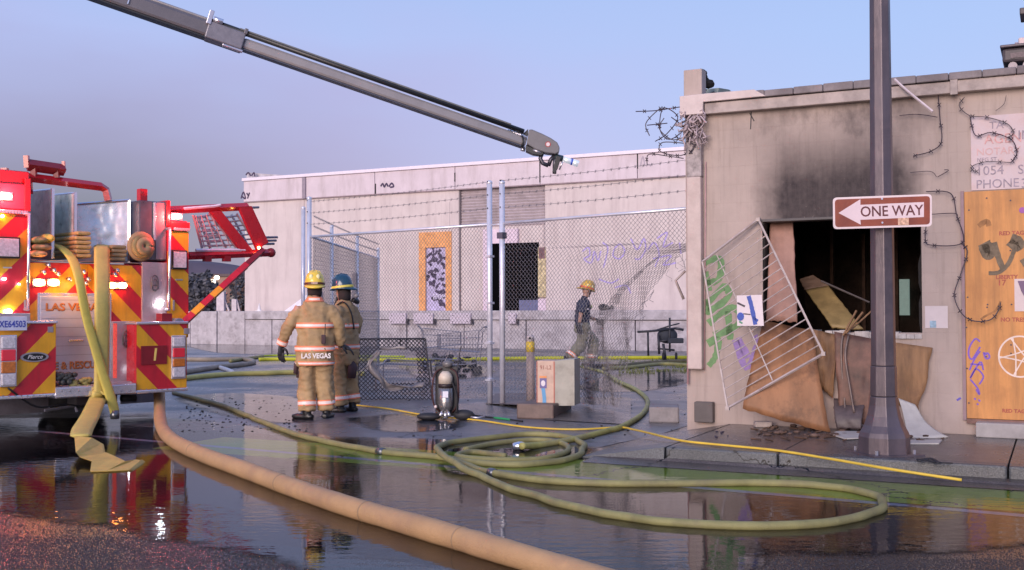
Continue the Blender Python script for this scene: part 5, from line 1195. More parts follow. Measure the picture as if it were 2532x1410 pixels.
gh([(440, 938), (500, 931), (580, 925), (660, 923), (740, 921), (900, 925)], .055, mat('pale_yellow_hose', (.60, .52, .16), .6, var=.2, scale=4), 'fire_hose', 'pale yellow hose from behind the engine towards the firefighters')
gh([(440, 888), (520, 889), (600, 888), (628, 895), (600, 902), (540, 908), (460, 920), (420, 926)], .06, mat('brown_grey_hose', (.32, .26, .20), .7, var=.35, scale=3), 'fire_hose', 'brownish hose doubled back beside the engine')
gh([(570, 893), (620, 886), (650, 882)], .05, hose_o, 'fire_hose', 'short olive hose length meeting the brownish one')
gh([(540, 908), (560, 914), (578, 922)], .05, mat('white_hose', (.6, .58, .6), .6), 'fire_hose', 'short white hose end by the pale yellow hose')
gh([(1440, 902), (1520, 905), (1600, 898), (1690, 893), (1800, 890)], .05, mat('dark_olive_hose', (.12, .10, .05), .7, var=.3), 'fire_hose', 'dark olive hose lying behind the hole in the fence')
gh([(1490, 912), (1560, 908), (1640, 900), (1720, 905)], .045, hose_o, 'fire_hose', 'dull olive hose in front of the dark one behind the fence hole')
rope = mat('yellow_rope', (.72, .50, .06), .55, var=.15)
gh([(870, 1001, .02), (960, 1011, .02), (1060, 1028, .02), (1180, 1039, .02), (1300, 1056, .02), (1420, 1062, .02), (1530, 1057, .03), (1565, 1062, .05), (1605, 1071, .11), (1645, 1081, .155), (1700, 1092, .165), (1800, 1102, .165), (1920, 1114, .165), (2060, 1136, .165), (2200, 1160, .166), (2378, 1187, .12)], .0115, rope, 'yellow_line', 'thin yellow air line running from the air pack over the sidewalk to the kerb')
gh([(1130, 1022, .03), (1200, 1031, .02), (1222, 1033, .02)], .012, blackr, 'hand_tool', 'black end of the tool handle lying beside the air pack'); gh([(1222, 1033, .02), (1262, 1038, .02)], .014, mat('green_handle', (.03, .30, .10), .5), 'hand_tool', 'green grip of the tool lying beside the air pack'); gh([(1262, 1038, .02), (1292, 1042, .02)], .011, blackr, 'hand_tool', 'black tip of the tool nearest the brown kerb block')
# ------------------------------------------------------------------ things at the burnt window
ply = mat('wet_plywood', (.26, .125, .06), .5, var=.6, spec=.3, scale=2.2, aniso=(1, 1, .35), bump=.2, dirt=(.06, .03, .02), dirtscale=2.4, dirtamt=1.0, coat=.0)
ply2 = mat('buckled_plywood', (.27, .15, .075), .6, var=.55, spec=.3, scale=3, aniso=(2, 1, .3), bump=.3, dirt=(.12, .06, .04), dirtscale=2.6, dirtamt=.8)
foam_ref = mat('wet_foam_board', (.52, .50, .47), .55, var=.12)
def placed(o, fr): o.location = fr.o; o.rotation_euler = (0, 0, fr.a); return o
def sheet(c, offs, th, m, nm, label, cat, bend=0, nu=14, nv=14, wav=.01, edge=None, parent=None, seed=1):
    """c: corners TL TR BR BL as sight points on the wall; offs: how far each stands off it"""
    Q = [NB.p(p[0], p[1], -o) for p, o in zip(c, offs)]
    def fn(u, v):
        if edge: u, v = edge(u, v)
        p = Q[3].lerp(Q[2], u).lerp(Q[0].lerp(Q[1], u), v); k = bend * math.sin(math.pi * v) + wav * noise.noise(Vector((u * 4 + seed, v * 4, seed)))
        return p + Vector((0, -k, 0))
    r_ = random.Random(seed * 13); jag = [r_.uniform(-1, 1) for _ in range(80)]
    def fj(u, v):
        p = fn(u, v)
        if m not in (foam_ref,):
            if u in (0.0, 1.0): p = p + Vector((jag[int(v * nv)] * .005, 0, 0))
            if v == 0.0: p = p + Vector((0, 0, jag[40 + int(u * nu)] * .010))
        return p
    b = M(); b.grid(fj, nu, nv, th); o = b.build(nm, m, parent, True, label=label, cat=cat)
    if not parent: placed(o, NB)
    return o
sheet(((1888, 792), (2010, 818), (2054, 1072), (1836, 1012)), (.10, .08, .40, .55), .014, ply, 'plywood_board', 'glossy wet brown plywood board leaning below the left half of the burnt window', 'board', bend=.07,
      edge=lambda u, v: (u, v), seed=2)
sheet(((2000, 812), (2070, 828), (2060, 985), (2030, 960)), (.06, .06, .10, .10), .012, ply2, 'plywood_strip', 'short torn plywood strip hanging right of the glossy board', 'board', bend=.03, seed=5, wav=.03)
sheet(((2062, 820), (2160, 838), (2150, 1050), (2078, 1040)), (.10, .06, .20, .22), .012, mat('burnt_red_board', (.17, .085, .06), .6, var=.6, scale=4, dirt=(.06, .03, .03), dirtscale=3), 'plywood_board', 'dark reddish burnt board behind the lamp post foot', 'board', bend=.03, seed=8, wav=.025)
sheet(((2150, 838), (2306, 860), (2272, 1030), (2156, 965)), (.05, .05, .08, .08), .012, ply2, 'plywood_board', 'pale brown plywood board behind the right side of the lamp post', 'board', bend=.02, seed=11, edge=lambda u, v: (u - .05 * (1 - v) * u * math.sin(v * 9), v))
sheet(((1905, 545), (1960, 543), (1972, 796), (1895, 792)), (-.22, -.22, .10, .10), .03, mat('pinkish_door', (.38, .21, .165), .6, var=.25, scale=3, dirt=(.22, .12, .09), dirtscale=2.2, dirtamt=.7), 'door_slab', 'pinkish wooden slab standing in the left side of the burnt window', 'door', seed=3)
b = M()
sheet(((1992, 716), (2048, 706), (2132, 812), (2056, 806)), (-.9, -.9, -.25, -.25), .03, mat('ochre_panel', (.34, .24, .10), .6, var=.25, dirt=(.12, .08, .04)), 'ochre_panel', 'ochre panel fallen at a slant inside the burnt window', 'panel', seed=4)
sheet(((1976, 690), (2010, 680), (2050, 706), (1990, 716)), (-1.0, -1.0, -.9, -.9), .03, mat('brown_panel', (.16, .10, .07), .7, var=.3), 'brown_panel', 'dark brown panel behind the ochre panel inside the window', 'panel', seed=6)
for k, (a, b2, r, lb, m) in enumerate((((2118, 768, .05), (2085, 830, .12), .012, 'left thin lath sticking up from the window sill', ply2), ((2134, 772, .05), (2092, 825, .12), .012, 'right thin lath sticking up from the window sill', ply2), ((2160, 765, -.2), (2105, 815, .0), .010, 'third lath sloping right behind the lamp post', ply2), ((2030, 695, -.6), (2150, 748, -.5), .010, 'thin dark rod sloping across the inside of the window', mat('burnt_rod', (.12, .10, .10), .6)))):
    o = M().tube([NB.p(a[0], a[1], -a[2]), NB.p(b2[0], b2[1], -b2[2])], r, 4).build('lath', m, None, label=lb, cat='lath'); placed(o, NB)
# bent strips hanging below the sill
for k, (pts, lb) in enumerate((([(2085, 825, .1), (2080, 860, .16), (2082, 920, .18), (2088, 985, .2), (2090, 1040, .3)], 'dark bent metal strip hanging left of the lamp post'), ([(2098, 830, .12), (2090, 880, .2), (2100, 950, .24), (2112, 1020, .3)], 'second bent strip hanging nearest the lamp post'), ([(2078, 850, .1), (2072, 930, .12), (2078, 1000, .16)], 'thin bent strip beside the short torn plywood strip'))):
    o = M().tube(smooth_path([NB.p(p[0], p[1], -p[2]) for p in pts], 5), .012, 5).build('metal_strip', mat('dull_strip', (.20, .15, .13), .5, .3, var=.4), None, True, label=lb, cat='strip'); placed(o, NB)
# scorched steel debris bucket under the window
sheet(((2062, 985), (2140, 990), (2130, 1062), (2070, 1060)), (.12, .12, .35, .35), .01, mat('sooty_sheet', (.10, .075, .075), .5, var=.5), 'metal_sheet', 'sooty sheet metal scrap on the sidewalk behind the lamp post foot', 'metal scrap', bend=.08, seed=9)
# security grille torn off, hanging at a slant
gf = mat('grille_paint', (.46, .39, .375), .45, var=.25, scale=6, dirt=(.25, .16, .12), dirtscale=8, dirtamt=.7)
gr = fempty(NB, 'window_grille', label='torn off pale security grille hanging at a slant left of the burnt window', cat='window grille')
gc = [(1875, 543, .06), (2036, 875, .42), (1799, 1010, .55), (1737, 648, .20)]       # A top, D right, C bottom, B left
GA, GD, GC, GB = (NB.p(p[0], p[1], -p[2]) for p in gc)
for nm, a, b2, r in (('frame_bar', GB, GA, .016), ('frame_bar', GA, GD, .014), ('frame_bar', GD, GC, .014), ('frame_bar', GC, GB, .012)): M().tube([a, a.lerp(b2, .5) + Vector((.0, .0, .0)), b2], r, 4).build(nm, gf, gr)
for i in range(1, 16): u = i / 16; M().tube([GB.lerp(GC, u), GA.lerp(GD, u)], .0065, 5).build('bar', gf, gr)
M().tube([NB.p(1772, 630, -.14), NB.p(1910, 941, -.5)], .008, 4).build('cross_bar', gf, gr)
for q in (GA, GD, GC): M().box(q.x - .02, q.x + .02, q.y - .02, q.y + .02, q.z - .02, q.z + .02).build('lug', gf, gr)
# painted paper caught in the grille
q = [NB.p(a, b2, -.42) for a, b2 in ((1822, 731), (1884, 729), (1889, 806), (1823, 806))]
pp = M(); pp.prism([(v.x, v.z) for v in q], -.425, -.42); po = pp.build('painted_paper', mat('pinkish_paper', (.72, .64, .68), .6, var=.06), None, label='white paper with blue and black brush strokes stuck on the grille', cat='paper'); placed(po, NB)
bp2 = mat('blue_ink', (.03, .08, .42), .5, var=.2); ki = mat('black_ink', (.04, .03, .05), .5)
def pap(pts, w, m): b = ribbon(NB, pts, w, -.425, .003, m, po, jit=.1); b.build('brush_stroke', m, po)
pap([(1851, 732), (1857, 752), (1862, 775), (1868, 803)], .045, bp2); pap([(1862, 785), (1874, 794)], .03, bp2); pap([(1823, 749), (1842, 758)], .02, ki); pap([(1838, 776), (1856, 778)], .012, ki); pap([(1828, 795), (1836, 800)], .02, mat('green_ink', (.1, .3, .2), .6))
v = NB.p(1831, 783, -.428); M().prism([(v.x + .038 * math.cos(a), v.z + .045 * math.sin(a)) for a in [i * .524 for i in range(12)]], -.4285, -.4255).build('ink_blot', bp2, po)
# note taped right of the window
q0, q1 = NB.p(2287, 757), NB.p(2344, 812); no = M().box(q0.x, q1.x, -.006, -.003, q1.z, q0.z).build('paper_note', mat('white_note', (.62, .55, .57), .6, var=.06), None, label='blank white sheet taped to the wall right of the burnt window', cat='paper'); placed(no, NB)
v = NB.p(2307, 802, -.007); M().box(v.x - .03, v.x + .03, -.0085, -.0065, v.z - .035, v.z + .035).build('blue_mark', mat('pale_blue_ink', (.30, .45, .58), .6, var=.4, scale=30), no)
# orange plywood board over the shopfront
ob = fempty(NB, 'boarded_opening', label='large orange plywood board with graffiti at the right edge', cat='board')
q0, q1 = NB.p(2384, 475, -.03), NB.p(2384, 1034, -.03)
om = mat('orange_plywood', (.55, .25, .08), .6, var=.3, scale=4, aniso=(3, 1, .25), bump=.2, dirt=(.36, .15, .05), dirtscale=2.2, dirtamt=.6)
bwid = 1.22
M().box(q0.x, q0.x + bwid, -.035, -.004, q1.z, q0.z).build('plywood_sheet', om, ob, bevel=.003); M().box(q0.x + bwid + .006, q0.x + 2 * bwid, -.035, -.004, q1.z, q0.z).build('plywood_sheet', om, ob, bevel=.003)
M().box(q0.x - .035, q0.x - .004, -.03, -.003, q1.z - .02, q0.z + .01).build('board_edge', mat('purple_grey_edge', (.30, .20, .22), .6), ob)
M().box(q0.x, q0.x + 2.4, -.05, -.003, q1.z - .05, q1.z - .003).build('ledge', mat('ledge_wood', (.22, .12, .10), .7, var=.4), ob)
def og(pts, w, m, y=.0355, jit=.1, nm='graffiti'): b = ribbon(NB, pts, w, 0, y, m, ob, jit=jit); b.build(nm, m, ob)
gk2 = mat('grey_black_spray', (.16, .12, .08), .7, var=.5, scale=14)
og([(2432, 605), (2440, 630), (2450, 625), (2436, 600)], .10, gk2, .037); og([(2458, 600), (2470, 640), (2482, 668)], .055, gk2, .0375); og([(2445, 676), (2470, 674), (2492, 655), (2506, 625), (2512, 600)], .04, gk2, .038)
og([(2496, 598), (2516, 612), (2520, 598), (2500, 590)], .09, gk2, .0385); og([(2530, 640), (2545, 660)], .08, gk2, .039); og([(2420, 560), (2440, 548), (2446, 560)], .05, mat('brown_smudge', (.34, .16, .06), .7, var=.5, scale=10), .036); og([(2425, 790), (2440, 780), (2462, 768), (2475, 745)], .02, MATS['brown_smudge'], .0362)
pv = mat('violet_marker', (.16, .07, .46), .5, var=.2)
for pts in ([(2424, 845), (2412, 838), (2398, 858), (2396, 878), (2404, 888), (2418, 868), (2424, 858)], [(2398, 915), (2410, 888), (2424, 868)], [(2400, 900), (2428, 902)], [(2432, 915), (2424, 895), (2400, 935), (2414, 912), (2432, 930), (2422, 950)], [(2400, 938), (2418, 960), (2422, 975), (2414, 962)], [(2440, 878), (2433, 872), (2438, 886), (2447, 884), (2444, 874), (2438, 874)], [(2420, 988), (2424, 992)], [(2410, 984), (2413, 988)], [(2416, 998), (2420, 1000)]):
    og(pts, .016, pv, .0365, .0)
og([(2366, 990), (2376, 984)], .02, mat('blue_marker', (.1, .08, .5), .5), .004)
wv = mat('white_marker', (.72, .58, .52), .5)
v0 = NB.p(2522, 882, -.036); R_ = .19
circ = [(v0.x + R_ * math.cos(a), 0, v0.z + R_ * 1.05 * math.sin(a)) for a in [i * .2618 for i in range(25)]]
b = ribbon(NB, circ, .016, 0, .0365, wv, ob, raw=True, k=2); b.build('circle_mark', wv, ob)
for i in range(5):
    a0 = 1.2566 * i + 1.9; a1 = a0 + 2.6; b = ribbon(NB, [(v0.x + R_ * math.cos(a0), 0, v0.z + R_ * math.sin(a0)), (v0.x + R_ * .2 * math.cos((a0 + a1) / 2), 0, v0.z + R_ * .2 * math.sin((a0 + a1) / 2)), (v0.x + R_ * math.cos(a1), 0, v0.z + R_ * math.sin(a1))], .013, 0, .037 + .0004 * i, wv, ob, raw=True, k=4); b.build('circle_mark', wv, ob)
mr_ = mat('maroon_stamp', (.36, .08, .05), .6, var=.4, scale=30)
for s, px, py, sz in (('RED TAG', 2470, 578, .055), ('LIBERTY', 2462, 686, .055), ('17', 2466, 700, .08), ('NO TRESPASS', 2474, 791, .055), ('RED TAG', 2478, 1016, .05)): v = NB.p(px, py, -.036); text(s, sz, mr_, ob, v.x, -.0365, v.z, .001, align='LEFT', bold=.002)
v = NB.p(2508, 690, -.036); v1 = NB.p(2532, 770, -.036); pn = M().box(v.x, v.x + .3, -.040, -.0355, v1.z, v.z).build('posted_notice', mat('greyish_poster', (.62, .52, .52), .6, var=.1), ob); M().prism([(v.x + .03, v.z - .02), (v.x + .14, v.z - .02), (v.x + .1, v.z - .2), (v.x + .06, v.z - .12)], -.0425, -.0405).build('poster_figure', mat('poster_violet', (.16, .10, .18), .6), pn)
for i in range(14): v = NB.p(random.choice((2391, 2394, 2440, 2500)) + random.uniform(-2, 2), random.uniform(480, 1020), -.035); M().tube([(v.x, -.038, v.z), (v.x, -.035, v.z)], .009, 6).build('screw', ki, ob)
v = NB.p(2528, 520, -.036); M().tube([(v.x, -.040, v.z), (v.x, -.036, v.z)], .03, 14).build('purple_sticker', mat('purple_sticker', (.30, .06, .34), .5), ob)
# litter at the foot of the wall
def litter(pts, z, m, nm, label, cat, th=.012, lift=None):
    Q = [G(a, b2, z) for a, b2 in pts]
    if lift: Q = [Vector((q.x, q.y, q.z + l)) for q, l in zip([G(a, b2, z + l) for (a, b2), l in zip(pts, lift)], [0] * len(lift))]
    n = len(Q); b = M(); b.add(Q + [q - Vector((0, 0, th)) for q in Q], [tuple(range(n - 1, -1, -1)), tuple(range(n, 2 * n))] + [(i, (i + 1) % n, (i + 1) % n + n, i + n) for i in range(n)])
    return b.build(nm, m, None, label=label, cat=cat)
foam = mat('wet_foam_board', (.52, .50, .47), .55, var=.12)
litter([(2052, 1072), (2070, 1066), (2140, 1066), (2132, 1082), (2090, 1084)], .17, foam, 'foam_sheet', 'flat white sheet on the sidewalk left of the lamp post foot', 'sheet')
litter([(2236, 1088), (2330, 1087), (2322, 1096), (2240, 1096)], .165, foam, 'foam_sheet', 'thin flat white sheet right of the lamp post foot', 'sheet')
sheet(((2222, 985), (2262, 1000), (2345, 1080), (2245, 1088)), (.12, .10, .42, .55), .01, foam, 'foam_sheet', 'curled white sheet slumped against the wall right of the lamp post', 'sheet', bend=-.08, edge=lambda u, v: (u * (1 - .3 * math.sin(math.pi * v)), v), seed=14)
q = G(1886, 1056, .15); o = M().box(-.09, .09, -.05, .05, 0, .06).build('brick_piece', mat('pale_brick', (.42, .36, .34), .8, var=.3), None, bevel=.01, label='small pale brick piece on the sidewalk left of the glossy board', cat='brick'); o.location = (q.x, q.y, .15)
b = M(); b.tube(smooth_path([G(2268, 1136, .165), G(2290, 1138, .17), G(2315, 1143, .165), G(2356, 1146, .162)], 5), .014, 6, True, .5); b.tube(smooth_path([G(2270, 1140, .165), G(2300, 1134, .18), G(2322, 1145, .165)], 5), .02, 6, True, .4); b.build('black_strap', mat('black_webbing', (.02, .02, .025), .6), None, True, label='crumpled black strap lying on the sidewalk right of the lamp post', cat='strap')
random.seed(21)
for i in range(7):
    q = G(1775 + random.uniform(-12, 30), 1072 + random.uniform(-4, 14), .152); M().ball((q.x, q.y, .158), random.uniform(.008, .018), random.uniform(.008, .014), .008, 6, 4).build('burnt_crumb', ki, None, label=['largest burnt crumb under the meter box','burnt crumb farthest from the wall below the meter box','round burnt crumb nearest the building corner','flat burnt crumb right of the meter box','burnt crumb closest to the wall below the meter box','tiny burnt crumb beside the larger ones under the meter box','burnt crumb nearest the glossy board'][i], cat='debris', group='burnt crumbs on the sidewalk')
# loose wires on the wall
wr = mat('black_wire', (.05, .035, .05), .5)
def wire(pts, r, lab, nm='loose_wire', barb=False, fr=NB, m=wr):
    P_ = smooth_path([fr.p(p[0], p[1], -(p[2] if len(p) > 2 else .06)) for p in pts], 6); b = M(); b.tube(P_, r, 5)
    if barb:
        for i in range(3, len(P_) - 1, 5):
            for d in (Vector((.02, -.01, .015)), Vector((-.015, -.01, .02))): b.tube([P_[i] - d, P_[i] + d], r * .9, 3)
    o = b.build(nm, m, None, label=lab, cat='barbed wire' if barb else 'wire'); placed(o, fr); return o
wire([(2212, 196, .12), (2245, 226, .16), (2306, 276, .2)], .014, 'white pipe hanging off the roof edge right of the lamp post', 'loose_pipe', m=mat('white_pipe', (.66, .56, .58), .5))
wire([(2320, 236), (2324, 290), (2328, 350), (2302, 374), (2258, 386)], .005, 'barbed wire dropping from the roof bracket and curling left', 'barbed_wire', True)
wire([(2224, 286), (2270, 283), (2318, 290)], .004, 'short straight wire below the white pipe', barb=False)
wire([(2385, 240), (2372, 262), (2398, 286), (2440, 290), (2490, 306), (2506, 330), (2490, 340)], .005, 'barbed wire coil over the top of the painted sign', 'barbed_wire', True); wire([(2398, 286), (2412, 335), (2450, 328), (2500, 345), (2514, 375), (2508, 392), (2500, 402)], .005, 'barbed wire loop down the middle of the painted sign', 'barbed_wire', True)
wire([(2500, 402), (2440, 400), (2406, 410), (2404, 420), (2416, 424)], .004, 'thin barbed curl at the left of the sign number', 'barbed_wire', True); wire([(2488, 236), (2482, 258), (2462, 274)], .003, 'short curved wire under the roof edge at the right')
wire([(2250, 427), (2300, 424), (2316, 438)], .003, 'short level wire on the wall above the street sign'); wire([(2318, 438), (2345, 422), (2335, 420)], .004, 'short hooked wire beside the level one')
wire([(2290, 474), (2350, 478), (2365, 530), (2380, 600), (2300, 606), (2288, 590), (2290, 560)], .005, 'barbed wire bent down the wall right of the street sign', 'barbed_wire', True); wire([(2304, 530), (2362, 528), (2366, 540)], .004, 'level wire joining the bent barbed wire')
wire([(2380, 603, .05), (2392, 625, .07), (2375, 680, .1), (2360, 730, .12), (2378, 775, .14), (2410, 794, .14), (2450, 790, .12), (2470, 765, .1), (2474, 748, .1)], .006, 'long dark wire hooked over the left edge of the orange board', 'barbed_wire', True)
# razor wire bundles by the corner
rz = [([(1572, 276), (1620, 274), (1660, 268), (1700, 262)], 'top'), ([(1606, 336), (1597, 305), (1630, 270), (1637, 274)], 'left'), ([(1620, 350), (1650, 330), (1676, 290), (1640, 268), (1632, 320), (1655, 345), (1690, 322), (1700, 290)], 'large'), ([(1660, 290), (1690, 312), (1700, 318)], 'straight'), ([(1600, 310), (1650, 305)], 'level'), ([(1690, 340), (1660, 345), (1630, 318), (1642, 292)], 'low'), ([(1698, 355), (1640, 352), (1630, 370), (1645, 380), (1680, 385), (1700, 378)], 'hanging'), ([(1600, 408), (1604, 382), (1650, 386), (1690, 392)], 'lowest')]
for pts, w in rz: wire([(a, b2, .02) for a, b2 in pts], .006, '%s strand of the razor wire tangle left of the building corner' % w, 'razor_wire', True)
wire([(1700, 300, .12), (1712, 330, .14), (1700, 345, .12), (1716, 360, .12), (1706, 378, .12)], .008, 'thick wire twisting down the corner pipe', 'razor_wire', True)
# blade of the gate frame poking out left of the corner
o = M().tube([NB.p(1694, 670, .9), NB.p(1670, 694, .9), NB.p(1690, 740, .9)], .018, 5).build('bent_tube', gf, None, True, label='bent pale tube sticking out left of the building corner', cat='tube'); placed(o, NB)

# ------------------------------------------------------------------ lamp post and ONE WAY sign
LB = G(2187, 1122, .15); LD = LB.y
lp_ = empty('lamp_post', (LB.x, LB.y, .15), R(12), 'tall fluted dark steel lamp post with a flared base on the sidewalk', 'lamp post')
pm = mat('lamp_post_paint', (.105, .085, .10), .38, .35, var=.35, scale=2.5, aniso=(1, 1, .3), dirt=(.17, .13, .14), dirtscale=3, dirtamt=.7, bump=.15, bscale=25)
def octo(rings, nm, tilt=True):
    b = M(); n = 8; vs = []
    for z, r in rings:
        for j in range(n):
            a = 2 * math.pi * (j + .5) / n
            vs.append((r * math.cos(a), r * math.sin(a), z))
    k = len(rings); b.add(vs, [(i * n + j, i * n + (j + 1) % n, (i + 1) * n + (j + 1) % n, (i + 1) * n + j) for i in range(k - 1) for j in range(n)] + [tuple(range(n - 1, -1, -1)), tuple((k - 1) * n + j for j in range(n))])
    return b.build(nm, pm, lp_, bevel=.006)
pxm = FOC / LD
def zz(py): return D(2187, py, LD).z - .15
octo([(0, .22), (.015, .22), (.15, .218), (.19, .205), (.25, .172), (.33, .145), (.42, .125), (.50, .117)], 'flared_base'); octo([(.502, .116), (zz(905), .112)], 'lower_shaft'); octo([(zz(905) + .002, .106), (zz(480), .099), (zz(0), .088), (7.5, .06)], 'shaft')
for a in range(4): M().tube([(.25 * math.cos(a * 1.571 + .78), .25 * math.sin(a * 1.571 + .78), -.0), (.25 * math.cos(a * 1.571 + .78), .25 * math.sin(a * 1.571 + .78), .05)], .014, 6).build('anchor_bolt', steel, lp_)
M().box(-.24, .24, -.24, .24, -.0, .014).build('base_plate', pm, lp_)
top = zz(0)
M().tube(smooth_path([(0, 0, 7.4), (-.1, -.3, 7.8), (-.3, -1.4, 8.1)], 5), [.05] * 11, 8).build('lamp_arm', pm, lp_, True); M().box(-.5, -.2, -2.0, -1.35, 8.02, 8.18).build('lamp_head', pm, lp_, bevel=.03)
SF = Frame(D(2059, 524, LD - .17).x, LD - .17, -4)
ss = fempty(SF, 'one_way_sign', label='brown and white ONE WAY arrow sign on the lamp post', cat='street sign')
def S(px, py): return SF.p(px, py)
a, b2, c, d = S(2059, 489), S(2304, 480), S(2304, 560), S(2060, 567)
def rr(pts, r, shrink=0):
    out = []
    cx_ = sum(p[0] for p in pts) / 4; cz_ = sum(p[1] for p in pts) / 4
    P_ = [Vector((p[0] - (shrink if p[0] > cx_ else -shrink), p[1] - (shrink if p[1] > cz_ else -shrink))) for p in pts]
    for i in range(4):
        p, q, n = P_[i - 1], P_[i], P_[(i + 1) % 4]; u = (p - q).normalized(); v = (n - q).normalized()
        for k in range(5): t = k / 4; out.append(tuple(q + u * r * (1 - t) ** 2 + v * r * t ** 2))
    return out
corn = [(p.x, p.z) for p in (a, b2, c, d)]
sgw = mat('sign_white', (.78, .66, .68), .4, var=.05, dirt=(.6, .48, .5), dirtamt=.4); sgb = mat('sign_brown', (.27, .065, .035), .4, var=.12, dirt=(.14, .035, .03), dirtscale=4, dirtamt=.6)
M().prism(rr(corn, .035), -.003, 0).build('sign_plate', sgw, ss); M().prism(rr(corn, .03, .017), -.005, -.0032).build('brown_field', sgb, ss)
ar = [S(2073, 527), S(2127, 493), S(2127, 507), S(2284, 500), S(2284, 537), S(2127, 544), S(2128, 556)]
M().prism([(p.x, p.z) for p in ar], -.0065, -.0052).build('arrow', mat('arrow_white', (.74, .60, .64), .4, var=.05), ss)
v = S(2204, 523); text('ONE WAY', .125, mat('sign_letters', (.12, .03, .035), .5), ss, v.x, -.0075, v.z, .001, stretch=.90, rot=R(-1.2), bold=.0015)
v = S(2233, 548); M().box(v.x - .045, v.x + .045, -.0085, -.0067, v.z - .03, v.z + .03).build('sticker', mat('orange_white_sticker', (.70, .42, .30), .5, var=.5, scale=60), ss)
for px, py in ((2180, 492), (2181, 551)): v = S(px, py); M().tube([(v.x, -.012, v.z), (v.x, -.005, v.z)], .009, 8).build('bolt', alu, ss)
for py in (505, 545): v = S(2182, py); M().box(v.x - .11, v.x + .11, .002, .03, v.z - .012, v.z + .012).build('strap', steel, ss)

# ------------------------------------------------------------------ water tower boom reaching in from the upper left
BE = D(1300, 348, 20.5); BS = D(-420, -253, 17.0); bd = (BE - BS); BL = bd.length; bx = bd.normalized()
by = Vector((0, 0, 1)).cross(bx).normalized(); bz = bx.cross(by)
boom = bpy.data.objects.new('aerial_boom', None); COL.objects.link(boom)
boom.matrix_world = Matrix(((bx.x, by.x, bz.x, BS.x), (bx.y, by.y, bz.y, BS.y), (bx.z, by.z, bz.z, BS.z), (0, 0, 0, 1)))
tag(boom, 'long grey aerial boom with a water nozzle reaching across the sky', 'aerial boom')
def btx(px, py):                                 # distance along the boom of a sight point
    r = ray(px, py).normalized(); # closest approach
    w0 = BS - CAM; a_, b_2, c_2 = 1.0, bx.dot(r), 1.0; d_, e_2 = bx.dot(w0), r.dot(w0); return (b_2 * e_2 - d_) / (1 - b_2 * b_2)
def L_(px): return btx(px, -109 + (px - 0) * .3515)
bm1 = mat('boom_grey', (.15, .14, .155), .4, .3, var=.15, scale=1.5); bm2 = mat('boom_light_grey', (.34, .32, .32), .42, .3, var=.12, scale=1.5); bdk = mat('boom_black', (.02, .022, .025), .4)
j1 = L_(600)
M().box(0, j1, -.14, .14, -.15, .13).build('outer_section', bm1, boom, bevel=.05); M().box(0, j1, -.135, .135, -.175, -.152).build('lower_flange', bdk, boom)
M().box(j1 + .002, BL, -.11, .11, -.135, .06).build('inner_section', bm2, boom, bevel=.045); M().box(j1, BL, -.105, .105, -.152, -.137).build('lower_flange', mat('blue_grey_edge', (.08, .09, .13), .4), boom)
b = M(); b.tube([(j1 - .6, -.12, .13), (BL - .12, -.12, .12)], .048, 10); b.build('water_pipe', bdk, boom, True); M().tube([(0, -.02, .17), (BL - .5, -.02, .155)], .03, 8).build('upper_pipe', bm2, boom, True); M().tube([(j1 - .1, -.15, .165), (BL - .4, -.15, .165)], .016, 6).build('cable_tray', mat('tray_grey', (.20, .21, .21), .5), boom)
M().box(j1 - .62, j1 + .02, -.18, .18, -.18, .12).build('joint_sleeve', mat('sleeve_grey', (.22, .21, .24), .4, .3), boom, bevel=.02)
M().box(j1 - .66, j1 - .58, -.2, -.12, .05, .30).build('clevis', steel, boom, bevel=.01); M().tube([(j1 - .56, -.16, .17), (j1 - .4, -.16, .17)], .05, 10).build('collar', alu, boom, True); M().box(j1 - .30, j1 + .05, -.19, -.1, -.225, -.185).build('slide_pad', steel, boom, bevel=.01); M().box(j1 - .02, j1 + .04, -.19, .0, .10, .2).build('clevis', bm1, boom, bevel=.01); M().box(j1 - 1.95, j1 - 1.93, -.165, -.155, -.08, .02).build('weld_mark', alu, boom)
# nozzle head
HD = Frame(BE.x, BE.y, 0)
def HP(px, py, y=0): q = HD.p(px, py, y); return q
hd = empty('boom_head', (0, 0, 0)); bpy.data.objects.remove(hd)
inv = boom.matrix_world.inverted()
def bw(px, py, y=0): q = HD.p(px, py, y); return inv @ (HD.o + q)
def bpoly(pts, y0, y1, nm, m, bev=.0):
    n = len(pts); A = [bw(a, b3, y0) for a, b3 in pts]; B = [bw(a, b3, y0) + (inv.to_3x3() @ Vector((0, y1 - y0, 0))) for a, b3 in pts]
    b = M(); b.add(A + B, [tuple(range(n)), tuple(range(2 * n - 1, n - 1, -1))] + [(i + n, (i + 1) % n + n, (i + 1) % n, i) for i in range(n)]); return b.build(nm, m, boom, bevel=bev)
hg = mat('head_grey', (.16, .155, .165), .45, var=.12)
bpoly([(1302, 356), (1308, 320), (1316, 320), (1340, 330), (1362, 341), (1378, 352), (1384, 364), (1383, 376), (1374, 381), (1350, 378), (1325, 370)][::-1], -.13, .16, 'head_cover', hg, .02)
bpoly([(1294, 330), (1306, 319), (1306, 330), (1300, 345)][::-1], -.10, .1, 'head_plate', bdk)
bpoly([(1300, 358), (1325, 370), (1345, 377), (1340, 385), (1318, 382), (1300, 374)][::-1], -.1, .1, 'under_tray', bdk, .01)
def btube(pts, r, nm, m, n=10): return M().tube([bw(*p) for p in pts], r, n).build(nm, m, boom, True)
q = bw(1357, 357, -.135); 
b = M(); b.tube([bw(1355, 357, -.133), bw(1355, 357, -.139)], .052, 20); o = b.build('decal', mat('decal_red', (.5, .08, .08), .5), boom); M().tube([bw(1355, 357, -.1395), bw(1355, 357, -.144)], .036, 20).build('decal_centre', mat('decal_white', (.8, .72, .75), .5), o)
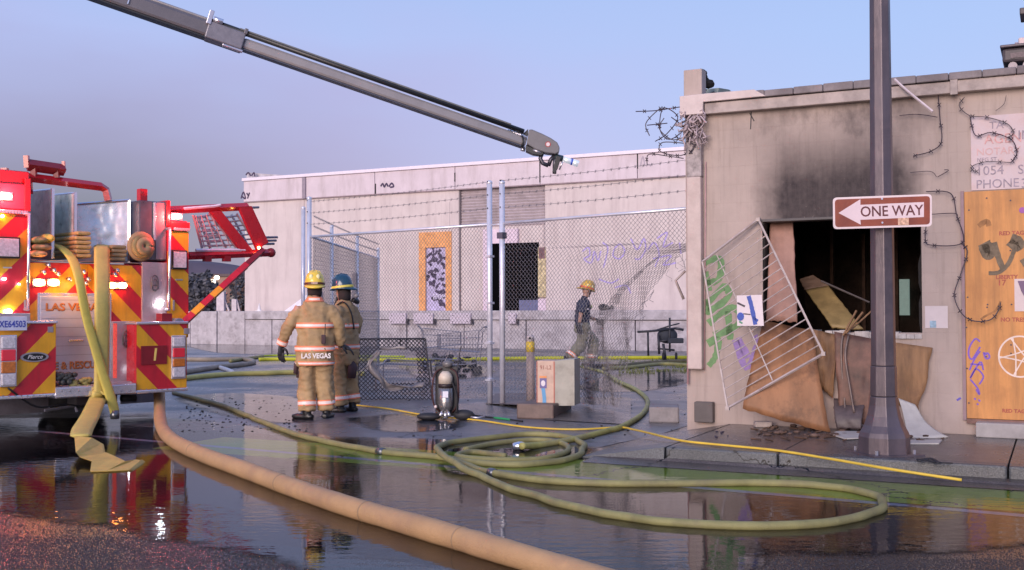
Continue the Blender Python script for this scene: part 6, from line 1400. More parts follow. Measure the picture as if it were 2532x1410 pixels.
btube([(1292, 374, 0), (1294, 366, 0)], .045, 'pulley', alu); btube([(1255, 324, -.12), (1285, 333, -.12), (1302, 341, -.12)], .035, 'chrome_elbow', alu); btube([(1292, 335, -.14), (1294, 350, -.14), (1290, 365, -.14)], .02, 'hydraulic_line', bdk)
for px in (1262, 1270, 1278, 1286): btube([(px, 322 + (px - 1262) * .32, -.15), (px + 2, 330 + (px - 1262) * .32, -.15)], .022, 'fitting', alu, 8)
btube([(1340, 380, 0), (1336, 392, 0), (1342, 404, 0), (1356, 410, 0)], .04, 'elbow', mat('gunmetal', (.07, .07, .09), .35, .6)); btube([(1356, 410, 0), (1362, 395, 0), (1372, 384, 0)], .04, 'elbow', MATS['gunmetal']); btube([(1318, 371, -.08), (1338, 378, -.08)], .03, 'motor', steel)
btube([(1374, 384, -.02), (1371, 405, -.02), (1371, 430, -.02)], .038, 'gear_case', MATS['gunmetal']); bpoly([(1376, 384), (1388, 388), (1380, 415), (1372, 430), (1366, 424)][::-1], -.08, .05, 'swivel_bracket', bdk, .008)
btube([(1372, 388, -.02), (1392, 393, -.02)], .06, 'nozzle_body', mat('nozzle_dark_green', (.05, .08, .09), .3, .5), 14); btube([(1392, 393, -.02), (1412, 400, -.02)], .055, 'nozzle_barrel', mat('nozzle_glow_chrome', (.85, .92, 1), .12, .6, emit=.35), 14); btube([(1412, 400, -.02), (1416, 401, -.02)], .062, 'nozzle_ring', mat('nozzle_blue', (.05, .12, .6), .3), 14); btube([(1416, 401, -.02), (1430, 406, -.02)], .06, 'nozzle_tip', MATS['nozzle_glow_chrome'], 14); btube([(1383, 420, -.03), (1394, 393, -.03)], .015, 'spray_arm', alu, 6)  # barrel and tip emit faintly: the metal's shine is painted in

# ------------------------------------------------------------------ air pack on the ground
AP = G(1102, 1040, 0); ap = empty('air_pack', (AP.x, AP.y, 0), R(-6), 'firefighter air pack with a silver cylinder standing on the wet ground', 'air pack')
s = 1.0
cyl = mat('cylinder_silver', (.34, .33, .33), .28, .7, var=.12); cylb = mat('cylinder_cream', (.62, .54, .44), .4)
M().tube([(0, 0, .12), (0, 0, .14), (0, 0, .19), (0, 0, .42)], [.05, .075, .09, .09], 24).build('cylinder', cyl, ap, True); M().tube([(0, 0, .421), (0, 0, .47)], .093, 24).build('band', mat('band_black', (.03, .02, .02), .5), ap, True); M().tube([(0, 0, .471), (0, 0, .56), (0, 0, .60), (0, 0, .63)], [.09, .09, .07, .04], 24).build('cylinder_shoulder', cylb, ap, True)
for sx in (-.06, .06): M().tube([(sx, -.07, .06), (sx * .6, -.04, .12)], .022, 8).build('valve', alu, ap, True)
M().tube([(-.0, -.02, .03), (0, 0, .12)], .032, 10).build('valve_stem', alu, ap, True); M().box(-.02, .05, -.105, -.094, .30, .38).build('label', mat('label_white', (.75, .75, .85), .5), ap); 
for sx in (-1, 1): M().tube(smooth_path([(sx * .06, .06, .66), (sx * .14, .02, .6), (sx * .17, -.02, .4), (sx * .15, .0, .2), (sx * .08, .05, .1)], 5), .02, 6, True, .5).build('strap', mat('strap_dark', (.06, .02, .02), .6), ap, True)
M().box(-.15, .15, .07, .13, .05, .70).build('back_plate', mat('black_plate', (.03, .03, .035), .5), ap, bevel=.02); M().ball((.02, .03, .72), .07, .06, .05).build('mask', mat('smoky_mask', (.16, .15, .15), .2), ap, True); M().tube([(-.18, .02, .55), (-.20, .0, .78)], .012, 6).build('strap_end', darkwire, ap); M().tube([(.14, .04, .62), (.18, .05, .9), (.2, .05, .95)], .008, 6).build('strap_end', darkwire, ap)
M().ball((-.12, -.05, .18), .02, .02, .02).build('gauge_lens', mat('gauge_lens', (.8, .65, .62), .2), ap, True); M().ball((.23, .03, .07), .14, .08, .07).build('face_piece_bag', mat('bag_black', (.025, .025, .03), .6), ap, True); M().ball((-.22, .0, .05), .16, .08, .05).build('waist_belt', MATS['bag_black'], ap, True); M().tube([(.3, .0, .05), (.42, -.04, .04), (.5, .02, .05)], .015, 6).build('belt_strap', steel, ap, True); M().tube(smooth_path([(.09, -.03, .5), (.16, -.08, .3), (.15, -.07, .1)], 5), .012, 6).build('air_hose', blackr, ap, True)

# dark folding apparatus at the dock by the building corner
ep = G(1640, 893); eq = empty('folded_wheelchair', (ep.x, ep.y - .1, 0), 0, 'black folding wheeled frame beside the dock near the building corner', 'wheeled frame')
EF = Frame(ep.x, ep.y - .1, 0)
def ebar(pts, r, nm='tube', m=darkwire): M().tube([EF.p(a, b3, y) for a, b3, y in pts], r, 6).build(nm, m, eq, True)
ebar([(1576, 821, 0), (1610, 819, 0), (1672, 812, 0)], .035, 'push_bar'); ebar([(1602, 821, .0), (1603, 880, 0)], .03, 'leg'); ebar([(1624, 816, .1), (1655, 806, .1), (1680, 800, .1)], .02, 'rail'); ebar([(1656, 786, 0), (1656, 870, 0)], .03, 'leg'); ebar([(1628, 830, 0), (1630, 876, 0)], .035, 'leg'); ebar([(1640, 850, 0), (1646, 892, 0)], .04, 'leg'); ebar([(1626, 845, 0), (1665, 840, 0)], .03, 'rail'); ebar([(1626, 862, 0), (1668, 866, 0)], .03, 'rail')
ebar([(1670, 812, 0), (1690, 816, 0)], .04, 'grip')
q = EF.p(1650, 830, .1); M().ball(tuple(q), .28, .12, .22, 12, 7).build('seat_bundle', mat('navy_cloth', (.03, .035, .05), .7, var=.4), eq, True); q = EF.p(1660, 838, 0); M().box(q.x - .1, q.x + .32, -.1, .2, q.z - .12, q.z + .02).build('seat', MATS['navy_cloth'], eq, bevel=.02)
for px in (1640, 1672):
    q = EF.p(px, 878, 0); M().tube([(q.x - .02, 0, .12), (q.x + .02, 0, .12)], .12, 14).build('wheel', blackr, eq, True)
random.seed(61); b = M()
for i in range(90):
    px = random.uniform(1880, 2290); py = random.uniform(1050, 1082); q = G(px, py, .155); s_ = random.uniform(.01, .045); b.ball((q.x, q.y, .15 + s_ * .4), s_ * 1.4, s_, s_ * .5, 5, 4)
b.build('rubble', mat('wall_rubble', (.13, .08, .06), .85, var=.8, scale=9), None, kind='stuff', label='charred rubble crumbs under the burnt window boards', cat='rubble')
b = M(); random.seed(88)
for i in range(70):
    px = random.uniform(1870, 2330); py = random.uniform(1048, 1092); q = G(px, py, .155); a_ = random.uniform(0, 3.14); l_ = random.uniform(.03, .14); d = Vector((math.cos(a_) * l_, math.sin(a_) * l_, random.uniform(-.0, .02))); b.tube([q, q + d], random.uniform(.003, .009), 4)
b.build('splinters', mat('charred_splinter', (.11, .06, .035), .8, var=.8, scale=5), None, kind='stuff', label='charred wood splinters strewn on the sidewalk under the window', cat='splinters')
# weeds and mud with growth near the fence hole
random.seed(44); b = M()
for i in range(1600):
    px = random.uniform(1530, 1700); py = random.uniform(893, 930) - (px - 1530) * .05; q = G(px, py)
    if noise.noise(q * 1.3) < -.05: continue
    h = random.uniform(.02, .09); a_ = random.uniform(0, 6.28); d = Vector((math.cos(a_) * .012, math.sin(a_) * .012, 0)); b.add([q - d, q + d, q + Vector((random.uniform(-.04, .04), random.uniform(-.04, .04), h))], [(0, 1, 2)])
b.build('weeds', mat('weed_green', (.16, .18, .04), .8, var=.5, scale=20), None, kind='stuff', label='patchy yellow green weeds on the yard behind the fence hole', cat='weeds')
# fine grit and debris on the wet ground
random.seed(45)
b = M()
for i in range(300):
    px, py = random.choice(((random.uniform(440, 760), random.uniform(985, 1070)), (random.uniform(950, 1700), random.uniform(940, 1090)), (random.uniform(440, 760), random.uniform(985, 1070))))
    z = .152 if px > 1750 else .004; q = G(px, py, z); s_ = random.uniform(.004, .014); b.ball((q.x, q.y, z + s_ * .4), s_ * 1.5, s_, s_ * .6, 5, 3)
b.build('grit', charred, None, kind='stuff', label='scattered black grit over the wet ground', cat='grit')
# ------------------------------------------------------------------ firefighters
def fuse(b, voxel, nm, m, parent, wr=0, wsc=9, seed=0, smooth=4, zs=.45):
    """one continuous skin from overlapping lofts, with cloth folds pressed in"""
    me = b.mesh('tmp'); o = bpy.data.objects.new('tmp', me); COL.objects.link(o)
    md = o.modifiers.new('r', 'REMESH'); md.mode = 'VOXEL'; md.voxel_size = voxel
    sm = o.modifiers.new('s', 'SMOOTH'); sm.factor = .6; sm.iterations = smooth
    bpy.context.view_layer.update()
    out = bpy.data.meshes.new_from_object(o.evaluated_get(bpy.context.evaluated_depsgraph_get())); bpy.data.objects.remove(o)
    if wr:
        out.update(); nn = [v.normal.copy() for v in out.vertices]
        for v, n in zip(out.vertices, nn): v.co += n * fold(v.co, wr, wsc, seed, zs)
    for p in out.polygons: p.use_smooth = True
    out.name = nm; r = bpy.data.objects.new(nm, out); COL.objects.link(r); r.parent = parent; out.materials.clear(); out.materials.append(m); return r
def fold(c, wr, wsc, seed, zs=.45):
    q = Vector((c.x * wsc * .55, c.y * wsc * .55, c.z * wsc * zs + .8 * c.x * wsc)) + Vector((seed * 7.3, 0, 0))
    a = noise.noise(q); b2 = noise.noise(Vector((c.x, c.y, c.z * 1.6)) * wsc * 2 + Vector((0, seed * 3.1, 0)))
    c2 = noise.noise(Vector((c.x * 2 + seed, c.y * 2, c.z * 11 + 1.5 * noise.noise(c * 4))))
    return wr * (1 - 2 * abs(a) * 1.6) * .8 + wr * .5 * b2 + wr * .55 * (.35 - abs(c2) * 1.8)
def lerp_rings(rings, z):
    for i in range(len(rings) - 1):
        a, b2 = rings[i], rings[i + 1]
        if min(a[2], b2[2]) <= z <= max(a[2], b2[2]): t = (z - a[2]) / (b2[2] - a[2]); return [a[k] + (b2[k] - a[k]) * t for k in range(5)]
    return list(rings[0] if abs(z - rings[0][2]) < abs(z - rings[-1][2]) else rings[-1])
def band_z(rings, z0_, z1_, off, nm, m, parent, slope=0):
    b = M(); n = 40; zs_ = [z0_ + (z1_ - z0_) * k / 2 for k in range(3)]; vs = []
    for z in zs_:
        r = lerp_rings(rings, z)
        for j in range(n): a = 2 * math.pi * j / n; vs.append((r[0] + (r[3] + off) * math.cos(a), r[1] + (r[4] + off) * math.sin(a), z + slope * math.cos(a)))
    b.add(vs, [(i * n + j, i * n + (j + 1) % n, (i + 1) * n + (j + 1) % n, (i + 1) * n + j) for i in range(2) for j in range(n)])
    return b.build(nm, m, parent, True)
def band_t(a, b2, t0, t1, r0, r1, off, nm, m, parent):
    a, b2 = Vector(a), Vector(b2); p, q = a.lerp(b2, t0), a.lerp(b2, t1); return M().tube([p, p.lerp(q, .5), q], [r0 + (r1 - r0) * t0 + off, r0 + (r1 - r0) * (t0 + t1) / 2 + off, r0 + (r1 - r0) * t1 + off], 24, False).build(nm, m, parent, True)
tanc = mat('turnout_tan', (.45, .305, .155), .75, var=.14, scale=7, bump=.35, bscale=160, dirt=(.20, .115, .06), dirtscale=3.5, dirtamt=.75); orange_r = mat('trim_orange', (.95, .26, .13), .5, var=.05, bump=0); silver_r = mat('trim_silver', (.95, .78, .72), .35, var=.12, scale=30, bump=0)
skin = mat('skin', (.48, .26, .19), .5, var=.08, bump=.05); glove_m = mat('dark_glove', (.025, .025, .03), .6, var=.3, scale=20); boot_m = mat('black_boot', (.02, .02, .022), .35, var=.2); hood_m = mat('dark_hood', (.035, .025, .025), .85, var=.2); hair_m = mat('dark_hair', (.02, .015, .012), .7)
navy = mat('navy_shirt', (.022, .027, .06), .75, var=.3, scale=9); pocket_m = mat('dark_pocket', (.07, .04, .045), .8, var=.25)
def hand(wrist, direction, palm_n, parent, m, side=1, curl=.6, scale=1.0, nm='glove'):
    """palm, four fingers of unequal length and a thumb, bent towards the palm"""
    w = Vector(wrist); d = Vector(direction).normalized(); n = Vector(palm_n); n = (n - d * n.dot(d)).normalized(); s = d.cross(n).normalized() * side
    k = scale; b = M()
    b.tube([w - d * .04 * k, w, w + d * .05 * k, w + d * .095 * k], [.034 * k, .036 * k, .042 * k, .036 * k], 12, True, .62)
    for i, (o, ln) in enumerate(((-.033, .062), (-.011, .075), (.011, .07), (.032, .055))):
        p = w + d * .075 * k + s * o * k; pts = [p, p + d * .028 * k]; dd = d.copy()
        for j in range(3): dd = (dd + n * curl * .6).normalized(); pts.append(pts[-1] + dd * ln * k * .42)
        b.tube(pts, [.0115 * k, .0115 * k, .011 * k, .010 * k, .008 * k], 7)
    p = w + d * .025 * k - s * .03 * k; b.tube([p, p + (d * .5 - s * .7 + n * .3).normalized() * .035 * k, p + (d * .8 - s * .45 + n * .5).normalized() * .07 * k, p + (d * .95 - s * .3 + n * .6).normalized() * .088 * k], [.015 * k, .0135 * k, .0115 * k, .009 * k], 8)
    return fuse(b, .0065, nm, m, parent, smooth=2)
def boot(ankle, toe_dir, parent, lift=0):
    a = Vector(ankle); d = Vector(toe_dir).normalized(); b = M()
    b.tube([a + Vector((0, 0, .12)), a + Vector((0, 0, .03)), a + Vector((0, 0, -.03))], [.06, .058, .055], 12)
    z = Vector((0, 0, -.055)); b.tube([a + z - d * .085, a + z - d * .04, a + z + d * .06, a + z + d * .16, a + z + d * .215], [.038, .052, .052, .05, .030], 12, True, .8)
    o = fuse(b, .011, 'boot', boot_m, parent, smooth=3); return o
def head_face(parent_b, c, yaw, pitch=0, r=.10):
    """skull, jaw, nose, ears, lips into the body mesh; returns a matrix for the head"""
    Mx = Matrix.Translation(c) @ Matrix.Rotation(yaw, 4, 'Z') @ Matrix.Rotation(pitch, 4, 'X'); b = M()
    b.ball((0, -.005, .02), .076, .095, .10, 18, 12); b.ball((0, .03, -.045), .058, .062, .065, 14, 10); b.ball((0, .088, -.015), .014, .022, .026, 8, 6); b.tube([(0, .085, .02), (0, .098, -.018)], [.009, .013], 8)
    b.ball((0, .075, -.062), .026, .014, .010, 8, 5); b.ball((0, .068, -.095), .026, .02, .018, 8, 6)
    for s in (-1, 1): b.ball((s * .078, -.005, -.005), .012, .022, .034, 8, 6); b.ball((s * .03, .078, .035), .03, .012, .010, 8, 5)
    parent_b.add([Mx @ Vector(v) for v in b.v], b.f); return Mx
def eyes(Mx, parent):
    for s in (-1, 1):
        M().ball(Mx @ Vector((s * .031, .080, .015)), .011, .008, .008, 8, 6).build('eye', mat('eye_white', (.6, .55, .55), .3), parent, True); M().ball(Mx @ Vector((s * .031, .087, .015)), .005, .005, .005, 8, 5).build('iris', ki, parent, True)
def helmet(parent, Mx, shell, band_m, front_plate=True, label_txt=None):
    Mx = Mx @ Matrix.Diagonal((1, 1, 1.32, 1)); b = M(); n = 32
    prof = [(.0, .165), (.035, .163), (.072, .152), (.103, .128), (.124, .092), (.136, .05), (.139, .015)]
    vs = []
    for r, z in prof[1:]:
        for j in range(n): a = 2 * math.pi * j / n; rb = 1 + .035 * max(0, math.cos(3 * a * 2)) * (z > .03) * (r < .125); vs.append((r * rb * .96 * math.cos(a), r * rb * 1.12 * math.sin(a), z))
    brim = []
    for k, (ro, dz) in enumerate(((.142, .008), (.149, .0), (.149, -.012), (.134, -.004))):
        for j in range(n):
            a = 2 * math.pi * j / n; back = max(0, -math.sin(a)) ** 2; fr_ = max(0, math.sin(a)) ** 3
            rr_ = ro + (0 if k in (0, 3) else back * .05 + fr_ * .018); vs.append((rr_ * .94 * math.cos(a), rr_ * 1.10 * math.sin(a), .015 + dz - back * .03 * (k in (1, 2))))
    k = len(prof) - 1 + 4
    b.add([Mx @ Vector(v) for v in vs] + [Mx @ Vector((0, 0, .165))], [(i * n + j, i * n + (j + 1) % n, (i + 1) * n + (j + 1) % n, (i + 1) * n + j)[::-1] for i in range(k - 1) for j in range(n)] + [(k * n, j, (j + 1) % n) for j in range(n)])
    h = b.build('helmet', shell, parent, True)
    rb = M()
    for j in range(4):
        a = j * math.pi / 4 + .4; pts = [Mx @ Vector((r * math.cos(a) * .96 * s, r * math.sin(a) * 1.13 * s, z + .004)) for s, r, z in [(1, .127, .05), (1, .11, .11), (1, .07, .152), (1, .0, .168), (-1, .07, .152), (-1, .11, .11), (-1, .127, .05)]]; M().tube(pts, .006, 5).build('ridge', shell, h, True)
    bb = M(); vs = []
    for z in (.014, .042):
        for j in range(n): a = 2 * math.pi * j / n; vs.append(Mx @ Vector((.1425 * .96 * math.cos(a), .1425 * 1.12 * math.sin(a), z)))
    bb.add(vs, [(j, (j + 1) % n, n + (j + 1) % n, n + j) for j in range(n)]); bb.build('helmet_band', band_m, h, True)
    if front_plate:
        q = M(); q.add([Mx @ Vector(v) for v in ((-.035, .150, .03), (.035, .150, .03), (.03, .135, .11), (0, .125, .13), (-.03, .135, .11))], [(0, 1, 2, 3, 4)]); q.build('front_shield', mat('shield_black', (.03, .03, .03), .5), h)
    return h
def coat_set(p, rings, arms, trim_z, seed=0, mirror=1):
    """arms: list of (shoulder, elbow, wrist). rings: coat body"""
    b = M(); b.loft(rings)
    for sh, el, wr in arms:
        s0 = Vector((sh[0] * .35, sh[1], sh[2] - .035)); s1 = Vector((sh[0] * .92, sh[1], sh[2] - .055)); b.tube([s0] + smooth_path([s1, el, wr], 5), [.07, .088] + [.094 - .0036 * i for i in range(10)], 14)
    c = fuse(b, .016, 'coat', tanc, p, .021, 8, seed, 3)
    for z0_, z1_, sl in trim_z:
        band_z(rings, z0_, z1_, .017, 'trim_band', orange_r, c, sl); band_z(rings, z0_ + (z1_ - z0_) * .28, z1_ - (z1_ - z0_) * .28, .0195, 'silver_band', silver_r, c, sl)
    for sh, el, wr in arms:
        band_t(el, wr, .72, 1.0, .076, .055, .012, 'cuff_band', orange_r, c); band_t(el, wr, .78, .94, .076, .055, .0145, 'silver_band', silver_r, c)
    return c
def pants_set(p, legs, waist, m=tanc, cuffs=True, seed=1, r=(.128, .115, .104)):
    b = M(); b.loft([(0 + waist[0], waist[1], waist[2] + .10, .165, .13), (waist[0], waist[1], waist[2], .18, .145), (waist[0], waist[1], waist[2] - .10, .17, .14), (waist[0], waist[1], waist[2] - .16, .10, .10)][::-1])
    for hp, kn, an in legs: b.tube(smooth_path([hp, kn, an], 5), [r[0] - (r[0] - r[1]) * i / 5 for i in range(5)] + [r[1] - (r[1] - r[2]) * i / 5 for i in range(6)], 14)
    c = fuse(b, .015, 'trousers', m, p, .021, 8, seed, 3)
    if cuffs:
        for hp, kn, an in legs: band_t(kn, an, .66, .84, r[1], r[2], .012, 'cuff_band', orange_r, c); band_t(kn, an, .70, .80, r[1], r[2], .0145, 'silver_band', silver_r, c)
    return c
def body_mesh(p, head_c, yaw, pitch, neck, torso, arms, legs, m=skin):
    b = M(); Mx = head_face(b, Vector(head_c), yaw, pitch); b.tube([neck, Vector(neck).lerp(Vector(head_c), .75)], [.062, .058], 12); b.loft(torso)
    for sh, el, wr in arms: b.tube([sh, Vector(sh).lerp(Vector(el), .5), el, Vector(el).lerp(Vector(wr), .5), wr], [.06, .052, .044, .042, .03], 10)
    for hp, kn, an in legs: b.tube([hp, Vector(hp).lerp(Vector(kn), .5), kn, Vector(kn).lerp(Vector(an), .4), an], [.09, .078, .058, .056, .036], 10)
    return fuse(b, .0125, 'body', m, p, smooth=2), Mx
def person(x, y, deg, label, group=None): return empty('person', (x, y, 0), R(deg), label, 'person', group)

# firefighter with the yellow helmet, back to us
F1 = G(778, 1036); p1_ = person(F1.x, F1.y, 6, 'firefighter in tan turnout gear and yellow helmet seen from behind, left arm hanging out', 'firefighters')
tor = [(0, 0, .90, .13, .10), (0, 0, 1.15, .14, .10), (0, 0, 1.38, .17, .11), (0, 0, 1.50, .12, .09)]
arms = [((-.20, 0, 1.46), (-.34, -.02, 1.20), (-.43, .03, .965)), ((.21, 0, 1.46), (.31, .02, 1.18), (.315, .12, .97))]
legs = [((-.09, 0, .90), (-.105, .01, .50), (-.095, -.03, .11)), ((.095, 0, .90), (.125, .05, .50), (.15, .05, .12))]
bod, Mx = body_mesh(p1_, (0, .01, 1.69), R(2), R(-4), (0, -.01, 1.48), tor, arms, legs)
eyes(Mx, bod)
rings = [(0, 0, .70, .235, .175), (0, 0, .80, .245, .18), (0, 0, 1.00, .240, .175), (0, 0, 1.20, .238, .165), (0, 0, 1.36, .232, .15), (0, -.005, 1.45, .20, .13), (0, -.01, 1.51, .14, .105), (0, -.01, 1.56, .092, .088), (0, -.005, 1.60, .088, .085)]
c1_ = coat_set(p1_, rings, arms, ((1.185, 1.255, 0), (.885, .955, -.0), (.705, .755, 0)), 1)
col_ = M(); col_.add([(-.075, -.112, 1.525), (.075, -.112, 1.525), (.082, -.092, 1.585), (-.082, -.092, 1.585)], [(0, 1, 2, 3)]); M().loft([(0, -.008, 1.53, .128, .115), (0, -.008, 1.56, .108, .103), (0, -.006, 1.585, .100, .096)], False).build('collar_band', orange_r, c1_, True); 
b = M(); n = 12; b.add([( .118 * math.sin(a) , -.008 - .112 * math.cos(a), z) for z in (1.545, 1.572) for a in [(-.65 + 1.3 * i / 11) for i in range(12)]], [(i, i + 1, i + 13, i + 12) for i in range(11)]); b.build('collar_patch', silver_r, c1_, True)
text('LAS VEGAS', .088, mat('white_print', (.85, .78, .76), .5), c1_, .03, -.198, .825, .004, bold=.003, stretch=.88)
pants_set(p1_, legs, (0, 0, .88), seed=2)
hand((-.43, .03, .955), (-.06, .05, -1), (.5, .85, 0), p1_, glove_m, -1, .55, 1.25); hand((.32, .125, .955), (.85, .3, -.35), (0, .3, -.9), p1_, glove_m, 1, .5, 1.25)
boot((-.095, -.03, .09), (-1, .45, 0), p1_); boot((.15, .05, .09), (.35, 1, 0), p1_)
b = M(); b.tube([(0, -.01, 1.60), (0, 0, 1.65), (0, -.005, 1.72)], [.088, .094, .098], 16); b.build('hood', hood_m, p1_, True)
ysh = mat('yellow_helmet', (.85, .60, .06), .22, var=.06, bump=0, coat=.7); ybd = mat('band_brown', (.10, .03, .02), .5)
Hm = Matrix.Translation((0, .0, 1.715)) @ Matrix.Rotation(R(3), 4, 'Z') @ Matrix.Rotation(R(-4), 4, 'X')
hh = helmet(p1_, Hm, ysh, ybd); 
b = M(); b.add([Hm @ Vector(v) for v in ((-.04, -.166, .025), (.04, -.166, .025), (.04, -.162, .055), (-.04, -.162, .055))], [(0, 1, 2, 3)]); b.build('name_patch', mat('name_patch', (.45, .32, .25), .5, var=.5, scale=60), hh)
for s in (-1, 1): b = M(); b.ball(Hm @ Vector((s * .045, -.13, .125)), .026, .012, .034, 10, 6); b.build('reflector', mat('pale_reflector', (.95, .85, .45), .3), hh, True)
M().tube([(.0, -.14, 1.74), (0, -.15, 1.715)], .01, 5)
b = M(); b.tube([(-.20, -.02, .80), (-.235, -.02, .72), (-.24, 0, .60)], [.02, .05, .06], 10, True, .6); b.build('side_pocket', pocket_m, p1_, True); b = M(); b.tube([(-.15, .0, .72), (-.19, .02, .62), (-.20, .03, .54)], [.05, .07, .05], 10, True, .7); b.build('thigh_pocket', pocket_m, p1_, True)
M().box(.10, .155, -.235, -.195, .98, 1.10).build('radio', pocket_m, p1_, bevel=.01); M().tube([(.145, -.215, 1.10), (.15, -.22, 1.24)], .006, 5).build('antenna', blackr, p1_)
# firefighter with the blue helmet, turned to the left
F2 = G(852, 1019); p2_ = person(F2.x, F2.y, 66, 'firefighter in tan turnout gear and blue helmet turned left beside the yellow helmet', 'firefighters')
tor = [(0, 0, .90, .13, .10), (0, 0, 1.15, .14, .10), (0, 0, 1.38, .16, .11), (0, 0, 1.50, .12, .09)]
arms = [((-.19, 0, 1.45), (-.24, .10, 1.18), (-.20, .28, 1.02)), ((.20, -.01, 1.45), (.25, -.03, 1.17), (.22, .14, .97))]
legs = [((-.10, 0, .90), (-.11, .03, .50), (-.11, 0, .11)), ((.10, 0, .90), (.11, .0, .50), (.11, -.06, .11))]
bod, Mx = body_mesh(p2_, (0, .03, 1.675), R(12), R(-8), (0, 0, 1.47), tor, arms, legs); eyes(Mx, bod)
rings = [(0, 0, .66, .215, .185), (0, 0, .80, .22, .185), (0, 0, 1.00, .215, .18), (0, 0, 1.20, .215, .165), (0, 0, 1.35, .205, .15), (0, -.0, 1.44, .17, .13), (0, 0, 1.50, .13, .105), (0, .01, 1.55, .09, .088)]
c2_ = coat_set(p2_, rings, arms, ((1.17, 1.235, 0), (.88, .945, 0)), 5)
pants_set(p2_, legs, (0, 0, .88), seed=4)
hand((-.20, .28, 1.01), (.1, .8, -.5), (.5, 0, -.8), p2_, glove_m, -1, .6, 1.2); hand((.22, .14, .96), (0, .7, -.7), (-.4, 0, -.8), p2_, glove_m, 1, .6, 1.2)
boot((-.11, 0, .09), (-.2, 1, 0), p2_); boot((.11, -.06, .09), (.3, 1, 0), p2_)
b = M(); b.tube([(0, 0, 1.54), (0, .0, 1.60), (0, .005, 1.70)], [.085, .088, .094], 16); b.build('hood', hood_m, p2_, True)
bsh = mat('blue_helmet', (.010, .055, .10), .25, var=.06, bump=0, coat=.7); Hm = Matrix.Translation((0, .03, 1.70)) @ Matrix.Rotation(R(12), 4, 'Z') @ Matrix.Rotation(R(-6), 4, 'X'); helmet(p2_, Hm, bsh, mat('band_yellow', (.85, .72, .12), .35))
bk2 = mat('black_mask_strap', (.02, .018, .02), .5)
M().tube(smooth_path([(-.15, .10, 1.42), (-.13, -.05, 1.53), (-.08, -.15, 1.40), (-.05, -.19, 1.15)], 5), .02, 6, True, .5).build('strap', bk2, p2_, True); M().tube(smooth_path([(.02, -.12, 1.56), (.10, -.14, 1.53), (.15, -.10, 1.55)], 5), .035, 8).build('hanging_mask', bk2, p2_, True); M().ball((.10, -.13, 1.62), .045, .04, .035, 10, 6).build('mask_lens', mat('mask_grey', (.35, .33, .36), .3), p2_, True)
M().tube(smooth_path([(-.02, .10, 1.60), (-.03, .13, 1.50), (-.04, .16, 1.42), (0, .15, 1.36)], 5), .018, 6).build('chin_strap', bk2, p2_, True)
b = M(); b.tube([(.14, .02, .78), (.20, .0, .66), (.17, -.01, .50)], [.06, .085, .075], 12, True, .7); b.tube([(-.05, -.12, .72), (-.05, -.16, .62), (-.05, -.14, .50)], [.05, .075, .06], 12, True, .7)
M().tube([(.14, .02, .80), (.215, .0, .68), (.18, -.01, .50)], [.06, .085, .07], 12, True, .7).build('tool_pouch', pocket_m, p2_, True); M().tube([(-.05, -.13, .72), (-.06, -.17, .62), (-.06, -.15, .48)], [.05, .08, .065], 12, True, .7).build('thigh_pocket', pocket_m, p2_, True)
# walking firefighter in navy T-shirt beyond the fence, heading right
F3 = G(1440, 912); p3_ = person(F3.x, F3.y, -72, 'firefighter in navy shirt and tan trousers with red and yellow helmet walking behind the fence', 'firefighters')
p3_.location.z = .02; p3_.scale = (1.2, 1.2, 1.09)
tor = [(0, 0, .92, .14, .10), (0, .01, 1.15, .145, .105), (0, .03, 1.36, .17, .115), (0, .04, 1.47, .12, .09)]
arms = [((-.20, .04, 1.44), (-.25, .10, 1.17), (-.22, .40, 1.05)), ((.20, .02, 1.44), (.25, -.12, 1.20), (.24, -.16, .95))]
legs = [((-.10, 0, .93), (-.10, .26, .58), (-.10, .24, .15)), ((.10, 0, .93), (.10, -.06, .52), (.10, -.34, .22))]
bod, Mx = body_mesh(p3_, (0, .10, 1.67), R(0), R(-22), (0, .04, 1.46), tor, arms, legs); eyes(Mx, bod)
b = M(); b.loft([(0, 0, .90, .175, .135), (0, 0, 1.05, .18, .14), (0, .01, 1.20, .182, .14), (0, .03, 1.36, .19, .135), (0, .035, 1.44, .16, .115), (0, .04, 1.50, .085, .08)])
for sh, el, wr in arms: b.tube([sh, Vector(sh).lerp(Vector(el), .6), Vector(el)], [.085, .08, .078], 12)
fuse(b, .014, 'shirt', navy, p3_, .010, 9, 3, 3)
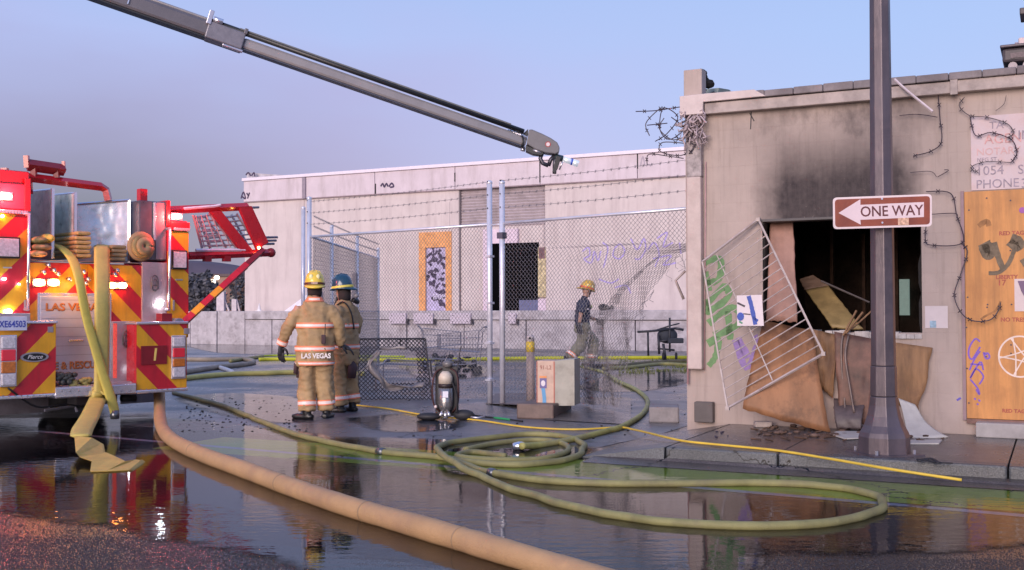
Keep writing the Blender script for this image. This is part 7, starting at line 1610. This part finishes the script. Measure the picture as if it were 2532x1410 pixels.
tp_ = mat('faded_tan', (.26, .24, .17), .8, var=.25, scale=6, dirt=(.05, .045, .05), dirtamt=.9, dirtscale=3)
pt_ = pants_set(p3_, legs, (0, 0, .90), m=tp_, seed=6, r=(.125, .115, .105))
M().tube(smooth_path([(.17, .05, .95), (.20, .06, .78), (.20, -.04, .70), (.19, -.10, .86), (.18, -.08, .98)], 5), .016, 6, True, .5).build('suspender', mat('pale_strap', (.55, .52, .45), .6), p3_, True); M().tube(smooth_path([(.18, -.02, .96), (.22, .0, .82), (.19, .09, .74), (.19, .10, .90)], 5), .014, 6, True, .5).build('suspender', glove_m, p3_, True)
M().tube([(.12, .16, 1.36), (.06, .17, 1.30), (.0, .17, 1.32)], .012, 6).build('lanyard', mat('lime_strap', (.5, .6, .15), .5), p3_, True)
hand((-.22, .40, 1.05), (.0, .8, -.5), (.3, -.2, -.9), p3_, glove_m, -1, .5, 1.15); hand((.24, -.16, .95), (0, .05, -1), (-.6, .7, 0), p3_, glove_m, 1, .6, 1.2)
boot((-.10, .24, .09), (0, 1, 0.0), p3_); boot((.10, -.37, .16), (0, 1, -.5), p3_)
q = M(); q.tube([(.285, -.02, 1.28), (.288, .03, 1.28)], .02, 6); q.build('shoulder_patch', mat('patch_white', (.7, .65, .7), .5), p3_, True)
M().tube([(0, .04, 1.49), (0, .06, 1.56)], [.066, .062], 12).build('neck_collar', navy, p3_, True)
rsh = mat('worn_yellow_helmet', (.80, .42, .05), .3, var=.5, scale=6, bump=0, coat=.5); Hm = Matrix.Translation((0, .10, 1.705)) @ Matrix.Rotation(R(-18), 4, 'X'); hh = helmet(p3_, Hm, rsh, mat('band_red_orange', (.80, .12, .04), .4))
for yv in (-.04, .05): M().ball(Hm @ Vector((.112, yv, .085)), .012, .026, .032, 10, 6).build('reflector', MATS['pale_reflector'], hh, True)
M().tube([Hm @ Vector((.10, .02, .02)), Hm @ Vector((.085, .06, -.09)), Hm @ Vector((.02, .1, -.13))], .008, 5).build('chin_strap', bk2, p3_, True)
